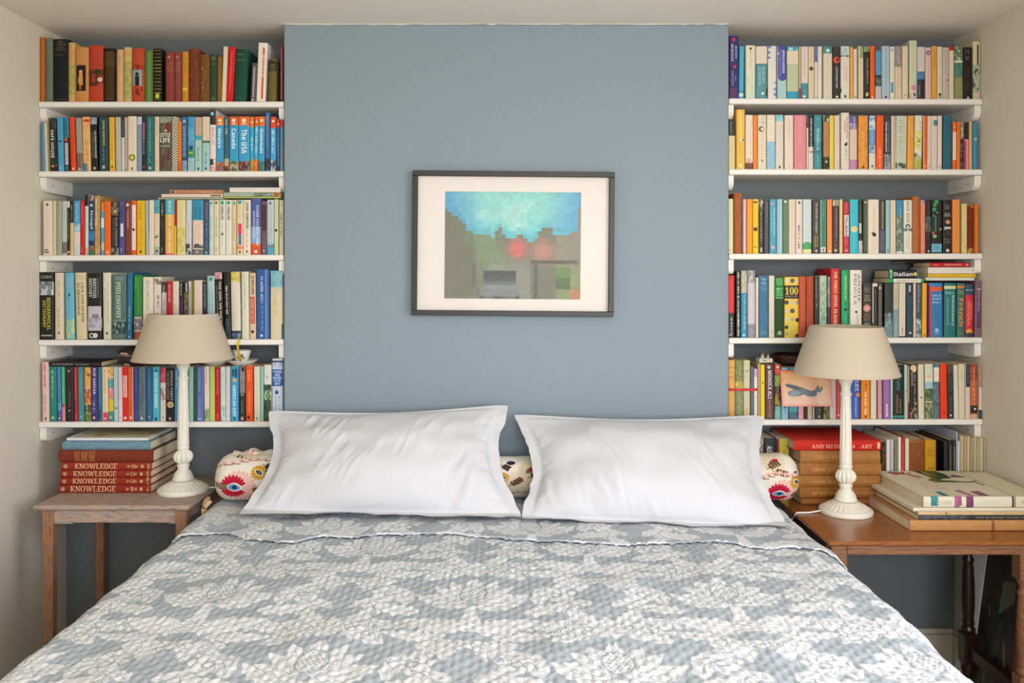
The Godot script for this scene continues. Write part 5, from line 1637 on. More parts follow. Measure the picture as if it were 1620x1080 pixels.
j|-957.0 1260.1 -12.9|26.3 243.9 149|0.5|0|d8d4c0|pale sage-lettered jacketed book on fourth shelf over the weathered table||D 4 56 35 65 98b8a0
p|-930.6 1260.1 -16.5|22.9 239.1 127|0.4|0|d8b898|tan black-lettered paperback on fourth shelf over the weathered table||T 4 33 28 75 302824 b JG BALLARD;R 15 85 36 77 c85a48;D 40 75 30 70 e0a088;O 89 24 201c1a 45
j|-893.2 1260.3 -12.4|46.6 251.6 148|0.3|0|2f5a98|tall blue jacketed book on fourth shelf over the weathered table||R 72 80 0 100 7a9cc8;D 10 50 35 55 c0d0e8;D 52 88 38 55 7a98c8;O 95 10 d0d8e8 40
j|-843.5 1260.4 -12.2|45.8 247.3 154|0.2|0|d8c8a8|blue-topped cream jacketed book on fourth shelf over the weathered table||M 0 24 6aa8bc 88b8c0;M 24 36 b8c4b0 d8c8a8;D 28 65 25 60 d0b878;R 88 100 78 100 50706c
p|-1679.0 961.7 -11.0|24.3 214.7 124|0.6|0|e0c0b8|tall pink red-lettered paperback on bottom shelf over the weathered table||D 3 42 30 62 c83838;D 46 50 30 60 e0b878;D 56 72 20 65 a09088;D 76 88 25 65 d89088;N 95 504848
p|-1652.3 961.7 -12.4|23.7 197.7 131|0.5|0|1f8070|sea green paperback on bottom shelf over the weathered table||D 6 60 28 62 a0d0c0;D 62 80 40 60 70b0a0;O 93 22 a8c0b8 45
p|-1631.0 961.7 -15.6|13.7 197.9 123|1.1|0|4a80b8|mid blue paperback on bottom shelf over the weathered table||B 66 80 58a0d0;B 80 100 5a60a8;O 94 26 c0d040 45
p|-1614.9 961.7 -12.7|11.2 197.7 123|0.9|0|48b878|green and pink paperback on bottom shelf over the weathered table||B 68 100 e08890;D 5 36 30 60 208050;O 71 46 b82830 50;D 38 64 35 60 90d0a8
p|-1593.2 961.8 -12.0|29.2 196.2 123|0.6|0|2a2028|black star-dotted paperback on bottom shelf over the weathered table||O 7 10 e0d8d0 50;O 4 4 c0b8b0 25;O 4 4 c0b8b0 75;D 12 42 40 60 682028;T 44 74 40 62 a09aa0 f JESSIE BURTON;O 80 9 e0d8d0 50;D 87 96 40 60 803038
p|-1570.9 961.8 -15.4|10.6 196.4 129|0.8|0|c01820|narrow red paperback on bottom shelf over the weathered table||R 0 8 0 100 e8d0c8;D 4 62 35 65 e8b8b0;D 87 97 35 60 f0d0c8
p|-1553.1 961.9 -17.3|22.4 196.6 132|0.7|0|4a8890|dusty teal paperback on bottom shelf over the weathered table||T 10 46 35 62 90c0c4 f Anna Funder;N 92 80b0b4
p|-1526.6 961.9 -10.5|21.4 196.1 124|0.6|0|e0a850|amber paperback on bottom shelf over the weathered table||M 0 20 e8b858 d09838;O 14 22 604028 70;D 24 54 25 60 c88838;R 10 90 36 66 e0b098;M 40 66 e0b070 b85830;B 69 84 3a5030;D 70 84 25 60 d8d8c8;M 85 100 4a6a30 7a8a38
p|-1504.4 961.8 -12.5|22.5 196.2 123|0|0|3f2f70|purple paperback on bottom shelf over the weathered table||T 2 50 35 72 e8e4f0 b ELIF SHAFAK;T 52 61 40 62 70a8d8 f OF;D 62 84 30 70 a898c8;N 93 f0d8a0
p|-1484.3 961.9 -15.0|15.5 196.4 124|0.3|0|34688a|ocean blue paperback on bottom shelf over the weathered table||D 4 68 35 62 78a8c0;R 30 70 78 96 204050
p|-1465.9 961.9 -15.8|20.3 196.5 129|0.5|0|e0d0b0|cream gold-lettered paperback on bottom shelf over the weathered table||T 5 50 30 65 d89040 b ELIF SHAFAK;D 56 84 35 65 b8a890;R 20 100 84 100 d83a58;N 95 f0d0b0
p|-1445.4 962.0 -16.8|18.3 196.5 124|0.8|0|4a9a90|multicoloured patchwork paperback on bottom shelf over the weathered table||M 0 22 e0b040 e08838 f0d8a8;D 23 36 30 68 b0d8d0;M 38 58 e07858 e08890;D 38 48 30 68 f0d0b8;B 59 82 e0b828;B 82 100 4a8a80;N 93 e8e0b0
p|-1426.6 962.0 -17.1|16.0 196.5 129|0.8|0|b8cdd8|icy blue paperback on bottom shelf over the weathered table||D 8 40 35 60 a0b4c8;N 76 304048;D 85 92 30 60 98b0b8
p|-1409.0 962.0 -10.6|12.0 196.1 127|0.5|0|e0ccc8|pale pink paperback on bottom shelf over the weathered table||D 8 60 35 65 b8a098;N 93 605050
p|-1393.7 962.0 -16.9|18.0 196.5 131|0.4|0|d81c18|scarlet paperback on bottom shelf over the weathered table||R 12 88 16 56 f0e0d8;T 17 55 22 74 c81c18 b EVERYTHING;O 94 28 f0e0d8 50
p|-1372.7 962.0 -14.5|18.3 196.4 132|0.3|0|d8501c|orange white-edged paperback on bottom shelf over the weathered table||R 0 8 0 100 f0e0d0;R 92 100 0 100 f0e0d0;D 5 60 38 62 e8a080;R 36 64 91 96 f0d8c8
p|-1352.2 962.1 -12.0|15.8 196.2 124|0.5|0|34408a|royal blue paperback on bottom shelf over the weathered table||D 4 46 38 65 7080c0;O 89 22 5868b0 45
p|-1330.6 962.0 -11.0|26.7 196.1 128|0|0|5a7078|stone grey paperback on bottom shelf over the weathered table||T 16 80 20 50 38484e f THE IDIOT;D 30 80 58 80 38484e;D 70 78 60 85 a0b0b0;N 94 c8d0d0
p|-1304.1 962.1 -10.7|18.8 196.1 126|0.4|0|2f6288|steel blue paperback on bottom shelf over the weathered table||D 8 60 38 62 6090b0;N 92 90b8cc
p|-1281.3 962.2 -15.5|26.0 196.4 126|0.3|0|48b0c8|turquoise paperback on bottom shelf over the weathered table||R 30 75 5 9 206878;T 9 76 30 72 e0f0f0 b AN AMERICAN MARRIAGE;O 96 24 205868 50
p|-1255.6 962.2 -13.3|20.0 193.5 126|0|0|e0d0c8|red-topped white paperback on bottom shelf over the weathered table||M 0 28 d04858 c83848 d86070;M 38 60 e0d0c8 b07068;D 60 85 30 60 d0b8b0;N 93 b08860
p|-1229.2 962.2 -11.5|30.2 194.8 130|0|0|1a1614|black white-lettered paperback on bottom shelf over the weathered table||T 6 62 58 82 e8e4dc F DONNA TARTT;T 7 60 15 38 d0ccc4 f THE SECRET HISTORY;O 69 38 e0c898 55;O 69 24 c0a068 55;N 95 e8b8a0
p|-1206.0 962.2 -13.6|15.6 194.9 129|0|0|4a98d0|clear blue paperback on bottom shelf over the weathered table||D 6 40 30 70 c0dcf0;D 50 90 50 75 8aa0d8
p|-1188.2 962.3 -12.9|14.9 196.3 124|0|0|c8b8a0|sandy paperback on bottom shelf over the weathered table||
p|-1172.1 962.3 -12.6|16.0 196.3 125|0|0|5a8a60|leaf green paperback on bottom shelf over the weathered table||
p|-1154.1 962.3 -13.2|17.5 197.8 131|0|0|98c0b0|seafoam paperback on bottom shelf over the weathered table||D 20 92 35 60 c0dcd0
p|-1139.9 962.3 -11.5|8.6 196.2 129|0|0|2a5a30|thin dark green paperback on bottom shelf over the weathered table||M 30 100 504830 2a5a30
p|-1122.0 962.4 -13.8|26.6 197.0 125|0|0|5a70a8|cornflower blue paperback on bottom shelf over the weathered table||T 4 46 30 60 c8d0e8 s Shy Creatures;T 55 94 35 58 a0b0d8 s CLARE CHAMBERS;R 25 70 95 97 e0e4f0
p|-1097.7 962.5 -16.9|18.6 198.0 129|0.5|0|e0d0c8|pink-lettered white paperback on bottom shelf over the weathered table||T 8 32 25 60 d86070 f Lullaby;M 78 100 c0b898 809068
p|-1077.7 962.5 -16.7|20.1 198.0 129|0.3|0|b8c870|lime green paperback on bottom shelf over the weathered table||R 60 100 0 100 c8c458;D 10 46 20 40 98b050
p|-1056.9 962.5 -13.0|17.2 196.3 124|0.5|0|c01018|bright red paperback on bottom shelf over the weathered table||D 5 50 38 65 e8b0b0;D 86 97 38 62 f0c8c8
p|-1037.9 962.5 -11.0|16.6 196.2 125|0.4|0|c8d8d0|mint white paperback on bottom shelf over the weathered table||M 70 100 98b8b0 c8d8d0;D 10 60 35 65 a8bcb4
p|-1021.6 962.5 -16.9|15.5 196.6 127|0|0|d8d0c8|off-white paperback on bottom shelf over the weathered table||D 20 80 35 65 c0b8b4;G 90 91 2 90a0a8
p|-996.9 962.5 -15.5|30.1 197.9 128|0|0|3a98c8|azure paperback on bottom shelf over the weathered table||R 20 45 5 18 1f4a68;R 52 85 4 20 1f4a68;O 25 24 e0b050 50;T 34 92 28 66 e8f0f0 b AMERICAN DIRT;N 95 205870
p|-967.2 962.6 -10.9|20.6 196.2 125|0.3|0|282428|grey-topped black paperback on bottom shelf over the weathered table||M 0 48 908890 807880;R 40 90 0 8 181418;O 51 30 707878 50;D 60 86 35 60 a8b0b0;R 28 68 92 98 c8a8a0
p|-942.3 962.7 -12.7|25.8 199.2 131|0.3|0|e85018|vermilion paperback on bottom shelf over the weathered table||T 8 28 30 62 f0c890 s LOSS;T 45 86 38 58 f0d080 s VICTORIA HISLOP;O 93 20 402010 40
p|-914.1 962.7 -11.4|21.3 197.7 130|0.4|0|d8d0b8|ivory paperback on bottom shelf over the weathered table||D 15 90 40 60 c8c0a8;N 95 907858
p|-896.9 962.7 -11.1|12.5 197.6 128|0|0|90b8b0|slim sage paperback on bottom shelf over the weathered table||
p|-876.7 962.7 -12.3|26.3 203.4 131|0|0|d8d4c8|white and dark leaf-patterned paperback on bottom shelf over the weathered table||D 18 24 30 65 90a0a8;M 35 100 3a4a30 506038 2a3824;O 55 24 b8c8a0 40;M 45 62 90a878 3a4a30 b8c8a0
j|-842.3 962.8 -17.4|39.6 225.3 145|0|0|c8d0e0|blue and white jacketed book on bottom shelf over the weathered table||B 3 6 404868;M 6 15 c8d0e0 a0a8b8;R 2 98 17 44 2a58a0;H 19 23 10 90 d0e0f0 b THERE;H 24 28 25 75 d0e0f0 b ARE;H 29 33 10 90 d0e0f0 b RIVERS;H 34 37 20 80 d0e0f0 b IN THE;H 38 42 25 75 d0e0f0 b SKY;O 54 18 2a5890 45;R 42 48 48 53 2a5890;T 60 84 55 78 808898 s ELIF;T 60 84 25 45 808898 s SHAFAK;G 85 86 2 8090a8
j|812.9 2130.5 -11.9|35.6 227.4 145|0|0|2f2a68|dark violet jacketed book on top shelf over the polished table||T 16 37 58 82 e0dcec F JESSIE;T 13 41 22 44 e0dcec F BURTON;O 6 18 c83038 50;O 49 16 d83838 60;T 55 80 28 45 c0b8d8 f CONFESSION;D 64 72 60 75 b0a8c8;M 82 100 3f2a68 582a60
p|839.8 2130.6 -14.0|17.5 189.6 131|-0.7|0|48a8c8|bright cyan paperback on top shelf over the polished table||B 86 88 208098;B 90 96 c0dce4
p|872.7 2130.4 -11.1|35.0 192.4 127|0|0|e0d4c0|cream and pale green paperback on top shelf over the polished table||N 6 303028;T 11 50 38 62 a8a498 s Bill Bryson;M 54 100 c8d4b8 d0d8c4
p|913.0 2130.3 -12.7|42.4 189.5 125|0|0|4a8a90|teal and cream paperback on top shelf over the polished table||B 0 33 e0d0bc;E 10 20 20 75 c8d0d0 3;T 38 72 55 78 d0e4e4 f MARGARET;T 38 75 22 45 d0e4e4 f ATWOOD;M 76 100 4a8a90 5a9498;R 88 100 80 95 182828;O 90 12 d0e0e0 60
p|950.8 2130.2 -10.7|30.3 190.0 123|0|0|e0d8d0|white with lilac petals paperback on top shelf over the polished table||O 2 20 8088c8 20;O 12 20 8088c8 10;O 22 16 8088c8 15;D 10 88 45 60 d0b098;O 82 18 8088c8 85;O 92 20 8088c8 85;O 70 14 8890c8 90
p|986.3 2130.1 -11.7|34.1 190.0 126|0|0|a8c8c8|violet-topped aqua paperback on top shelf over the polished table||R 8 100 0 58 4a4a98;O 58 46 4a4a98 55;T 8 52 55 78 e0e4f0 b BRIAN GREENE;T 6 58 22 42 b8bce0 s The Elegant Universe;O 14 14 d0e0e8 6
p|1026.9 2130.0 -14.7|43.4 189.6 125|0|0|b8c0a0|blue and green blocked paperback on top shelf over the polished table||B 0 8 3a98b0;M 2 7 d0e4e8 3a98b0;B 8 33 e0d0b8;B 86 100 2a98b8
p|1051.9 2129.9 -11.4|5.9 189.4 128|0|0|c8b890|very thin buff paperback on top shelf over the polished table||B 80 100 b04038
p|1070.7 2129.9 -16.9|25.5 189.8 127|0|0|dcccc0|pale with blue foot paperback on top shelf over the polished table||D 5 60 38 60 b0a0b8;B 70 100 3a88a8;M 72 100 3a88a8 607878 3a98b8;O 95 20 e0d0d0 45
p|1094.3 2129.8 -15.0|21.0 189.6 126|0|0|d8c8a8|beige with brown emblem paperback on top shelf over the polished table||O 42 36 5a4a28 50;D 4 36 38 60 c8a888;D 54 86 38 62 c0b090
p|1111.1 2129.8 -13.4|10.7 189.5 129|0|0|dcd0c8|slim blue-topped paperback on top shelf over the polished table||M 0 30 4a5a98 6878b0;N 96 604030
p|1124.6 2129.7 -12.7|15.1 189.5 125|0|0|e0d4c4|slim white paperback on top shelf over the polished table||D 8 70 35 60 d0c4b4
p|1153.0 2129.7 -12.1|32.6 190.1 127|0|0|d8ccb8|teal-topped ivory paperback on top shelf over the polished table||M 0 14 5a9090 4a8488;O 8 18 d8e8e4 50;D 20 90 38 62 d0bca8
p|1185.6 2129.6 -14.6|27.6 188.1 132|0|0|2f2a28|black with red emblem paperback on top shelf over the polished table||E 4 12 20 80 882820 2;O 25 42 e04a28 50;O 24 18 2f2a28 62;T 38 79 40 64 e0dcd4 b CATCHING FIRE;R 40 70 94 98 e0d8d0
p|1216.4 2129.5 -13.3|32.7 190.1 131|0|0|dcd4c8|white red-lettered paperback on top shelf over the polished table||M 2 16 dcd4c8 a8c0c8;M 17 20 202420 a0a898;E 22 34 20 80 c0b8b0 3;T 38 68 58 76 d88080 f DANGEROUS;T 38 66 30 50 d88080 f PLACES;N 95 302c28;R 0 8 80 88 201814
p|1240.1 2129.4 -13.4|11.6 188.1 127|0|0|e0a850|slim apricot paperback on top shelf over the polished table||
p|1253.8 2129.4 -14.6|12.5 180.7 123|0|0|e0d0c0|slim off-white paperback on top shelf over the polished table||D 10 70 40 60 c0bca8;N 95 404040
p|1274.5 2129.3 -15.6|19.0 192.0 124|0|0|d8c8a8|green-topped buff paperback on top shelf over the polished table||R 30 95 0 23 88a070;D 30 90 38 62 c0a8a0
p|1296.0 2129.3 -15.4|21.2 190.5 132|0|0|24241c|black silver-lettered paperback on top shelf over the polished table||M 0 10 b0b098 708858;T 22 72 42 70 d0d0c8 F Purple Hibiscus;D 18 80 14 32 605c50;O 90 28 98b868 55;O 93 16 e0e0b0 50
p|1315.3 2129.2 -12.5|16.7 191.8 125|0|0|e86018|vivid orange paperback on top shelf over the polished table||D 10 60 40 60 c84008;N 97 f0d8c0
p|1337.5 2129.2 -14.3|22.6 174.1 113|0|0|5a90b8|short blue paperback on top shelf over the polished table||R 0 100 50 72 2a3028;M 54 70 303830 606860;B 74 100 c0b8b8
p|1363.7 2129.1 -13.8|28.5 191.9 129|0|0|a8bcc8|powder blue paperback on top shelf over the polished table||D 4 54 40 64 8098b0;D 56 92 45 62 8090a0;N 96 304860
p|1388.3 2129.0 -15.8|17.1 190.5 124|0|0|dcd8c8|blue-stamped ivory paperback on top shelf over the polished table||R 20 75 68 88 4a98b0;O 6 30 90b8c0 50;D 22 60 40 58 b0b8c0
p|1409.2 2129.0 -13.1|24.2 191.8 130|0|0|d8c0a8|grey-topped peach paperback on top shelf over the polished table||M 0 38 8a8078 9a9088;D 10 34 38 60 c8c0b8;G 38 39 2 806050;D 42 82 40 60 b8a088
p|1435.5 2128.9 -17.5|22.0 192.7 127|0|0|dccbb0|pale sand paperback on top shelf over the polished table||D 10 60 40 58 c8b498;O 92 16 b0a080 50
j|1465.2 2128.8 -17.2|28.8 213.5 154|0|0|c8ccb0|tall pale green jacketed book on top shelf over the polished table||D 4 60 35 50 b0b498;O 80 34 d088a0 55;M 88 100 d0a0b0 c8ccb0;O 92 14 302020 65
p|1493.4 2128.8 -15.9|27.0 189.6 128|0|0|d0c8c0|photographic blue-foot paperback on top shelf over the polished table||T 4 42 18 45 b0b0b4 s ROWLING;B 47 66 4a78a8;M 62 74 303840 202428;B 74 100 202428;T 72 97 15 35 c8ccd0 s VACANCY
p|1519.1 2128.7 -16.1|21.8 187.5 131|0|0|d8b8b0|rose pink paperback on top shelf over the polished table||O 10 40 8a5070 50;O 10 24 b89098 50;D 30 95 40 62 b89090
p|1539.5 2128.6 -12.9|18.5 191.8 131|0|0|d8a040|mustard paperback on top shelf over the polished table||D 6 42 40 64 604818;D 90 98 30 60 b88428
p|1559.9 2128.6 -14.8|17.8 190.4 123|0|0|dcd0b8|cream red-titled paperback on top shelf over the polished table||D 12 58 40 60 d08868;D 60 85 40 60 706858;O 91 30 38403c 50;O 96 18 38403c 50
p|1581.2 2128.5 -14.1|23.3 187.4 125|0|0|c0b0a8|mushroom paperback on top shelf over the polished table||D 6 50 40 60 a89890;O 58 26 d0b8a0 50;O 63 12 504848 75
p|1601.3 2128.5 -11.1|16.4 188.7 126|0|0|dcccb8|red-capped cream paperback on top shelf over the polished table||B 0 7 c01820;D 20 90 40 60 c8b49c
p|1629.9 2128.4 -16.9|30.9 190.6 124|0|0|9a9a68|green pictorial paperback on top shelf over the polished table||M 0 26 d8d4b8 3a5a48 788858;B 26 30 e0dcc8;M 30 58 5a8a78 48786c;M 58 100 98986a 8a8a58
p|1662.1 2128.3 -15.5|31.5 189.0 131|0|0|181214|black red-lettered paperback on top shelf over the polished table||E 4 30 25 70 605858 2;T 35 86 40 66 802028 f CARAVAGGIO;N 97 d0c8c0
j|1695.8 2128.2 -17.4|27.9 209.9 146|0|0|d8c8a0|tall cream botanical jacketed book on top shelf over the polished table||R 50 74 6 70 2a1c18;D 8 60 56 68 a08868;M 40 88 2a4a48 d8c8a0 90a898;B 90 100 d0b898
p|805.2 1875.0 -10.5|23.7 180.0 108|0|0|d8c490|black-topped buff paperback on second shelf over the polished table||B 0 33 2f2c2c;D 5 30 25 45 b8b8b0;D 40 92 45 60 b8b068
j|837.4 1875.0 -11.4|31.4 215.6 145|0|0|e8b850|tall golden jacketed book on second shelf over the polished table||T 4 48 40 62 f0dca0 b FUNNY GIRL;O 51 18 e8e0d0 60;O 51 10 403020 75;D 56 88 38 58 c8983a;O 94 18 f0d8a0 50
p|869.5 1874.9 -16.2|27.6 196.6 124|0|0|e4d4c4|cream orange-lettered paperback on second shelf over the polished table||T 12 72 55 74 e09868 f WILLIAM BOYD;D 25 60 25 40 d0c8a8;O 84 34 d8a890 45;M 88 100 a07858 604030
p|892.3 1874.9 -17.3|14.8 195.8 132|0|0|f08018|narrow orange paperback on second shelf over the polished table||R 0 20 0 100 f0a050
p|915.4 1874.9 -13.1|30.8 196.4 123|0|0|dcd0b8|parchment paperback on second shelf over the polished table||D 3 20 40 75 b0a898;O 26 32 404438 42;O 26 20 dcd0b8 50;D 32 78 40 60 c8b878;N 84 908868
p|947.2 1874.8 -11.1|30.6 196.3 124|0|0|e4d4c0|cream and pale blue paperback on second shelf over the polished table||B 49 100 88b8d0;M 50 100 88b8d0 98c0d4
p|978.0 1874.8 -11.2|28.5 196.3 127|0|0|dcd0c0|blue-topped ivory paperback on second shelf over the polished table||M 0 12 3aa0b8 90d0d8;D 20 92 42 58 c8b4a8;N 96 604838
p|1013.2 1874.8 -14.6|32.7 195.6 127|0|0|e0d0c0|plain blush-white paperback on second shelf over the polished table||D 5 50 40 58 b8aca0;D 90 98 40 60 a89c90
p|1053.8 1874.7 -14.7|45.4 196.5 132|0|0|dc8890|fat pink paperback on second shelf over the polished table||D 4 50 45 58 e8a8b0;D 88 98 45 58 e8a8b0;O 90 4 301818 3
p|1080.9 1874.7 -15.8|6.2 150.6 105|0|0|e0ccb8|short thin cream paperback on second shelf over the polished table||
p|1093.6 1874.7 -16.5|17.4 195.2 128|0|0|e0d0c8|black-topped white paperback on second shelf over the polished table||B 0 58 2a2424;T 5 58 35 70 e8e4e0 b MORE THAN YOU CAN SAY;O 66 40 d86050 55;R 0 100 63 66 e0d0c8;D 75 96 40 60 c0b0a8
p|1116.8 1874.7 -11.0|28.4 196.3 125|0|0|3a8890|teal script-lettered paperback on second shelf over the polished table||T 24 66 30 75 a0d0d4 F Wedlock;D 5 12 40 62 90c0c8;B 50 70 2f7a84;T 24 66 30 75 a0d0d4 F Wedlock;D 74 94 42 60 80b8c0
p|1148.5 1874.7 -14.2|22.0 195.0 131|0|0|b08050|tan with cat photograph paperback on second shelf over the polished table||M 0 12 d8d0c8 304838;D 40 70 42 58 a07040;M 77 100 302820 504438 181410;O 86 18 d0c8c0 50
p|1168.3 1874.6 -14.1|15.4 195.0 132|0|0|e0c838|lemon paperback on second shelf over the polished table||R 0 12 0 100 f0e898;D 80 96 40 60 a89828
p|1187.8 1874.6 -15.2|20.2 195.1 130|0|0|dcc8b8|plain shell pink paperback on second shelf over the polished table||D 6 50 42 58 c8b4a8;D 90 97 35 60 a89c98
j|1218.2 1874.6 -16.9|30.8 205.6 147|0|0|dcd4c4|tall white bird-printed jacketed book on second shelf over the polished table||T 6 46 62 80 603838 s THE GIRL ON THE;T 14 36 35 55 d04038 s LANDING;O 56 18 303438 55;O 53 10 303438 68;D 62 84 40 75 a8a8a8
p|1247.0 1874.6 -13.7|26.4 195.0 132|0|0|d8c0b0|rainbow-tinted paperback on second shelf over the polished table||B 0 16 5a5a98;M 14 26 7068a0 b098b0;D 4 22 50 72 d0d0e8;D 40 84 35 55 d0a890;M 82 100 c090b0 b880b0
p|1281.4 1874.5 -13.0|35.0 194.4 123|0|0|e09030|amber paperback on second shelf over the polished table||M 0 100 e09030 e49c40 d88828;D 26 84 45 60 e8b070;N 96 503010
p|1315.7 1874.5 -16.0|23.8 194.6 129|0|0|6a98c0|blue sky and snow paperback on second shelf over the polished table||M 0 26 6a98c0 d0d8d8;D 22 50 40 60 b0c8d8;B 68 100 d8d4c4;M 56 70 d8d4c4 6a98c0;O 61 12 202428 50;N 94 605848
p|1341.0 1874.6 -12.0|26.4 194.3 131|-0.7|0|e85a10|orange wide-lettered paperback on second shelf over the polished table||D 2 50 40 62 b84408;D 62 96 38 62 f0c0a0
p|1369.8 1874.5 -14.6|24.6 194.5 131|-0.3|0|3a3840|charcoal paperback on second shelf over the polished table||T 12 68 56 76 b0b0b8 f SUITE FRANCAISE;T 12 68 18 40 e0e0e4 b IRENE NEMIROVSKY;M 72 100 8a8890 6a6870 a0a0a4
p|1389.0 1874.4 -14.7|10.1 193.6 130|0|0|d8c4b0|thin pinkish paperback on second shelf over the polished table||
p|1396.6 1874.4 -13.5|4.4 193.5 132|0|0|d4c0a8|very thin oatmeal paperback on second shelf over the polished table||
p|1419.3 1874.7 -15.3|40.3 193.6 124|-0.9|0|c4c8b0|wide celadon paperback on second shelf over the polished table||D 8 48 25 70 b0b098;D 50 60 30 55 a0b0b8;D 62 74 40 65 b0b8c0;M 88 98 c4c8b0 405048
p|1453.5 1874.5 -15.6|22.9 194.5 127|-0.7|0|e8a040|marigold paperback on second shelf over the polished table||D 40 82 42 64 c87828;M 0 14 e8a850 e09838
p|1479.5 1874.6 -11.5|26.7 194.3 130|-1.0|0|d8d8c0|yellow pine-printed paperback on second shelf over the polished table||D 10 40 60 85 d08070;M 30 62 d8c838 e0d050 d8d8c0;D 42 56 30 70 807828;M 70 77 405038 d8d8c0;B 77 100 b0b878;M 84 100 b8b840 a0a858
p|1506.2 1874.3 -11.4|14.8 193.4 127|0|0|d86020|rust orange paperback on second shelf over the polished table||R 0 15 0 100 e8d0c0;D 5 90 45 60 c84810;N 94 f0d0b8
p|1521.8 1874.4 -17.5|14.0 193.8 128|-0.6|0|e0ccc0|narrow blush paperback on second shelf over the polished table||D 10 80 40 60 c8b4a8;O 94 14 504840 45
p|1539.8 1874.3 -14.5|21.4 193.6 129|-0.3|0|dcc8c0|teal-stamped pale paperback on second shelf over the polished table||M 8 18 3a7a80 50888c;R 0 30 0 18 dcc8c0;D 25 80 42 58 c8b4ac
p|1558.2 1874.3 -10.7|14.6 193.3 125|-0.3|0|e0d0c4|narrow pearl paperback on second shelf over the polished table||D 5 30 40 60 c0b0a8;O 95 16 704838 45
p|1587.9 1874.3 -16.2|32.1 194.6 128|-0.4|0|1f6070|deep teal paperback on second shelf over the polished table||D 40 90 45 60 40808c
p|1612.3 1874.2 -13.5|13.7 172.1 113|-0.3|0|e06828|small orange-white paperback on second shelf over the polished table||R 8 92 21 80 e8d8c8;D 26 76 40 60 b09080;N 10 f0e0d0
p|1626.5 1874.2 -11.8|11.9 172.1 108|-0.5|0|e07018|small orange paperback on second shelf over the polished table||D 5 40 40 60 a84808;R 0 10 0 100 f0a050
p|1639.8 1874.2 -14.4|11.9 170.7 106|-0.6|0|3a4a48|small dark foliage paperback on second shelf over the polished table||M 0 36 c8b898 807860;M 36 100 2a3a38 507880 182020
p|1655.6 1874.2 -13.3|18.4 170.7 110|0|0|e09090|small black-topped pink paperback on second shelf over the polished table||B 0 36 1a1614;R 70 88 4 34 484038;R 0 40 38 100 a82038;D 60 90 55 75 c87878
p|1672.9 1874.1 -16.6|11.0 173.8 114|0|0|d8b070|small buff paperback on second shelf over the polished table||D 10 60 40 60 b89858
p|1689.5 1874.1 -16.4|16.3 172.3 110|0|0|3a88b0|small blue paperback on second shelf over the polished table||O 36 26 c0d0d8 60;D 40 95 40 60 5a9cc0
h|802.1 1569.1 -12.8|18.1 198.6 146|0|0|dcdcb0|pale primrose hardback on third shelf over the polished table||G 93 94 2 c8a860
h|830.2 1569.1 -16.9|31.3 219.7 144|0|0|a86038|worn tan leather hardback on third shelf over the polished table||M 0 100 a86038 a05a34 ac663e
p|851.9 1569.2 -11.2|11.4 197.0 124|0|0|d0b8c0|slim lilac-pink paperback on third shelf over the polished table||
p|870.7 1569.2 -14.1|20.5 197.2 129|0|0|f09828|plain orange paperback on third shelf over the polished table||D 20 80 45 58 e8a848
p|892.5 1569.2 -13.9|20.8 197.2 130|0|0|f0c010|egg-yolk yellow paperback on third shelf over the polished table||R 10 75 4 7 302808;D 12 48 42 60 c89810;O 55 36 403010 45;D 66 84 42 60 b08c10;D 87 89 12 70 403008
p|913.2 1569.2 -16.8|17.1 197.4 129|0|0|3a3a38|charcoal pictorial paperback on third shelf over the polished table||M 0 20 c8c8c0 3a3a38 707060;D 22 77 40 66 c8c8c0;R 25 75 89 97 a0b0b0
p|931.0 1569.3 -12.1|18.0 197.1 126|0|0|4a4244|dark umber paperback on third shelf over the polished table||T 6 44 40 66 a09498 b JONATHAN COE;D 46 92 42 60 807678
p|955.3 1569.3 -15.4|25.0 197.3 132|0|0|4a9cb0|lagoon blue paperback on third shelf over the polished table||O 8 22 c0a0b0 45;T 16 66 55 78 a8dce4 b KATE ATKINSON;D 24 58 22 40 90ccd8;O 88 26 d0a0b8 50
p|979.1 1569.3 -13.8|20.8 197.2 125|0|0|98bcc8|plain pale blue paperback on third shelf over the polished table||R 50 100 0 100 a8c8d0
p|1001.4 1569.4 -14.9|20.8 196.4 128|0|0|5a7a58|moss green paperback on third shelf over the polished table||O 4 22 d8e0d0 45;D 12 68 42 58 90a890;R 88 100 0 100 c8ccb0
p|1025.1 1569.4 -15.1|23.5 196.4 125|0|0|dcccb8|cream spaced-lettered paperback on third shelf over the polished table||T 4 46 35 60 b0a8a0 s THE NAME;D 48 95 42 58 d0bca8
p|1049.3 1569.4 -11.9|24.0 196.2 128|0|0|e0d0c0|cream red-and-black-lettered paperback on third shelf over the polished table||N 6 403830;D 12 46 44 58 d0bcac;T 48 58 30 60 504850 b BR;T 58 75 28 62 d86860 b ICK;T 78 91 28 60 484850 b LAN
p|1079.3 1569.4 -14.6|31.8 196.4 125|0|0|c8d4d4|pale ice with green hill paperback on third shelf over the polished table||O 88 60 4aa060 50;B 92 100 e0d8a0;D 8 60 45 56 b8c8c8;O 44 8 d8a0a0 90;O 56 8 d8a8a8 10
p|1111.8 1569.5 -14.1|28.8 194.2 132|0|0|403c34|dark script-lettered paperback on third shelf over the polished table||T 5 63 35 68 d8d4cc F The Midwife's Daughter;T 66 88 55 72 d8b848 b PATRICIA;T 66 88 28 45 d8b848 b FERGUSON;N 95 d8b0a8
p|1136.6 1569.5 -12.6|20.2 195.6 126|0|0|1f8068|emerald white-edged paperback on third shelf over the polished table||R 0 10 0 100 d0d8d0;R 90 100 0 100 d0d8d0;D 4 34 40 62 80c0ac;B 88 97 d0d4cc;N 93 304840
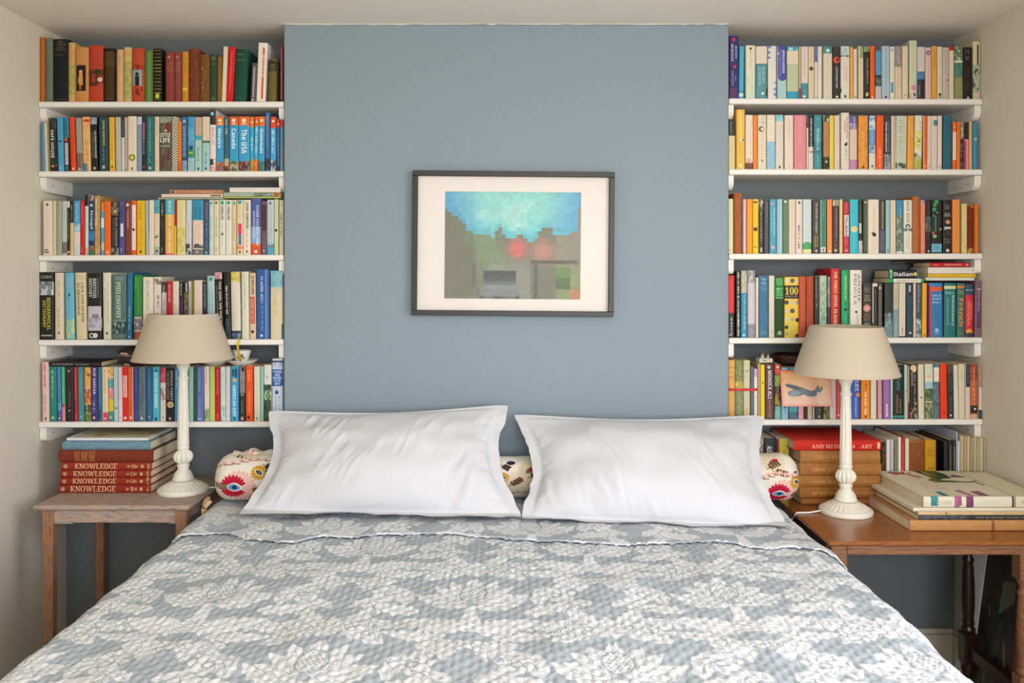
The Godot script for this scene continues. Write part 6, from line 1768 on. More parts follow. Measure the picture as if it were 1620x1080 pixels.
p|1160.8 1569.5 -13.0|17.8 195.7 131|0|0|f08840|light orange paperback on third shelf over the polished table||R 0 10 0 100 f4c8a0;D 18 90 45 60 f4a868;N 95 f4dcc8
p|1183.2 1569.6 -13.6|23.5 194.2 125|0|0|48303a|plum paperback on third shelf over the polished table||M 0 11 d0c8b0 908878;D 15 70 42 66 b0a09c;D 74 88 30 70 705860;O 94 22 c0b8b4 45
p|1200.8 1569.6 -11.0|11.0 195.5 124|0|0|d8c890|slim pale olive paperback on third shelf over the polished table||D 60 90 40 60 b8b068
p|1221.0 1569.6 -14.7|23.4 188.3 131|0|0|b82830|crimson with white panel paperback on third shelf over the polished table||D 4 22 38 62 d88888;R 18 86 26 67 e8dcd8;T 28 66 30 70 484040 b TALIBAN;D 70 84 25 75 d06868;O 94 26 d87880 50
p|1248.6 1569.6 -12.2|31.3 195.6 127|0|0|38b8c8|turquoise sun-printed paperback on third shelf over the polished table||O 55 36 e0d890 50;O 55 20 e8c870 50;D 64 92 45 58 90d8dc
p|1271.8 1569.7 -11.5|14.4 192.9 132|0.3|0|2a2624|black and cream striped paperback on third shelf over the polished table||R 10 70 8 95 302c2a;R 15 70 43 62 d8ccbc;D 8 40 40 62 a8a49c;M 76 100 a8a8b0 c0c0c4
p|1290.5 1569.7 -15.2|17.5 193.2 126|0|0|3f4a34|dark moss paperback on third shelf over the polished table||O 4 24 c0c0a8 50;D 10 96 42 60 a0aa90;R 85 100 0 100 c8b898
p|1320.2 1569.7 -14.4|39.5 195.2 124|0|0|e4d8c8|wide white gold-lettered paperback on third shelf over the polished table||T 12 62 42 62 d8bc90 b ATKINSON;O 65 18 303030 55;O 62 9 303030 40;E 72 98 30 72 b8aca0 6
p|1353.1 1569.8 -17.0|21.7 193.3 132|0|0|38343c|charcoal yellow-lettered paperback on third shelf over the polished table||T 3 54 38 66 e0c838 b SEBASTIAN FAULKS;M 56 100 6a6470 58525e;D 60 90 42 60 88828c
p|1372.7 1569.8 -16.7|15.3 193.3 124|0|0|98c0c8|pale aqua paperback on third shelf over the polished table||D 5 48 42 60 6098a0;R 35 65 92 98 508890
p|1390.4 1569.8 -12.4|19.5 193.0 128|0|0|dccbb0|pale biscuit paperback on third shelf over the polished table||D 4 40 45 58 c8b070;D 90 98 30 60 b0a078
p|1414.7 1569.8 -13.7|24.9 193.1 129|0|0|7a8a70|seaside pictorial paperback on third shelf over the polished table||B 0 30 3a88b0;M 28 100 7a8a70 4a6a68 98a088;D 14 32 50 66 c0d8e0;B 96 100 d8d4cc
p|1445.3 1569.9 -17.0|30.8 193.3 123|0|0|e0dccc|white with sketch portrait paperback on third shelf over the polished table||T 3 42 35 66 38302c s KATE ADIE;O 49 28 404444 50;O 50 18 c0c4c4 50;M 53 58 404850 a8acac;T 62 92 50 66 a8a49c f The Kindness;T 62 88 26 42 a8a49c f of Strangers
h|1475.4 1570.0 -17.2|28.7 206.7 143|-0.4|0|b06a40|copper-brown hardback on third shelf over the polished table||M 0 100 b06a40 ac663c b46e44;D 8 30 60 78 8a4a28
p|1497.9 1569.9 -11.2|15.7 192.9 130|0|0|e08868|salmon paperback on third shelf over the polished table||M 0 6 7878a0 c0a0a0;D 24 80 40 62 c06850;G 95 97 2 a85040
p|1518.3 1570.0 -13.3|20.5 193.0 124|0|0|221e1c|black with inset photograph paperback on third shelf over the polished table||M 31 60 8a8a70 585848 405050;D 6 28 45 60 807870;D 62 90 45 60 686460;N 96 c0c0c0
p|1548.0 1570.1 -12.3|38.3 194.5 129|-0.2|0|1e1c1e|black leaf-printed paperback on third shelf over the polished table||O 4 20 2a9a58 45;O 10 16 2a9a58 30;O 18 18 2a9a58 25;O 24 10 2a9a58 50;O 30 10 2a9a58 20;R 30 42 30 60 3a8a80;D 10 70 58 76 603030;O 62 12 d85030 15;O 55 12 70a848 85;O 68 18 80b860 30;R 0 100 82 98 6aa8c0;D 88 92 40 60 304858
p|1587.5 1570.1 -15.1|31.8 193.2 127|0|0|1a1614|black with portrait paperback on third shelf over the polished table||E 8 18 20 80 b0aca4 3;H 24 27 20 80 d8d4cc F HILARY;H 28 31 12 88 d8d4cc F MANTEL;O 41 26 c09070 55;R 15 90 50 56 d0c0b0;R 30 85 54 66 383028;E 72 82 15 80 a09c94 3;R 35 70 92 97 d0d0cc
p|1620.9 1570.1 -17.4|29.7 194.8 125|0|0|e09040|weathered orange paperback on third shelf over the polished table||R 0 8 0 100 d86010;R 90 100 0 100 d86010;D 56 82 42 60 c87830
h|1650.3 1570.1 -14.3|20.5 179.7 126|0|0|d8c890|small straw hardback on third shelf over the polished table||D 4 14 40 60 a89050;O 88 10 907838 45
h|1673.9 1570.2 -16.6|22.4 175.4 125|0|0|7a2c18|small battered red-brown hardback on third shelf over the polished table||M 0 6 d0a060 7a2c18;G 22 26 2 9a5030;M 90 100 c8a060 d0b070 a05030
h|1691.8 1570.2 -10.5|12.8 178.0 119|0|0|d87820|small burnt-orange hardback on third shelf over the polished table||R 60 100 0 100 e08830;D 5 24 30 55 b05810
p|804.6 1264.9 -15.5|22.9 225.7 126|0|0|d01c1c|red and black paperback on fourth shelf over the polished table||M 60 66 d01c1c 201818;B 64 100 201818;D 8 58 45 60 e87068;D 68 94 38 66 e0d4cc;D 95 98 15 70 c0b8b0
j|830.3 1265.0 -17.3|16.9 242.2 148|0.1|0|1c1a18|black cream-lettered jacketed book on fourth shelf over the polished table||D 2 98 30 75 d0d4a8;D 60 98 35 75 c0c0b8
j|850.5 1265.0 -13.1|22.9 241.8 145|0|0|2a88b0|parchment-topped blue jacketed book on fourth shelf over the polished table||M 0 33 c8c0a8 b0a890;D 36 88 45 70 a8c870;D 68 88 46 66 c0b870;O 96 20 b0c8d8 45
j|876.6 1265.1 -11.0|28.2 243.1 146|0|0|c0bcc0|silvery white jacketed book on fourth shelf over the polished table||M 0 18 c0bcc0 908c90;M 80 100 98949c 88848c;D 20 80 40 60 d4d0d4
p|897.6 1265.1 -13.7|9.2 218.1 132|0|0|e4d4c4|thin cream paperback on fourth shelf over the polished table||R 60 100 30 100 e8b890
h|921.5 1265.2 -13.8|35.6 224.1 138|0|0|4a7898|blue cloth hardback on fourth shelf over the polished table||H 4 7 20 80 b8ccd8 F Time;H 8 10 35 65 b8ccd8 f and;H 11 14 20 80 b8ccd8 F Tide;E 17 26 15 85 98b4c4 3;E 90 96 20 75 90b0c0 2
p|951.3 1265.2 -16.3|20.5 224.2 125|0|0|d4ccb8|putty paperback on fourth shelf over the polished table||D 54 84 60 72 b8b0a0;D 58 80 30 42 b8b0a0;D 88 94 40 60 404038
h|978.4 1265.3 -11.2|31.7 217.9 140|0|0|34502f|dark green white-titled hardback on fourth shelf over the polished table||B 1 35 2a8a40;G 2 34 3 e0e8d8;E 4 14 18 82 d8e8d0 3;E 19 32 18 82 d8e8d0 4;O 92 22 a8b098 50;E 94 97 15 85 98a088 1
p|1023.0 1265.4 -15.6|52.8 219.2 125|0|0|e0c040|yellow portraits paperback on fourth shelf over the polished table||O 6 14 d8c8a8 15;O 6 16 605858 55;O 7 12 d0c0a0 92;B 14 36 2a2018;H 17 29 4 96 e0c830 F 100;E 31 34 5 95 b0a040 1;O 42 15 3a3028 15;O 42 15 c0b8a0 55;O 42 14 a89888 90;O 56 13 c8c0a8 15;O 56 16 504840 55;O 70 14 d0c8a8 15;O 70 14 b0a890 55;O 71 14 302820 90;O 83 13 302820 15;R 36 64 76 96 c8c850;O 94 12 a09878 15;O 97 12 403820 85
h|1062.0 1265.4 -11.5|24.5 220.9 143|0|0|c46048|salmon-red cloth hardback on fourth shelf over the polished table||G 96 97 2 b05040;M 0 100 c46048 c05c44
h|1090.3 1265.5 -14.6|27.6 221.2 143|0|0|b85840|brick-red cloth hardback on fourth shelf over the polished table||M 0 100 b85840 ae5038
p|1114.7 1265.5 -16.4|16.9 220.4 132|0|0|2f2a26|dark grey paperback on fourth shelf over the polished table||T 4 36 25 50 d0ccc4 f end of the Grand;D 6 40 60 72 908880;D 44 52 35 62 c8c4bc
p|1136.9 1265.6 -13.7|26.9 224.1 129|0|0|b8c4a8|green floral paperback on fourth shelf over the polished table||M 0 100 b8c4a8 a0b498 88a890;M 60 100 68a090 a8c0a0
p|1158.2 1265.6 -15.5|10.7 219.7 128|0|0|3a4248|thin charcoal paperback on fourth shelf over the polished table||M 0 50 98a8a0 708080
j|1181.4 1265.8 -16.2|35.1 249.5 146|-0.4|0|c01c24|tall red cream-lettered jacketed book on fourth shelf over the polished table||T 4 86 35 66 f0d8a0 b THE FINEST HOTEL IN KABUL;E 88 96 18 75 e8c088 2
j|1218.1 1265.7 -17.1|27.6 243.6 151|0|0|18a068|emerald jacketed book on fourth shelf over the polished table||T 8 44 42 66 d8d850 b WOMEN;D 10 16 55 70 a8d8b0;O 50 10 183028 50;R 30 75 57 60 183028;T 66 94 42 62 a8dcc0 s Clarissa Estes
j|1255.4 1265.8 -10.7|42.7 243.7 146|0|0|e4dcd0|tall white jacketed book on fourth shelf over the polished table||T 5 48 62 84 504440 f ANNIE;T 5 52 28 52 504440 f PROULX;O 62 10 302828 50;T 66 94 50 70 988c84 f BARKSKINS
p|1297.1 1265.9 -14.3|31.6 196.2 125|0|0|3a3432|black and pink emblem paperback on fourth shelf over the polished table||E 8 18 15 75 c09088 3;E 22 34 15 85 d0c8a8 3;O 46 42 c88878 45;O 46 20 e0b0a0 45;E 56 70 10 85 c88078 4;E 74 88 12 80 d8d0c4 4
p|1324.1 1265.9 -11.1|19.7 196.0 126|0|0|1c1816|black cream-edged paperback on fourth shelf over the polished table||R 0 18 0 100 d8d0c0;R 18 92 0 6 d8d0c0;T 10 72 42 62 a0988c s AND THE LAND LAY STILL;M 74 96 302c28 0c0a08
p|1343.1 1266.0 -11.8|14.6 194.5 128|0|0|5a5450|dove grey paperback on fourth shelf over the polished table||O 8 36 b0a080 40;D 18 90 50 70 8a8480;D 30 80 20 34 7c7672
p|1375.2 1266.0 -15.3|29.5 194.8 130|0|0|2f3434|dark sea-misted paperback on fourth shelf over the polished table||M 55 70 485858 607878;M 70 100 7a9898 6a8a8c;D 54 74 48 72 d0d8d4;D 6 48 45 60 50544c
p|1399.6 1266.1 -11.8|18.8 196.1 125|-0.4|0|c0b8a0|buff and blue paperback on fourth shelf over the polished table||D 8 44 30 60 90886c;B 48 100 7a9aa8;M 60 98 7a9aa8 88a4ac
p|1424.3 1266.2 -16.1|24.6 196.3 123|-0.3|0|d8ccb8|pale ivory paperback on fourth shelf over the polished table||D 5 20 45 60 b0a490;R 46 54 82 94 605444;B 98 100 101010
p|1449.9 1266.2 -13.7|23.4 196.2 123|0|0|1f3a48|midnight blue paperback on fourth shelf over the polished table||R 38 66 4 16 b0b8b8;D 24 50 40 52 608090;D 26 86 62 74 7090a0;D 54 86 30 42 507080;O 92 20 b0c0c4 60
p|1469.8 1266.2 -16.6|9.4 196.4 131|0|0|d8c4b4|narrow fawn paperback on fourth shelf over the polished table||
p|1485.2 1266.3 -17.5|18.1 196.4 123|-0.3|0|3a5458|slate green paperback on fourth shelf over the polished table||D 4 54 25 50 b8c0bc;D 4 28 60 78 98a8a4;M 66 100 486468 90a8a8 b0c0b8;O 74 16 c0d8e4 50
p|1502.6 1266.3 -10.8|16.0 196.0 124|-0.4|0|e8a830|saffron paperback on fourth shelf over the polished table||D 6 66 45 66 b87c18;N 96 503c10
d|1547.2 1266.5 -15.7|50.8 196.3 148|0.2|0|3a78b0|big blue dictionary on fourth shelf over the polished table||R 0 14 0 100 c01820;R 14 100 7 15 e05a28;E 21 40 25 88 c0d4e8 3;O 87 14 a0c0dc 55;E 91 97 38 72 98b8d4 2;R 4 100 0 6 4080b8
d|1596.3 1266.6 -11.9|43.4 196.1 149|-0.3|0|1f7070|teal Italian dictionary on fourth shelf over the polished table||B 5 11 d0d4a0;H 15 20 8 80 a0ccc4 F Italian;T 22 80 55 84 d8e4e0 F Dictionary;T 28 78 20 38 98c4bc f Phrasebook to Travel
d|1635.3 1266.6 -11.3|29.2 196.0 152|-0.3|0|3a6a60|green French dictionary on fourth shelf over the polished table||B 5 9 e07830;H 12 20 15 85 c8a050 f Larousse;T 28 80 25 78 e08838 b French;E 90 96 15 70 d08038 2
d|1665.7 1266.7 -11.8|28.6 191.5 152|-0.2|0|d02830|red and navy pocket dictionary on fourth shelf over the polished table||B 0 20 1f4a60;B 10 12 90b0c0;T 36 68 60 82 f0b8a8 s POCKET;T 30 78 28 54 f0b8a8 s THESAURUS;O 90 40 d8a030 50;M 92 100 283c48 504038
p|1698.1 1266.8 -13.0|25.3 203.7 131|-0.6|0|7a5a68|dusky mauve paperback on fourth shelf over the polished table||R 30 78 16 84 582a50;R 30 78 14 16 d8c8b8;T 18 54 42 68 d0b8d0 b Mitch Albom;D 56 80 45 62 9878a0
h|804.8 969.5 -11.0|24.6 214.9 142|0|0|dca860|pale ochre hardback on bottom shelf over the polished table||G 12 13 3 b88848;D 18 24 30 60 b08850;G 28 30 3 b88848
h|832.6 969.6 -11.0|28.5 213.4 142|0|0|b8b078|olive scene-printed hardback on bottom shelf over the polished table||M 0 36 b8b078 707858 909060;M 38 46 e0c858 b0a060;M 48 100 98a070 788860 a0a078
h|859.9 969.7 -11.0|24.3 213.4 137|0|0|d0c8a0|pale ivory ruled hardback on bottom shelf over the polished table||E 4 10 15 80 a8a080 2;O 18 24 b0a888 50;E 26 32 15 80 a8a080 2;M 80 100 d0c8a0 d0b880
p|878.8 969.7 -11.0|10.7 189.7 124|0|0|5a6a7a|slim slate blue paperback on bottom shelf over the polished table||
p|891.5 969.7 -11.0|12.2 182.3 127|0|0|e4d8d0|slim pink-capped paperback on bottom shelf over the polished table||B 0 16 d0a0c8;O 55 20 e09098 50
p|904.4 969.8 -13.1|10.1 201.7 129|0|0|b09878|slim drab paperback on bottom shelf over the polished table||
p|917.2 969.8 -10.8|14.5 197.1 129|0|0|f0d010|acid yellow paperback on bottom shelf over the polished table||N 33 403810;D 50 90 45 58 c8ac10
p|943.5 969.9 -14.6|32.7 195.8 130|0|0|5a3838|maroon big-lettered paperback on bottom shelf over the polished table||O 4 18 d8d0d0 40;T 10 62 28 70 f0ecec b MONICA ALI;T 64 72 38 58 e0a878 s IN;T 74 97 38 62 e0a888 s THE KITCHEN
p|972.7 969.9 -14.0|22.6 198.8 124|0|0|5a3830|brown and green jungle paperback on bottom shelf over the polished table||B 0 18 c84820;O 5 22 e8dcd0 45;D 10 30 40 70 d8a090;M 20 40 88b858 508038 a0c060;D 42 72 40 62 98a080;M 52 76 5a3830 a09038;M 77 100 58a098 80b8a8
p|997.5 970.0 -11.6|25.2 186.8 125|0|0|88b0c8|pale cornflower paperback on bottom shelf over the polished table||D 70 90 45 60 4a6878;N 76 203038
p|1029.0 970.1 -14.3|33.0 186.9 128|0|0|4a98a8|teal seascape paperback on bottom shelf over the polished table||M 55 75 5898b0 88c0b8 3878a0;R 30 70 90 97 d8e0e4;B 86 100 406878
p|1057.8 970.1 -16.4|19.0 187.1 130|0|0|e0a0a8|candy pink paperback on bottom shelf over the polished table||D 70 95 40 62 c07880
p|1074.0 970.2 -15.1|11.3 187.0 128|0|0|3a2420|thin dark brown paperback on bottom shelf over the polished table||R 15 75 66 72 e0d0d0
p|1089.2 970.2 -14.6|16.6 186.9 129|0|0|d0c4a0|pale khaki paperback on bottom shelf over the polished table||D 66 96 40 60 8a8060
p|1103.1 970.2 -15.6|5.0 100.9 113|0|0|d8c8b8|tiny thin cream paperback on bottom shelf over the polished table||
p|1119.8 970.3 -10.8|27.6 186.7 125|0|0|34302c|charcoal grey paperback on bottom shelf over the polished table||D 66 90 45 66 a8a49c;R 45 62 93 97 d8d4cc
p|1148.6 970.4 -17.5|21.4 187.1 129|0|0|5a5a28|olive pictorial paperback on bottom shelf over the polished table||D 64 84 35 70 c8c060;M 84 100 7a7a38 98a050 484818
p|1172.9 970.4 -16.0|23.7 187.0 130|0|0|d8c8c8|pale rose paperback on bottom shelf over the polished table||D 66 94 50 62 c09090
p|1191.9 970.5 -12.8|13.6 139.3 107|0|0|d04a48|small coral paperback on bottom shelf over the polished table||M 84 100 d04a48 c03838;O 90 30 e8c0b8 50
p|1218.3 970.5 -16.4|32.7 184.1 126|0|0|c0a890|tan paperback on bottom shelf over the polished table||
p|1253.6 970.7 -17.0|37.1 185.8 131|-0.3|0|3a58a8|cobalt blue paperback on bottom shelf over the polished table||T 26 46 48 84 e8ecf4 F LIFE;O 53 20 e08838 78;T 58 92 48 66 c0ccec b SARAH WINMAN;R 52 70 93 97 70b0d0
p|1291.3 970.7 -16.1|32.5 194.9 125|0|0|e88a18|pumpkin orange paperback on bottom shelf over the polished table||D 20 48 45 66 804808;D 50 92 38 68 f0dcc0;N 96 803808
p|1320.7 970.8 -16.2|21.3 191.8 125|0|0|dcd4c0|plain linen paperback on bottom shelf over the polished table||D 86 97 50 66 d8a0a8;D 30 70 45 58 c8c0ac
p|1343.4 970.8 -15.8|17.0 191.8 129|0.2|0|d89090|dusty rose striped paperback on bottom shelf over the polished table||R 25 75 0 100 b8a0a8;R 0 8 0 100 c04040;N 94 e0d0d0
p|1367.6 971.0 -14.2|24.3 191.7 125|0.4|0|9a68a8|orchid purple paperback on bottom shelf over the polished table||D 30 64 45 58 a878b4;R 36 66 72 96 d8c8d4;D 76 92 44 58 9878a0
p|1386.5 970.9 -16.7|9.4 194.9 132|0|0|a8c0b8|slim aqua paperback on bottom shelf over the polished table||D 8 92 35 65 d0dcd8
p|1410.7 971.0 -14.2|38.3 196.3 132|0|0|201818|black turquoise-lettered paperback on bottom shelf over the polished table||T 5 48 32 66 48b0b8 f To Paradise;T 64 90 58 74 d0a868 s HANYA;T 56 90 28 44 d0a868 s YANAGIHARA;M 94 98 40a0a0 308080
p|1437.0 971.1 -12.5|11.5 196.1 128|0.3|0|a8c4b8|slim pale jade paperback on bottom shelf over the polished table||N 48 507068
p|1447.3 971.1 -15.2|4.6 191.8 129|0|0|c8a870|very thin brass paperback on bottom shelf over the polished table||B 70 100 a83020
p|1465.7 971.2 -14.1|27.4 197.8 127|0.5|0|1c1614|black portrait-topped paperback on bottom shelf over the polished table||O 7 42 e0b898 50;O 12 22 e8c8a8 60;T 14 40 18 44 c0b8b0 F PHILIPPA GREGORY;T 18 86 50 74 d8d0c8 F The White Queen;M 80 100 1c1614 c8b0a0 3a2c20;O 72 16 b08840 80
p|1493.0 971.3 -13.3|20.7 196.2 127|0.6|0|dcd4bc|cream blue-lettered paperback on bottom shelf over the polished table||D 4 54 45 62 98988c;O 61 18 707068 50;D 68 92 48 64 8898b0;R 90 100 0 100 b8b858
p|1521.5 971.4 -12.7|28.6 197.7 131|0.6|0|d8d8c0|ivory with landscape paperback on bottom shelf over the polished table||D 18 24 25 80 d89060;E 4 15 20 80 c0c0b8 2;B 33 46 a0c0d0;M 45 68 3a4a30 6a8058;B 68 70 c8ccc8;M 70 100 405038 587050 a09868
p|1550.6 971.4 -16.9|19.8 199.5 125|0.3|0|e0dcd0|white and stormy blue paperback on bottom shelf over the polished table||M 0 7 4a98b8 305868;B 33 100 5a7a88;M 34 100 5a7a88 4a6878 68848c;O 74 24 384850 50;D 20 24 30 70 d0b0a0
p|1576.8 971.6 -16.9|25.3 199.5 131|0.8|0|e83a10|flame red paperback on bottom shelf over the polished table||D 20 70 45 58 e06038;N 90 a02808
p|1601.2 971.5 -17.4|21.3 196.5 126|0.6|0|2a2a28|black floral-topped paperback on bottom shelf over the polished table||M 0 16 2a2a28 805048 484838;D 22 48 58 74 a09c94;D 24 50 22 38 706c68;D 60 88 45 72 807c78;N 94 d0ccc8
p|1621.0 971.6 -15.5|16.1 193.3 128|0.8|0|d8d4c0|narrow eggshell paperback on bottom shelf over the polished table||D 8 90 45 58 c0bca8
p|1640.6 971.6 -14.4|21.9 197.8 128|0.5|0|dcccb0|wheat paperback on bottom shelf over the polished table||D 5 30 40 58 a89878;D 32 58 48 62 c0ac88;D 88 97 40 62 c8a0a0
p|1661.4 971.6 -12.9|17.5 197.7 125|0.4|0|d8c8b8|navy-topped cream paperback on bottom shelf over the polished table||R 8 92 0 42 1f3048;T 4 36 40 64 90a8c0 s SIMON MAWER;D 46 94 45 60 c8b4a4
p|1683.4 971.7 -12.0|26.0 197.6 130|0.4|0|c06030|russet red paperback on bottom shelf over the polished table||M 0 30 8a3020 a03c24 b04c28;D 6 74 35 62 e0a880;M 76 90 221814 382018;O 82 16 d8d0d0 60;B 92 100 d0a880
p|1705.3 971.7 -10.5|10.9 199.1 124|0|0|dcccb8|taupe-topped cream paperback on bottom shelf over the polished table||B 0 43 a88878;D 10 36 45 60 b89c8c;D 46 80 45 62 b8b0a8;B 84 100 1f3850;D 88 96 40 60 5880a0
m|-1157.2 1766.4 -20.0|6.5 237.0 120|U|0|a8b098|thin greenish booklet lying under two others on the third shelf|books lying flat on the third shelf|D 10 60 30 65 8a9078
p|-1149.7 1773.3 -14.0|12.2 222.2 125|U|0|e0cfc0|cream paperback lying second in a pile on the third shelf over the weathered table|books lying flat on the third shelf|D 2 16 40 65 c8a890;D 28 70 40 65 c8b098;R 25 70 80 97 705038
p|-1141.7 1785.9 -30.0|16.5 190.1 120|U|0|c08868|faded reddish paperback lying uppermost in a pile on the third shelf|books lying flat on the third shelf|M 0 100 c08868 b87c5c c89474;O 5 24 3a2418 50
m|-932.1 1770.2 -16.0|6.0 203.8 120|U|0|b8b868|thin yellow-green booklet lying lowest under a white book on the third shelf|books lying flat on the third shelf|D 30 60 30 60 909048
p|-932.9 1776.6 -14.0|13.8 204.5 125|U|0|a8b8a0|pale green paperback lying under a white one on the third shelf|books lying flat on the third shelf|D 4 50 35 65 8098a0;M 52 86 a8b8a0 485848 88a890;M 88 100 c87830 804020 d8a040
p|-922.4 1790.8 -16.0|18.5 184.4 125|U|0|e2d8d0|white paperback lying on the pale green one on the third shelf|books lying flat on the third shelf|D 8 46 45 60 d8a090;D 78 95 45 60 c0b8b0
p|-1572.8 1160.6 -12.0|16.5 191.2 128|U|0|16141a|black paperback lying flat on the bottom-shelf books over the weathered table|books lying flat on the bottom shelf|T 7 46 32 66 d0ccd0 s HELEN DUNMORE;T 50 76 30 68 d0ccd0 f The Greatcoat;D 82 97 40 60 a04030
p|1436.0 1463.7 -12.0|15.2 128.3 125|U|0|e4dcd0|white and green Italian phrasebook lying under the black dictionary|reference books lying flat on the fourth shelf|B 0 15 18a050;T 22 52 25 70 7a6858 s Italian;T 54 90 35 65 a89080 s Phrase Book;B 92 100 18a050
d|1429.1 1479.3 -14.0|31.8 107.6 130|U|0|1a1c1c|small black Italian dictionary lying on the white phrasebook|reference books lying flat on the fourth shelf|B 3 14 d0d8c8;D 4 8 20 70 2a8a50;B 8 14 189858;T 16 80 26 74 ececec b Italian;O 88 22 e0c830 50;B 94 100 3a6898
p|1597.8 1471.5 -16.0|11.2 174.7 125|U|0|dcdcd4|white paperback lying lowest of four on the fourth shelf over the polished table|reference books lying flat on the fourth shelf|D 6 12 30 70 b0b0a8
p|1603.9 1483.1 -14.0|13.0 171.8 125|U|0|e0b428|thin mustard-yellow paperback lying second from the bottom on the fourth shelf|reference books lying flat on the fourth shelf|D 4 50 35 65 b88c18;D 54 62 40 65 503810;D 92 96 30 65 806018
p|1602.0 1496.5 -13.0|23.5 171.8 135|U|0|e0dcd4|thick white paperback lying third from the bottom on the fourth shelf|reference books lying flat on the fourth shelf|D 6 90 45 60 c8c4bc;O 94 14 a09890 50
p|1595.2 1520.4 -12.0|16.0 146.6 125|U|0|b8181c|red paperback lying fourth from the bottom on the fourth shelf|reference books lying flat on the fourth shelf|T 8 22 35 65 f0c0c0 b Collins;T 36 78 35 68 e8d0c8 b WORD SECRETS;O 92 30 d89090 50
m|1528.8 1536.8 -75.0|5.5 135.1 120|U|0|26201e|thin dark booklet lying uppermost above the red paperback on the fourth shelf|reference books lying flat on the fourth shelf|
h|-1431.7 720.5 60.0|28.6 327.7 235|U|0|8e2c22|red gilt-lettered KNOWLEDGE volume 1, lowest in the stack on the weathered table|books stacked on the weathered table|R 0 4 0 100 a03828;O 5 28 b89070 50;T 13 62 18 86 e8d8a8 f KNOWLEDGE;T 77 82 24 76 d0b078 F 1;O 75 14 b89868 50;O 83 14 b89868 50;D 73 76 30 70 b08860;D 82 85 30 70 b08860;R 30 70 88 91 c8a878;M 95 98 982c22 b08060
h|-1428.9 749.5 60.0|25.6 322.1 235|U|0|96301f|red gilt-lettered KNOWLEDGE volume 14, second from the bottom in the stack on the weathered table|books stacked on the weathered table|R 0 4 0 100 a03828;O 5 28 b89070 50;T 14 62 18 86 e8d8a8 f KNOWLEDGE;T 77 82 24 76 d0b078 F 14;O 75 14 b89868 50;O 83 14 b89868 50;D 73 76 30 70 b08860;D 82 85 30 70 b08860;R 30 70 88 91 c8a878;M 95 98 982c22 b08060
h|-1427.8 775.5 60.0|25.6 319.9 235|U|0|92301f|red gilt-lettered KNOWLEDGE volume 12, third from the bottom in the stack on the weathered table|books stacked on the weathered table|R 0 4 0 100 a03828;O 5 28 b89070 50;T 14 62 18 86 e8d8a8 f KNOWLEDGE;T 77 82 24 76 d0b078 F 12;O 75 14 b89868 50;O 83 14 b89868 50;D 73 76 30 70 b08860;D 82 85 30 70 b08860;R 30 70 88 91 c8a878;M 95 98 982c22 b08060
h|-1425.0 801.5 60.0|27.2 321.0 235|U|0|9a3324|red gilt-lettered KNOWLEDGE volume 10, fourth from the bottom in the stack on the weathered table|books stacked on the weathered table|R 0 4 0 100 a03828;O 5 28 b89070 50;T 15 62 18 86 e8d8a8 f KNOWLEDGE;T 77 82 24 76 d0b078 F 10;O 75 14 b89868 50;O 83 14 b89868 50;D 73 76 30 70 b08860;D 82 85 30 70 b08860;R 30 70 88 91 c8a878;M 95 98 982c22 b08060
h|-1426.7 829.1 60.0|43.2 335.6 238|U|0|7c3424|worn reddish-brown hardback lying on the red volumes, gilt letters across its spine|books stacked on the weathered table|M 0 100 7c3424 783222 823828;H 17 22 8 92 c89848 f DANTE;H 24 30 6 94 c89848 f GABRIEL;H 32 38 4 96 c89848 f ROSSETTI
h|-1425.5 872.7 60.0|30.0 311.0 236|U|0|6f93a4|wide blue-grey cloth hardback near the top of the weathered table stack|books stacked on the weathered table|M 0 100 6f93a4 688c9e 7898a8
m|-1429.2 903.1 44.0|9.5 289.7 215|U|0|e6e6ea|white-edged picture book lying uppermost on the weathered table stack|books stacked on the weathered table|
h|1160.5 683.5 80.0|22.5 270.7 255|U|0|8a5526|large tan leather volume, lowest in the stack behind the polished-table lamp|books stacked under the bottom shelf on the polished table|M 0 100 8a5526 845024 8e5828;D 16 46 34 64 bc9454;O 50 18 b88c4c 50;D 68 94 38 60 ac8044
h|1158.8 706.4 78.0|40.0 278.5 255|U|0|96602c|large tan leather volume, second from the bottom in the stack behind the polished-table lamp|books stacked under the bottom shelf on the polished table|M 0 100 96602c 905a2a 9a642e;D 16 46 34 64 bc9454;O 50 18 b88c4c 50;D 68 94 38 60 ac8044
h|1159.3 746.8 80.0|39.6 286.2 255|U|0|a06a34|large tan leather volume, third from the bottom in the stack behind the polished-table lamp|books stacked under the bottom shelf on the polished table|M 0 100 a06a34 9a6430 a46e38;D 16 46 34 64 bc9454;O 50 18 b88c4c 50;D 68 94 38 60 ac8044
h|1163.8 786.8 78.0|43.4 286.2 255|U|0|a46e38|large tan leather volume, fourth from the bottom in the stack behind the polished-table lamp|books stacked under the bottom shelf on the polished table|M 0 100 a46e38 9e6834 a8723c;D 16 46 34 64 bc9454;O 50 18 b88c4c 50;D 68 94 38 60 ac8044
h|1162.1 830.6 80.0|44.0 280.7 255|U|0|a87440|large tan leather volume, fifth from the bottom in the stack behind the polished-table lamp|books stacked under the bottom shelf on the polished table|M 0 100 a87440 a26e3c ac7a46;D 16 46 34 64 bc9454;O 50 18 b88c4c 50;D 68 94 38 60 ac8044
h|1150.5 875.0 84.0|36.5 304.0 258|U|0|c42c20|bright red hardback lying on top of the tan leather volumes|books stacked under the bottom shelf on the polished table|T 20 90 24 60 f0b0a0 F AND MEDIAEVAL ART;D 96 99 20 85 f0c0a0;R 10 60 70 74 b82418
p|908.4 683.5 0.0|18.2 228.9 125|0|0|8a7a68|brown-grey paperback half hidden behind the pillow on the polished table|books standing at the back of the polished table|M 0 100 8a7a68 6a5c50 a08c78;T 6 60 30 70 d0c0b0 s ANNA
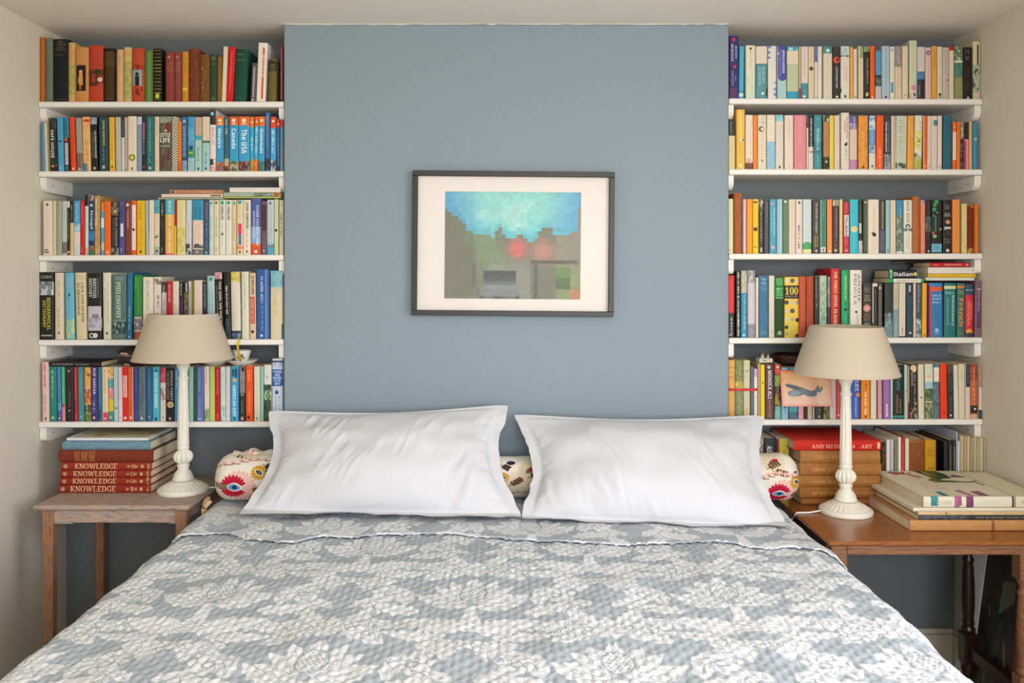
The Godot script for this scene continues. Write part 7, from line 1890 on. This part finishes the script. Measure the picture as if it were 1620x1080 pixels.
j|940.7 683.5 0.0|44.9 220.1 140|0|0|24262c|black white-lettered jacketed book standing beside the yellow one by the bolster|books standing at the back of the polished table|T 13 62 25 64 e8e4e0 b ALEXEI NAVALNY;T 66 90 30 60 a0a0a4 s PATRIOT
p|986.4 683.5 2.0|45.6 217.8 130|0|0|c4b43c|yellow paperback with maroon edge standing beside the tan leather volumes|books standing at the back of the polished table|R 0 20 0 100 7a1c38;T 18 92 45 72 5a5420 s Girl, Woman, Other
h|1344.7 683.5 10.0|19.2 207.1 200|0|0|2a1c14|dark mottled hardback standing at the back of the polished table|books standing at the back of the polished table|M 0 100 2a1c14 5a4428 1a120e;D 10 60 30 60 8a7048
m|1357.7 683.5 20.0|12.7 218.6 190|0|0|e0d8d0|slim white magazine standing at the back of the polished table|books standing at the back of the polished table|
m|1373.6 683.5 16.0|12.2 217.9 190|0|0|c4c0c4|slim lilac-grey magazine standing at the back of the polished table|books standing at the back of the polished table|R 60 100 0 100 a8a4a8
m|1388.0 683.5 16.0|13.3 216.8 190|0|0|7a7860|slim olive-grey magazine standing at the back of the polished table|books standing at the back of the polished table|
m|1396.7 683.5 24.0|8.5 227.9 190|0|0|e8e4e0|narrow tall white book standing at the back of the polished table|books standing at the back of the polished table|
h|1408.4 683.5 24.0|12.7 228.4 215|0|0|b03a28|narrow red hardback standing at the back of the polished table|books standing at the back of the polished table|D 12 60 30 62 d89080
p|1425.2 683.5 20.0|13.8 221.3 170|0|0|e0d2bc|plain cream paperback standing at the back of the polished table|books standing at the back of the polished table|
h|1461.8 683.5 20.0|56.3 219.7 180|0|0|8a4e24|thick tawny hardback standing at the back of the polished table|books standing at the back of the polished table|M 0 100 8a4e24 844a22 8e5226;E 28 50 16 80 683414 6;M 0 6 9c6a40 8a4e24
h|1511.5 683.5 20.0|39.8 216.0 180|0|0|c4901c|mustard-yellow hardback standing at the back of the polished table|books standing at the back of the polished table|E 12 28 20 80 7a5010 4;E 44 56 25 75 7a5010 2;M 0 0 c4901c b88418
j|1567.0 683.5 16.0|16.0 212.6 235|0|0|1a1a1e|glossy black jacketed book standing at the back of the polished table|books standing at the back of the polished table|D 10 90 40 60 303034
p|1582.9 683.5 16.0|13.8 216.8 220|0|0|20201c|black yellow-lettered paperback standing at the back of the polished table|books standing at the back of the polished table|T 10 50 35 65 d0c850 s DIVISIONISM;D 55 90 35 60 a8a8a0
p|1596.2 683.5 16.0|10.6 217.9 220|0|0|242830|black white-lettered paperback standing at the back of the polished table|books standing at the back of the polished table|T 12 50 30 66 d8d8d8 s CHAGALL;D 56 92 35 60 909090
m|1605.5 683.5 16.0|4.8 246.1 240|0|0|a8b4c4|very thin blue-grey folder standing at the back of the polished table|books standing at the back of the polished table|
m|1612.4 683.5 16.0|5.9 212.6 220|0|0|e0dcd8|very thin white magazine standing at the back of the polished table|books standing at the back of the polished table|
m|1623.9 683.5 14.0|11.7 230.3 200|0|0|c8b48e|pale straw worn paper-backed booklet standing at the back of the polished table|books standing at the back of the polished table|R 20 34 0 100 98845e;R 62 70 0 100 dccfb0;M 80 100 c8b48e c0ae8a
m|1636.1 683.5 14.0|10.6 227.1 205|0|0|b89c74|tan worn paper-backed booklet standing at the back of the polished table|books standing at the back of the polished table|R 20 34 0 100 98845e;R 62 70 0 100 dccfb0;M 80 100 b89c74 c0ae8a
m|1647.6 683.5 14.0|10.1 229.2 195|0|0|d0bc98|cream-buff worn paper-backed booklet standing at the back of the polished table|books standing at the back of the polished table|R 20 34 0 100 98845e;R 62 70 0 100 dccfb0;M 80 100 d0bc98 c0ae8a
m|1659.3 683.5 14.0|11.2 223.9 210|0|0|a8906c|drab brown worn paper-backed booklet standing at the back of the polished table|books standing at the back of the polished table|R 20 34 0 100 98845e;R 62 70 0 100 dccfb0;M 80 100 a8906c c0ae8a
m|1671.3 683.5 14.0|10.6 228.1 200|0|0|c4b494|pale oatmeal worn paper-backed booklet standing at the back of the polished table|books standing at the back of the polished table|R 20 34 0 100 98845e;R 62 70 0 100 dccfb0;M 80 100 c4b494 c0ae8a
m|1683.0 683.5 14.0|10.6 221.7 190|0|0|b8a482|sandy worn paper-backed booklet standing at the back of the polished table|books standing at the back of the polished table|R 20 34 0 100 98845e;R 62 70 0 100 dccfb0;M 80 100 b8a482 c0ae8a
m|1694.4 683.5 14.0|10.1 222.8 205|0|0|d0c2a4|ivory worn paper-backed booklet standing at the back of the polished table|books standing at the back of the polished table|R 20 34 0 100 98845e;R 62 70 0 100 dccfb0;M 80 100 d0c2a4 c0ae8a
m|1705.9 683.5 14.0|10.6 217.5 195|0|0|a89878|dull khaki worn paper-backed booklet standing at the back of the polished table|books standing at the back of the polished table|R 20 34 0 100 98845e;R 62 70 0 100 dccfb0;M 80 100 a89878 c0ae8a
j|1476.0 683.5 380.0|34.5 428.0 350|U|0|c08c54|battered tan portfolio lying lowest under the large art books|large art books stacked on the polished table|M 0 100 c08c54 bc8850 c49058;D 60 64 0 100 8a5c30
p|1489.0 718.4 377.0|13.8 402.0 330|D|0|25282c|black magazine-like paperback with upside-down pale title lying on the portfolio|large art books stacked on the polished table|T 10 55 22 78 b8b0a0 f Simone Martini: affreschi di Assisi;M 60 100 25282c 6a6a70 3a3c40
p|1490.0 732.6 376.0|12.8 400.0 335|U|0|d8bc90|thin straw-coloured paperback lying above the black one on the polished table|large art books stacked on the polished table|D 16 44 30 70 b89868;O 22 30 a07048 50;D 60 80 30 70 b89868
p|1481.0 745.8 380.0|11.0 418.0 362|U|0|dcd6c0|thin off-white paperback lying directly under the FLORA book|large art books stacked on the polished table|D 4 40 35 65 c0bca4
j|1449.0 757.2 378.0|34.5 286.0 352|U|0|e2dcc6|large cream FLORA book with tulip cover lying uppermost on the polished table|large art books stacked on the polished table|R 15 100 8 16 3a8a90;R 20 90 0 8 e2dcc6;T 14 31 30 64 b0a890 f FLORA;R 0 100 34 40 b06a88;R 20 100 38 42 a05a80;R 0 100 47 55 7a4468;D 58 88 55 68 c0c4bc;D 60 80 30 42 c8c8bc;R 0 100 97.5 99.5 2c2c2a
p|1643.0 757.2 377.0|34.5 94.0 330|U|0|e0d8bc|cream book lying beside the FLORA book against the wall|large art books stacked on the polished table|T 20 40 30 66 908868 f No
"""

func books() -> void:
	for line in BOOKS.split("\n"):
		var f := line.split("|")
		if f.size() < 9:
			continue
		var p := f[1].split(" ")
		var d := f[2].split(" ")
		var w := float(d[0]) / 1000.0
		var h := float(d[1]) / 1000.0
		var o := book(f[0], w, h, float(d[2]) / 1000.0, f[5], f[8], f[6], f[7] if f[7] else "books " + f[6].substr(f[6].rfind(" on ") + 1))
		var at := Vector3(float(p[0]), float(p[1]), float(p[2])) / 1000.0
		var turn := Basis(Vector3.UP, deg_to_rad(float(f[4])))
		if f[3] == "U":
			o.transform = Transform3D(turn * Basis(Vector3.BACK, PI / 2), at + turn * Vector3(h / 2, w / 2, 0))
		elif f[3] == "D":
			o.transform = Transform3D(turn * Basis(Vector3.BACK, -PI / 2), at + turn * Vector3(-h / 2, w / 2, 0))
		else:
			o.transform = Transform3D(turn * Basis(Vector3.BACK, deg_to_rad(float(f[3]))), at)

# ------------------------------------------------------------------ small things
func print_on(holder: Node3D, called: String, im: Image, m: ArrayMesh, label := "") -> MeshInstance3D:
	var mm := mat("ffffff", 0.4)
	mm.albedo_texture = tex(im)
	mm.texture_repeat = false
	return part(called, m, mm, holder, label)

func small_things() -> void:
	# a yellow ribbon marker hanging from a book on the fourth shelf into the cup below
	var rb := thing("ribbon_marker", "bright yellow ribbon bookmark hanging from the fourth shelf into the flowered teacup", "ribbon", Vector3.ZERO)
	var rp := PackedVector3Array()
	for k in 15:
		var t := k / 14.0
		var c := Vector3(-0.9755 - 0.007 * t, 1.2600 - 0.076 * t, -0.004 + 0.010 * sin(minf(1.0, t * 4.0) * PI / 2) - 0.07 * pow(maxf(0.0, t - 0.35), 1.2))
		rp.append(c - Vector3(0.0036, 0, 0))
		rp.append(c + Vector3(0.0036, 0, 0.001))
	for k in range(14, -1, -1):
		rp.append(rp[k * 2 + 1] - Vector3(0, 0, 0.0008))
		rp.append(rp[k * 2] - Vector3(0, 0, 0.0008))
	var rm := MB.new()
	rm.sheet(rp, 2, true)
	part("strip", rm.mesh(), mat("e8c010", 0.6), rb)
	# teacup in its saucer, and bowls, on top of the bottom-shelf books
	var ty := 1.1590
	var cup_x := -0.990
	var sau := thing("saucer", "white china saucer under the flowered teacup", "saucer", Vector3(cup_x + 0.002, ty, -0.075))
	var sb := MB.new()
	sb.lathe([Vector2(0, 0.0), Vector2(0.030, 0.0), Vector2(0.032, 0.003), Vector2(0.045, 0.009), Vector2(0.0585, 0.0195), Vector2(0.0595, 0.021), Vector2(0.0575, 0.0205), Vector2(0.043, 0.0115), Vector2(0.030, 0.0055), Vector2(0, 0.0052)], Vector3.ZERO, 48)
	part("dish", sb.mesh(), M.china, sau)
	var cup := thing("teacup", "small white teacup painted with a yellow and brown flower", "cup", Vector3(cup_x, ty + 0.0056, -0.075))
	var cb := MB.new()
	cb.lathe([Vector2(0, 0.0), Vector2(0.020, 0.0), Vector2(0.0215, 0.004), Vector2(0.022, 0.008), Vector2(0.026, 0.020), Vector2(0.0315, 0.038), Vector2(0.0345, 0.049), Vector2(0.0352, 0.0505), Vector2(0.0336, 0.0495), Vector2(0.030, 0.038), Vector2(0.024, 0.018), Vector2(0.018, 0.009), Vector2(0, 0.008)], Vector3.ZERO, 48)
	part("body", cb.mesh(), M.china, cup)
	var hb := MB.new()
	var hp := []
	for k in 13:
		var a := lerpf(-1.2, 1.5, k / 12.0)
		hp.append(Vector3(-0.030 - 0.016 * cos(a), 0.026 + 0.015 * sin(a), 0.0))
	hb.tube(hp, 0.0026, 8)
	part("handle", hb.mesh(), M.china, cup)
	for q in [[0.10, 0.022, "b8902c"], [-0.18, 0.026, "c8a030"], [0.32, 0.032, "8a6030"], [0.52, 0.024, "7a8a50"], [0.12, 0.014, "7a5028"]]:
		var pet := MB.new()
		var pts := PackedVector3Array()
		for j in 5:
			for i in 5:
				var a: float = q[0] + (i / 4.0 - 0.5) * 0.36 * sin(PI * (0.1 + 0.8 * j / 4.0))
				var y: float = q[1] + (j / 4.0 - 0.5) * 0.012
				var r := 0.0207 + (y - 0.004) * 0.31 + 0.0006
				pts.append(Vector3(sin(a) * r, y, cos(a) * r))
		pet.sheet(pts, 5, true)
		part("painted_petal", pet.mesh(), mat(q[2], 0.4), cup)
	for q in [["white china bowl showing under the lampshade, next to the teacup", -1.093, 0.033, 0.0765, 0.040], ["white china bowl half hidden behind the lamp column on the bottom-shelf books", -1.240, 0.020, 0.047, 0.034]]:
		var bo := thing("china_bowl", q[0], "bowl", Vector3(q[1], ty, -0.085))
		var bb := MB.new()
		var f: float = q[2]
		var r: float = q[3]
		var hh: float = q[4]
		bb.lathe([Vector2(0, 0), Vector2(f, 0.0), Vector2(f + 0.001, 0.004), Vector2(lerpf(f, r, 0.35), hh * 0.22), Vector2(lerpf(f, r, 0.7), hh * 0.5), Vector2(lerpf(f, r, 0.92), hh * 0.8), Vector2(r, hh), Vector2(r - 0.0025, hh), Vector2(lerpf(f, r, 0.85), hh * 0.75), Vector2(lerpf(f, r, 0.55), hh * 0.42), Vector2(f * 0.8, 0.006), Vector2(0, 0.0055)], Vector3.ZERO, 48)
		part("body", bb.mesh(), M.china, bo)
	# round lidded box painted with flowers
	var fb := thing("flowered_box", "round black lidded box painted with cream and red flowers, half behind the lampshade", "box", Vector3(-1.378, ty, -0.080))
	var fi := Image.create(512, 256, false, Image.FORMAT_RGB8)
	fi.fill(hexc("2a2022"))
	for k in 40:
		disc(fi, rng.randf_range(0, 512), rng.randf_range(0, 256), rng.randf_range(4, 9), rng.randf_range(4, 9), [hexc("c04430"), hexc("7a3438"), hexc("d86038")][k % 3])
	for q in [[30, 70], [110, 180], [190, 60], [280, 190], [350, 80], [430, 180], [480, 60], [60, 200], [230, 130]]:
		for p in 7:
			var a := TAU * p / 7
			disc(fi, q[0] + cos(a) * 17, q[1] + sin(a) * 15, 11, 11, hexc("ecccb0"))
		disc(fi, q[0], q[1], 13, 12, hexc("d0a080"))
		disc(fi, q[0], q[1], 7, 7, hexc("a86848"))
	var body := MB.new()
	body.lathe([Vector2(0, 0), Vector2(0.040, 0.0), Vector2(0.048, 0.003), Vector2(0.058, 0.018), Vector2(0.063, 0.034), Vector2(0.0635, 0.0385), Vector2(0, 0.0386)], Vector3.ZERO, 64)
	print_on(fb, "body", fi, body.mesh())
	var band := MB.new()
	band.lathe([Vector2(0.060, 0.0385), Vector2(0.0655, 0.0387), Vector2(0.0660, 0.0405), Vector2(0.0655, 0.0423), Vector2(0.060, 0.0425)], Vector3.ZERO, 64)
	part("rim", band.mesh(), mat("b8b4bc", 0.3, 0.5), fb)
	var lid := MB.new()
	lid.lathe([Vector2(0, 0.0424), Vector2(0.0635, 0.0424), Vector2(0.0630, 0.050), Vector2(0.056, 0.060), Vector2(0.045, 0.066), Vector2(0.0, 0.069)], Vector3.ZERO, 64)
	print_on(fb, "lid", fi, lid.mesh())
	# red elastic band round the five books at the end of the bottom shelf
	var eb := thing("elastic_band", "red elastic band stretched round old books at the end of the bottom shelf", "band", Vector3.ZERO)
	var ep := PackedVector3Array()
	var loop := [Vector2(0.7915, -0.15), Vector2(0.7915, -0.02), Vector2(0.7935, -0.0078), Vector2(0.81, -0.0068), Vector2(0.85, -0.0064), Vector2(0.872, -0.0068), Vector2(0.885, -0.0074), Vector2(0.8985, -0.009), Vector2(0.9008, -0.016), Vector2(0.9008, -0.15)]
	for y in [-0.0045, 0.0045]:
		for p in loop:
			ep.append(Vector3(p.x, 1.0775 + y, p.y))
	for y in [0.0045, -0.0045]:
		for p in loop:
			var c := Vector2(0.846, -0.08)
			var pi: Vector2 = p + (c - p).normalized() * 0.0008
			ep.append(Vector3(pi.x, 1.0775 + y, pi.y))
	var em := MB.new()
	em.sheet(ep, loop.size())
	part("loop", em.mesh(), mat("c8141c", 0.55), eb)
	# plug adaptor lying pins up on the books
	var ad := thing("plug_adaptor", "white plug adaptor lying pins upward on the bottom-shelf books", "adaptor", Vector3(0.9355, 1.1716, -0.055))
	part("body", slab(Vector3(-0.025, 0, -0.024), Vector3(0.025, 0.0165, 0.024), 0.0025), mat("e0dac8", 0.4), ad)
	for q in [Vector3(-0.0115, 0, 0.010), Vector3(0.0110, 0, 0.010), Vector3(0, 0, -0.012)]:
		var pin := part("pin", slab(q + Vector3(-0.0032, 0.0166, -0.002), q + Vector3(0.0032, 0.0245, 0.002), 0.0006), mat("e0dac8", 0.4), ad)
		part("pin_tip", slab(q + Vector3(-0.003, 0.0246, -0.0018), q + Vector3(0.003, 0.0335, 0.0018), 0.0006), M.brass, pin)
	part("port", slab(Vector3(-0.012, 0.0075, 0.0236), Vector3(0.0, 0.0105, 0.0244), 0.0002), mat("2a2624", 0.5), ad)
	# dark woven tray
	var ba := thing("woven_tray", "low round tray of dark brown woven cane behind the bird card", "basket", Vector3(1.052, 1.1716, -0.085))
	var rings := 5
	for k in rings:
		var rg := MB.new()
		var path := []
		for q in 73:
			var a := TAU * q / 72
			var r := 0.066 + 0.0025 * k - (0.006 if k == rings - 1 else 0.0)
			path.append(Vector3(cos(a) * r, 0.0032 + k * 0.0056 + 0.0012 * sin(a * 18 + k * PI), sin(a) * r))
		rg.tube(path, 0.0032, 8)
		part("cane", rg.mesh(), mat(["3a1c14", "4a2418", "3a1812", "52281a", "30140f"][k], 0.4), ba)
	var fl := MB.new()
	fl.lathe([Vector2(0, 0.0005), Vector2(0.064, 0.0005), Vector2(0.064, 0.005), Vector2(0, 0.005)], Vector3.ZERO, 48)
	part("floor_panel", fl.mesh(), mat("34180f", 0.5), ba)
	# card with a flying bird, propped against the spines
	var card := thing("bird_card", "orange and peach card painted with a flying grey bird, propped against the bottom-shelf books", "card", Vector3(1.0710, 1.0195, 0.012))
	var ci := Image.create(512, 360, false, Image.FORMAT_RGB8)
	var cn := noise(91, 0.008, 3)
	for y in 360:
		for x in 512:
			var a := clampf(cn.get_noise_2d(x, y * 1.4) * 0.7 + 0.5, 0, 1)
			var c := hexc("e8a868").lerp(hexc("e0b8a0"), clampf(float(y) / 300.0 + a * 0.3 - 0.15, 0, 1)).lerp(hexc("ecc8a8"), a * 0.4)
			var ed := minf(minf(x, 511 - x), minf(y, 359 - y))
			c = c.lerp(hexc("e06838") if y < 120 else hexc("e08878"), clampf(1.2 - ed / 26.0, 0, 1) * 0.85)
			ci.set_pixel(x, y, c)
	var bird := hexc("5e6e70")
	fill_poly(ci, PackedVector2Array([Vector2(44, 140), Vector2(70, 132), Vector2(150, 150), Vector2(240, 180), Vector2(300, 205), Vector2(340, 196), Vector2(375, 150), Vector2(392, 160), Vector2(388, 180), Vector2(425, 155), Vector2(420, 195), Vector2(400, 220), Vector2(370, 238), Vector2(330, 262), Vector2(270, 262), Vector2(225, 240), Vector2(180, 256), Vector2(110, 262), Vector2(72, 248), Vector2(64, 225), Vector2(90, 205), Vector2(130, 200), Vector2(100, 180), Vector2(56, 165)]), bird)
	fill_poly(ci, PackedVector2Array([Vector2(48, 142), Vector2(120, 150), Vector2(220, 184), Vector2(180, 196), Vector2(110, 178), Vector2(60, 160)]), hexc("3e5048"))
	fill_poly(ci, PackedVector2Array([Vector2(76, 238), Vector2(90, 214), Vector2(150, 206), Vector2(200, 220), Vector2(170, 246), Vector2(110, 254)]), hexc("8494a0"))
	disc(ci, 372, 226, 12, 9, hexc("d8d0c8"))
	var ch := MB.new()
	ch.quad(Vector3(-0.0905, 0, 0), Vector3(0.0915, 0, 0), Vector3(0.0875, 0.128, -0.020), Vector3(-0.0945, 0.128, -0.020), Vector3(0, 0.15, 1).normalized(), Vector3(0, 0.15, 1).normalized(), Rect2(0, 0, 1, 1))
	ch.quad(Vector3(0.0915, 0, -0.0012), Vector3(-0.0905, 0, -0.0012), Vector3(-0.0945, 0.128, -0.0212), Vector3(0.0875, 0.128, -0.0212), Vector3(0, -0.15, -1).normalized(), Vector3(0, -0.15, -1).normalized(), Rect2(0, 0, 0.02, 0.02))
	for q in [[Vector3(-0.0905, 0, 0), Vector3(-0.0945, 0.128, -0.020)], [Vector3(-0.0945, 0.128, -0.020), Vector3(0.0875, 0.128, -0.020)], [Vector3(0.0875, 0.128, -0.020), Vector3(0.0915, 0, 0)], [Vector3(0.0915, 0, 0), Vector3(-0.0905, 0, 0)]]:
		ch.face([q[0], q[1], q[1] - Vector3(0, 0, 0.0012), q[0] - Vector3(0, 0, 0.0012)], Vector3(0, 0.06, -0.01))
	print_on(card, "sheet", ci, ch.mesh())
	# picture on the front board of the uppermost book of the big stack
	var flora := find_child("jacketed_book*", false, false)
	for c in get_children():
		if str(c.get_meta("label", "")).begins_with("large cream FLORA"):
			flora = c
	var gi := Image.create(1024, 1024, false, Image.FORMAT_RGB8)
	gi.fill(hexc("e4dcc4"))
	var P := func(a: Array, col: String) -> void:
		var q := PackedVector2Array()
		for k in range(0, a.size(), 2):
			q.append(Vector2(a[k], a[k + 1]))
		fill_poly(gi, q, hexc(col))
	# tulip stems, leaves and fallen petals; x along the spine, y from the fore edge to the spine
	P.call([470, 0, 760, 0, 800, 150, 780, 330, 640, 360, 560, 420, 470, 440, 420, 400, 520, 330, 520, 160], "3c5a34")
	P.call([560, 0, 600, 0, 610, 190, 580, 180], "a8b088")
	P.call([420, 420, 560, 400, 900, 470, 1010, 420, 1020, 450, 900, 520, 600, 500, 470, 500], "4e6840")
	P.call([100, 60, 180, 20, 260, 60, 330, 40, 310, 130, 360, 180, 300, 190, 240, 150, 180, 190, 130, 150], "a84830")
	P.call([250, 130, 330, 150, 420, 260, 400, 330, 330, 230], "8a3a30")
	P.call([330, 90, 390, 80, 400, 130, 350, 130], "902c38")
	P.call([800, 240, 880, 180, 960, 230, 1000, 280, 900, 300, 830, 290], "6a3038")
	P.call([930, 520, 980, 480, 1010, 600, 960, 640], "8a8c58")
	P.call([470, 840, 560, 800, 600, 1024, 540, 1024], "b06a88")
	P.call([220, 880, 300, 860, 310, 1024, 230, 1024], "3a8a90")
	P.call([640, 860, 760, 840, 770, 1024, 650, 1024], "80406a")
	for k in 26:
		var cx := 240 + (k % 9) * 26 + rng.randf_range(-10, 10)
		var cy := 560 + (k / 9) * 90 + rng.randf_range(-30, 30)
		disc(gi, cx, cy, rng.randf_range(3, 9), rng.randf_range(6, 22), hexc("74727c"))
	if flora:
		var w: float = 0.0
		var mesh_box: AABB = (flora.get_child(0) as MeshInstance3D).mesh.get_aabb()
		w = mesh_box.end.x + 0.0004
		var top := MB.new()
		var y0 := mesh_box.position.y + 0.0015
		var y1 := mesh_box.end.y - 0.0015
		var z0 := mesh_box.position.z + 0.0015
		# lying spine forward: local +x faces up, local -y runs to the reader's right
		top.quad(Vector3(w, y1, -0.010), Vector3(w, y0, -0.010), Vector3(w, y0, z0), Vector3(w, y1, z0), Vector3.RIGHT, Vector3.RIGHT, Rect2(0, 0, 1, 1))
		print_on(flora, "cover_print", gi, top.mesh(), "botanical picture on the front board")
	var mag: Node3D = null
	for c in get_children():
		if str(c.get_meta("label", "")).begins_with("white-edged picture book"):
			mag = c
	if mag:
		var mi := ramp_image(256, 256, noise(95, 0.012, 3), 1.0, 1.0, [hexc("8a7a48"), hexc("c8b890"), hexc("d8d0b8"), hexc("a89060")])
		var box2: AABB = (mag.get_child(0) as MeshInstance3D).mesh.get_aabb()
		var w2 := box2.end.x + 0.0003
		var t2 := MB.new()
		t2.quad(Vector3(w2, box2.end.y - 0.012, -0.012), Vector3(w2, box2.position.y + 0.012, -0.012), Vector3(w2, box2.position.y + 0.012, box2.position.z + 0.012), Vector3(w2, box2.end.y - 0.012, box2.position.z + 0.012), Vector3.RIGHT, Vector3.RIGHT, Rect2(0, 0, 1, 1))
		print_on(mag, "cover_print", mi, t2.mesh(), "gold and cream picture on the cover")
	# a dark olive board standing between the stack and the wall
	var ob := thing("olive_board", "thin dark olive board standing against the wall behind the art books", "board", Vector3(1.7030, TABLE_R + 0.0, 0.12))
	part("panel", slab(Vector3(-0.0065, 0.0005, -0.26), Vector3(0.0065, 0.082, 0.33), 0.0015), mat("4c4c3a", 0.6), ob)
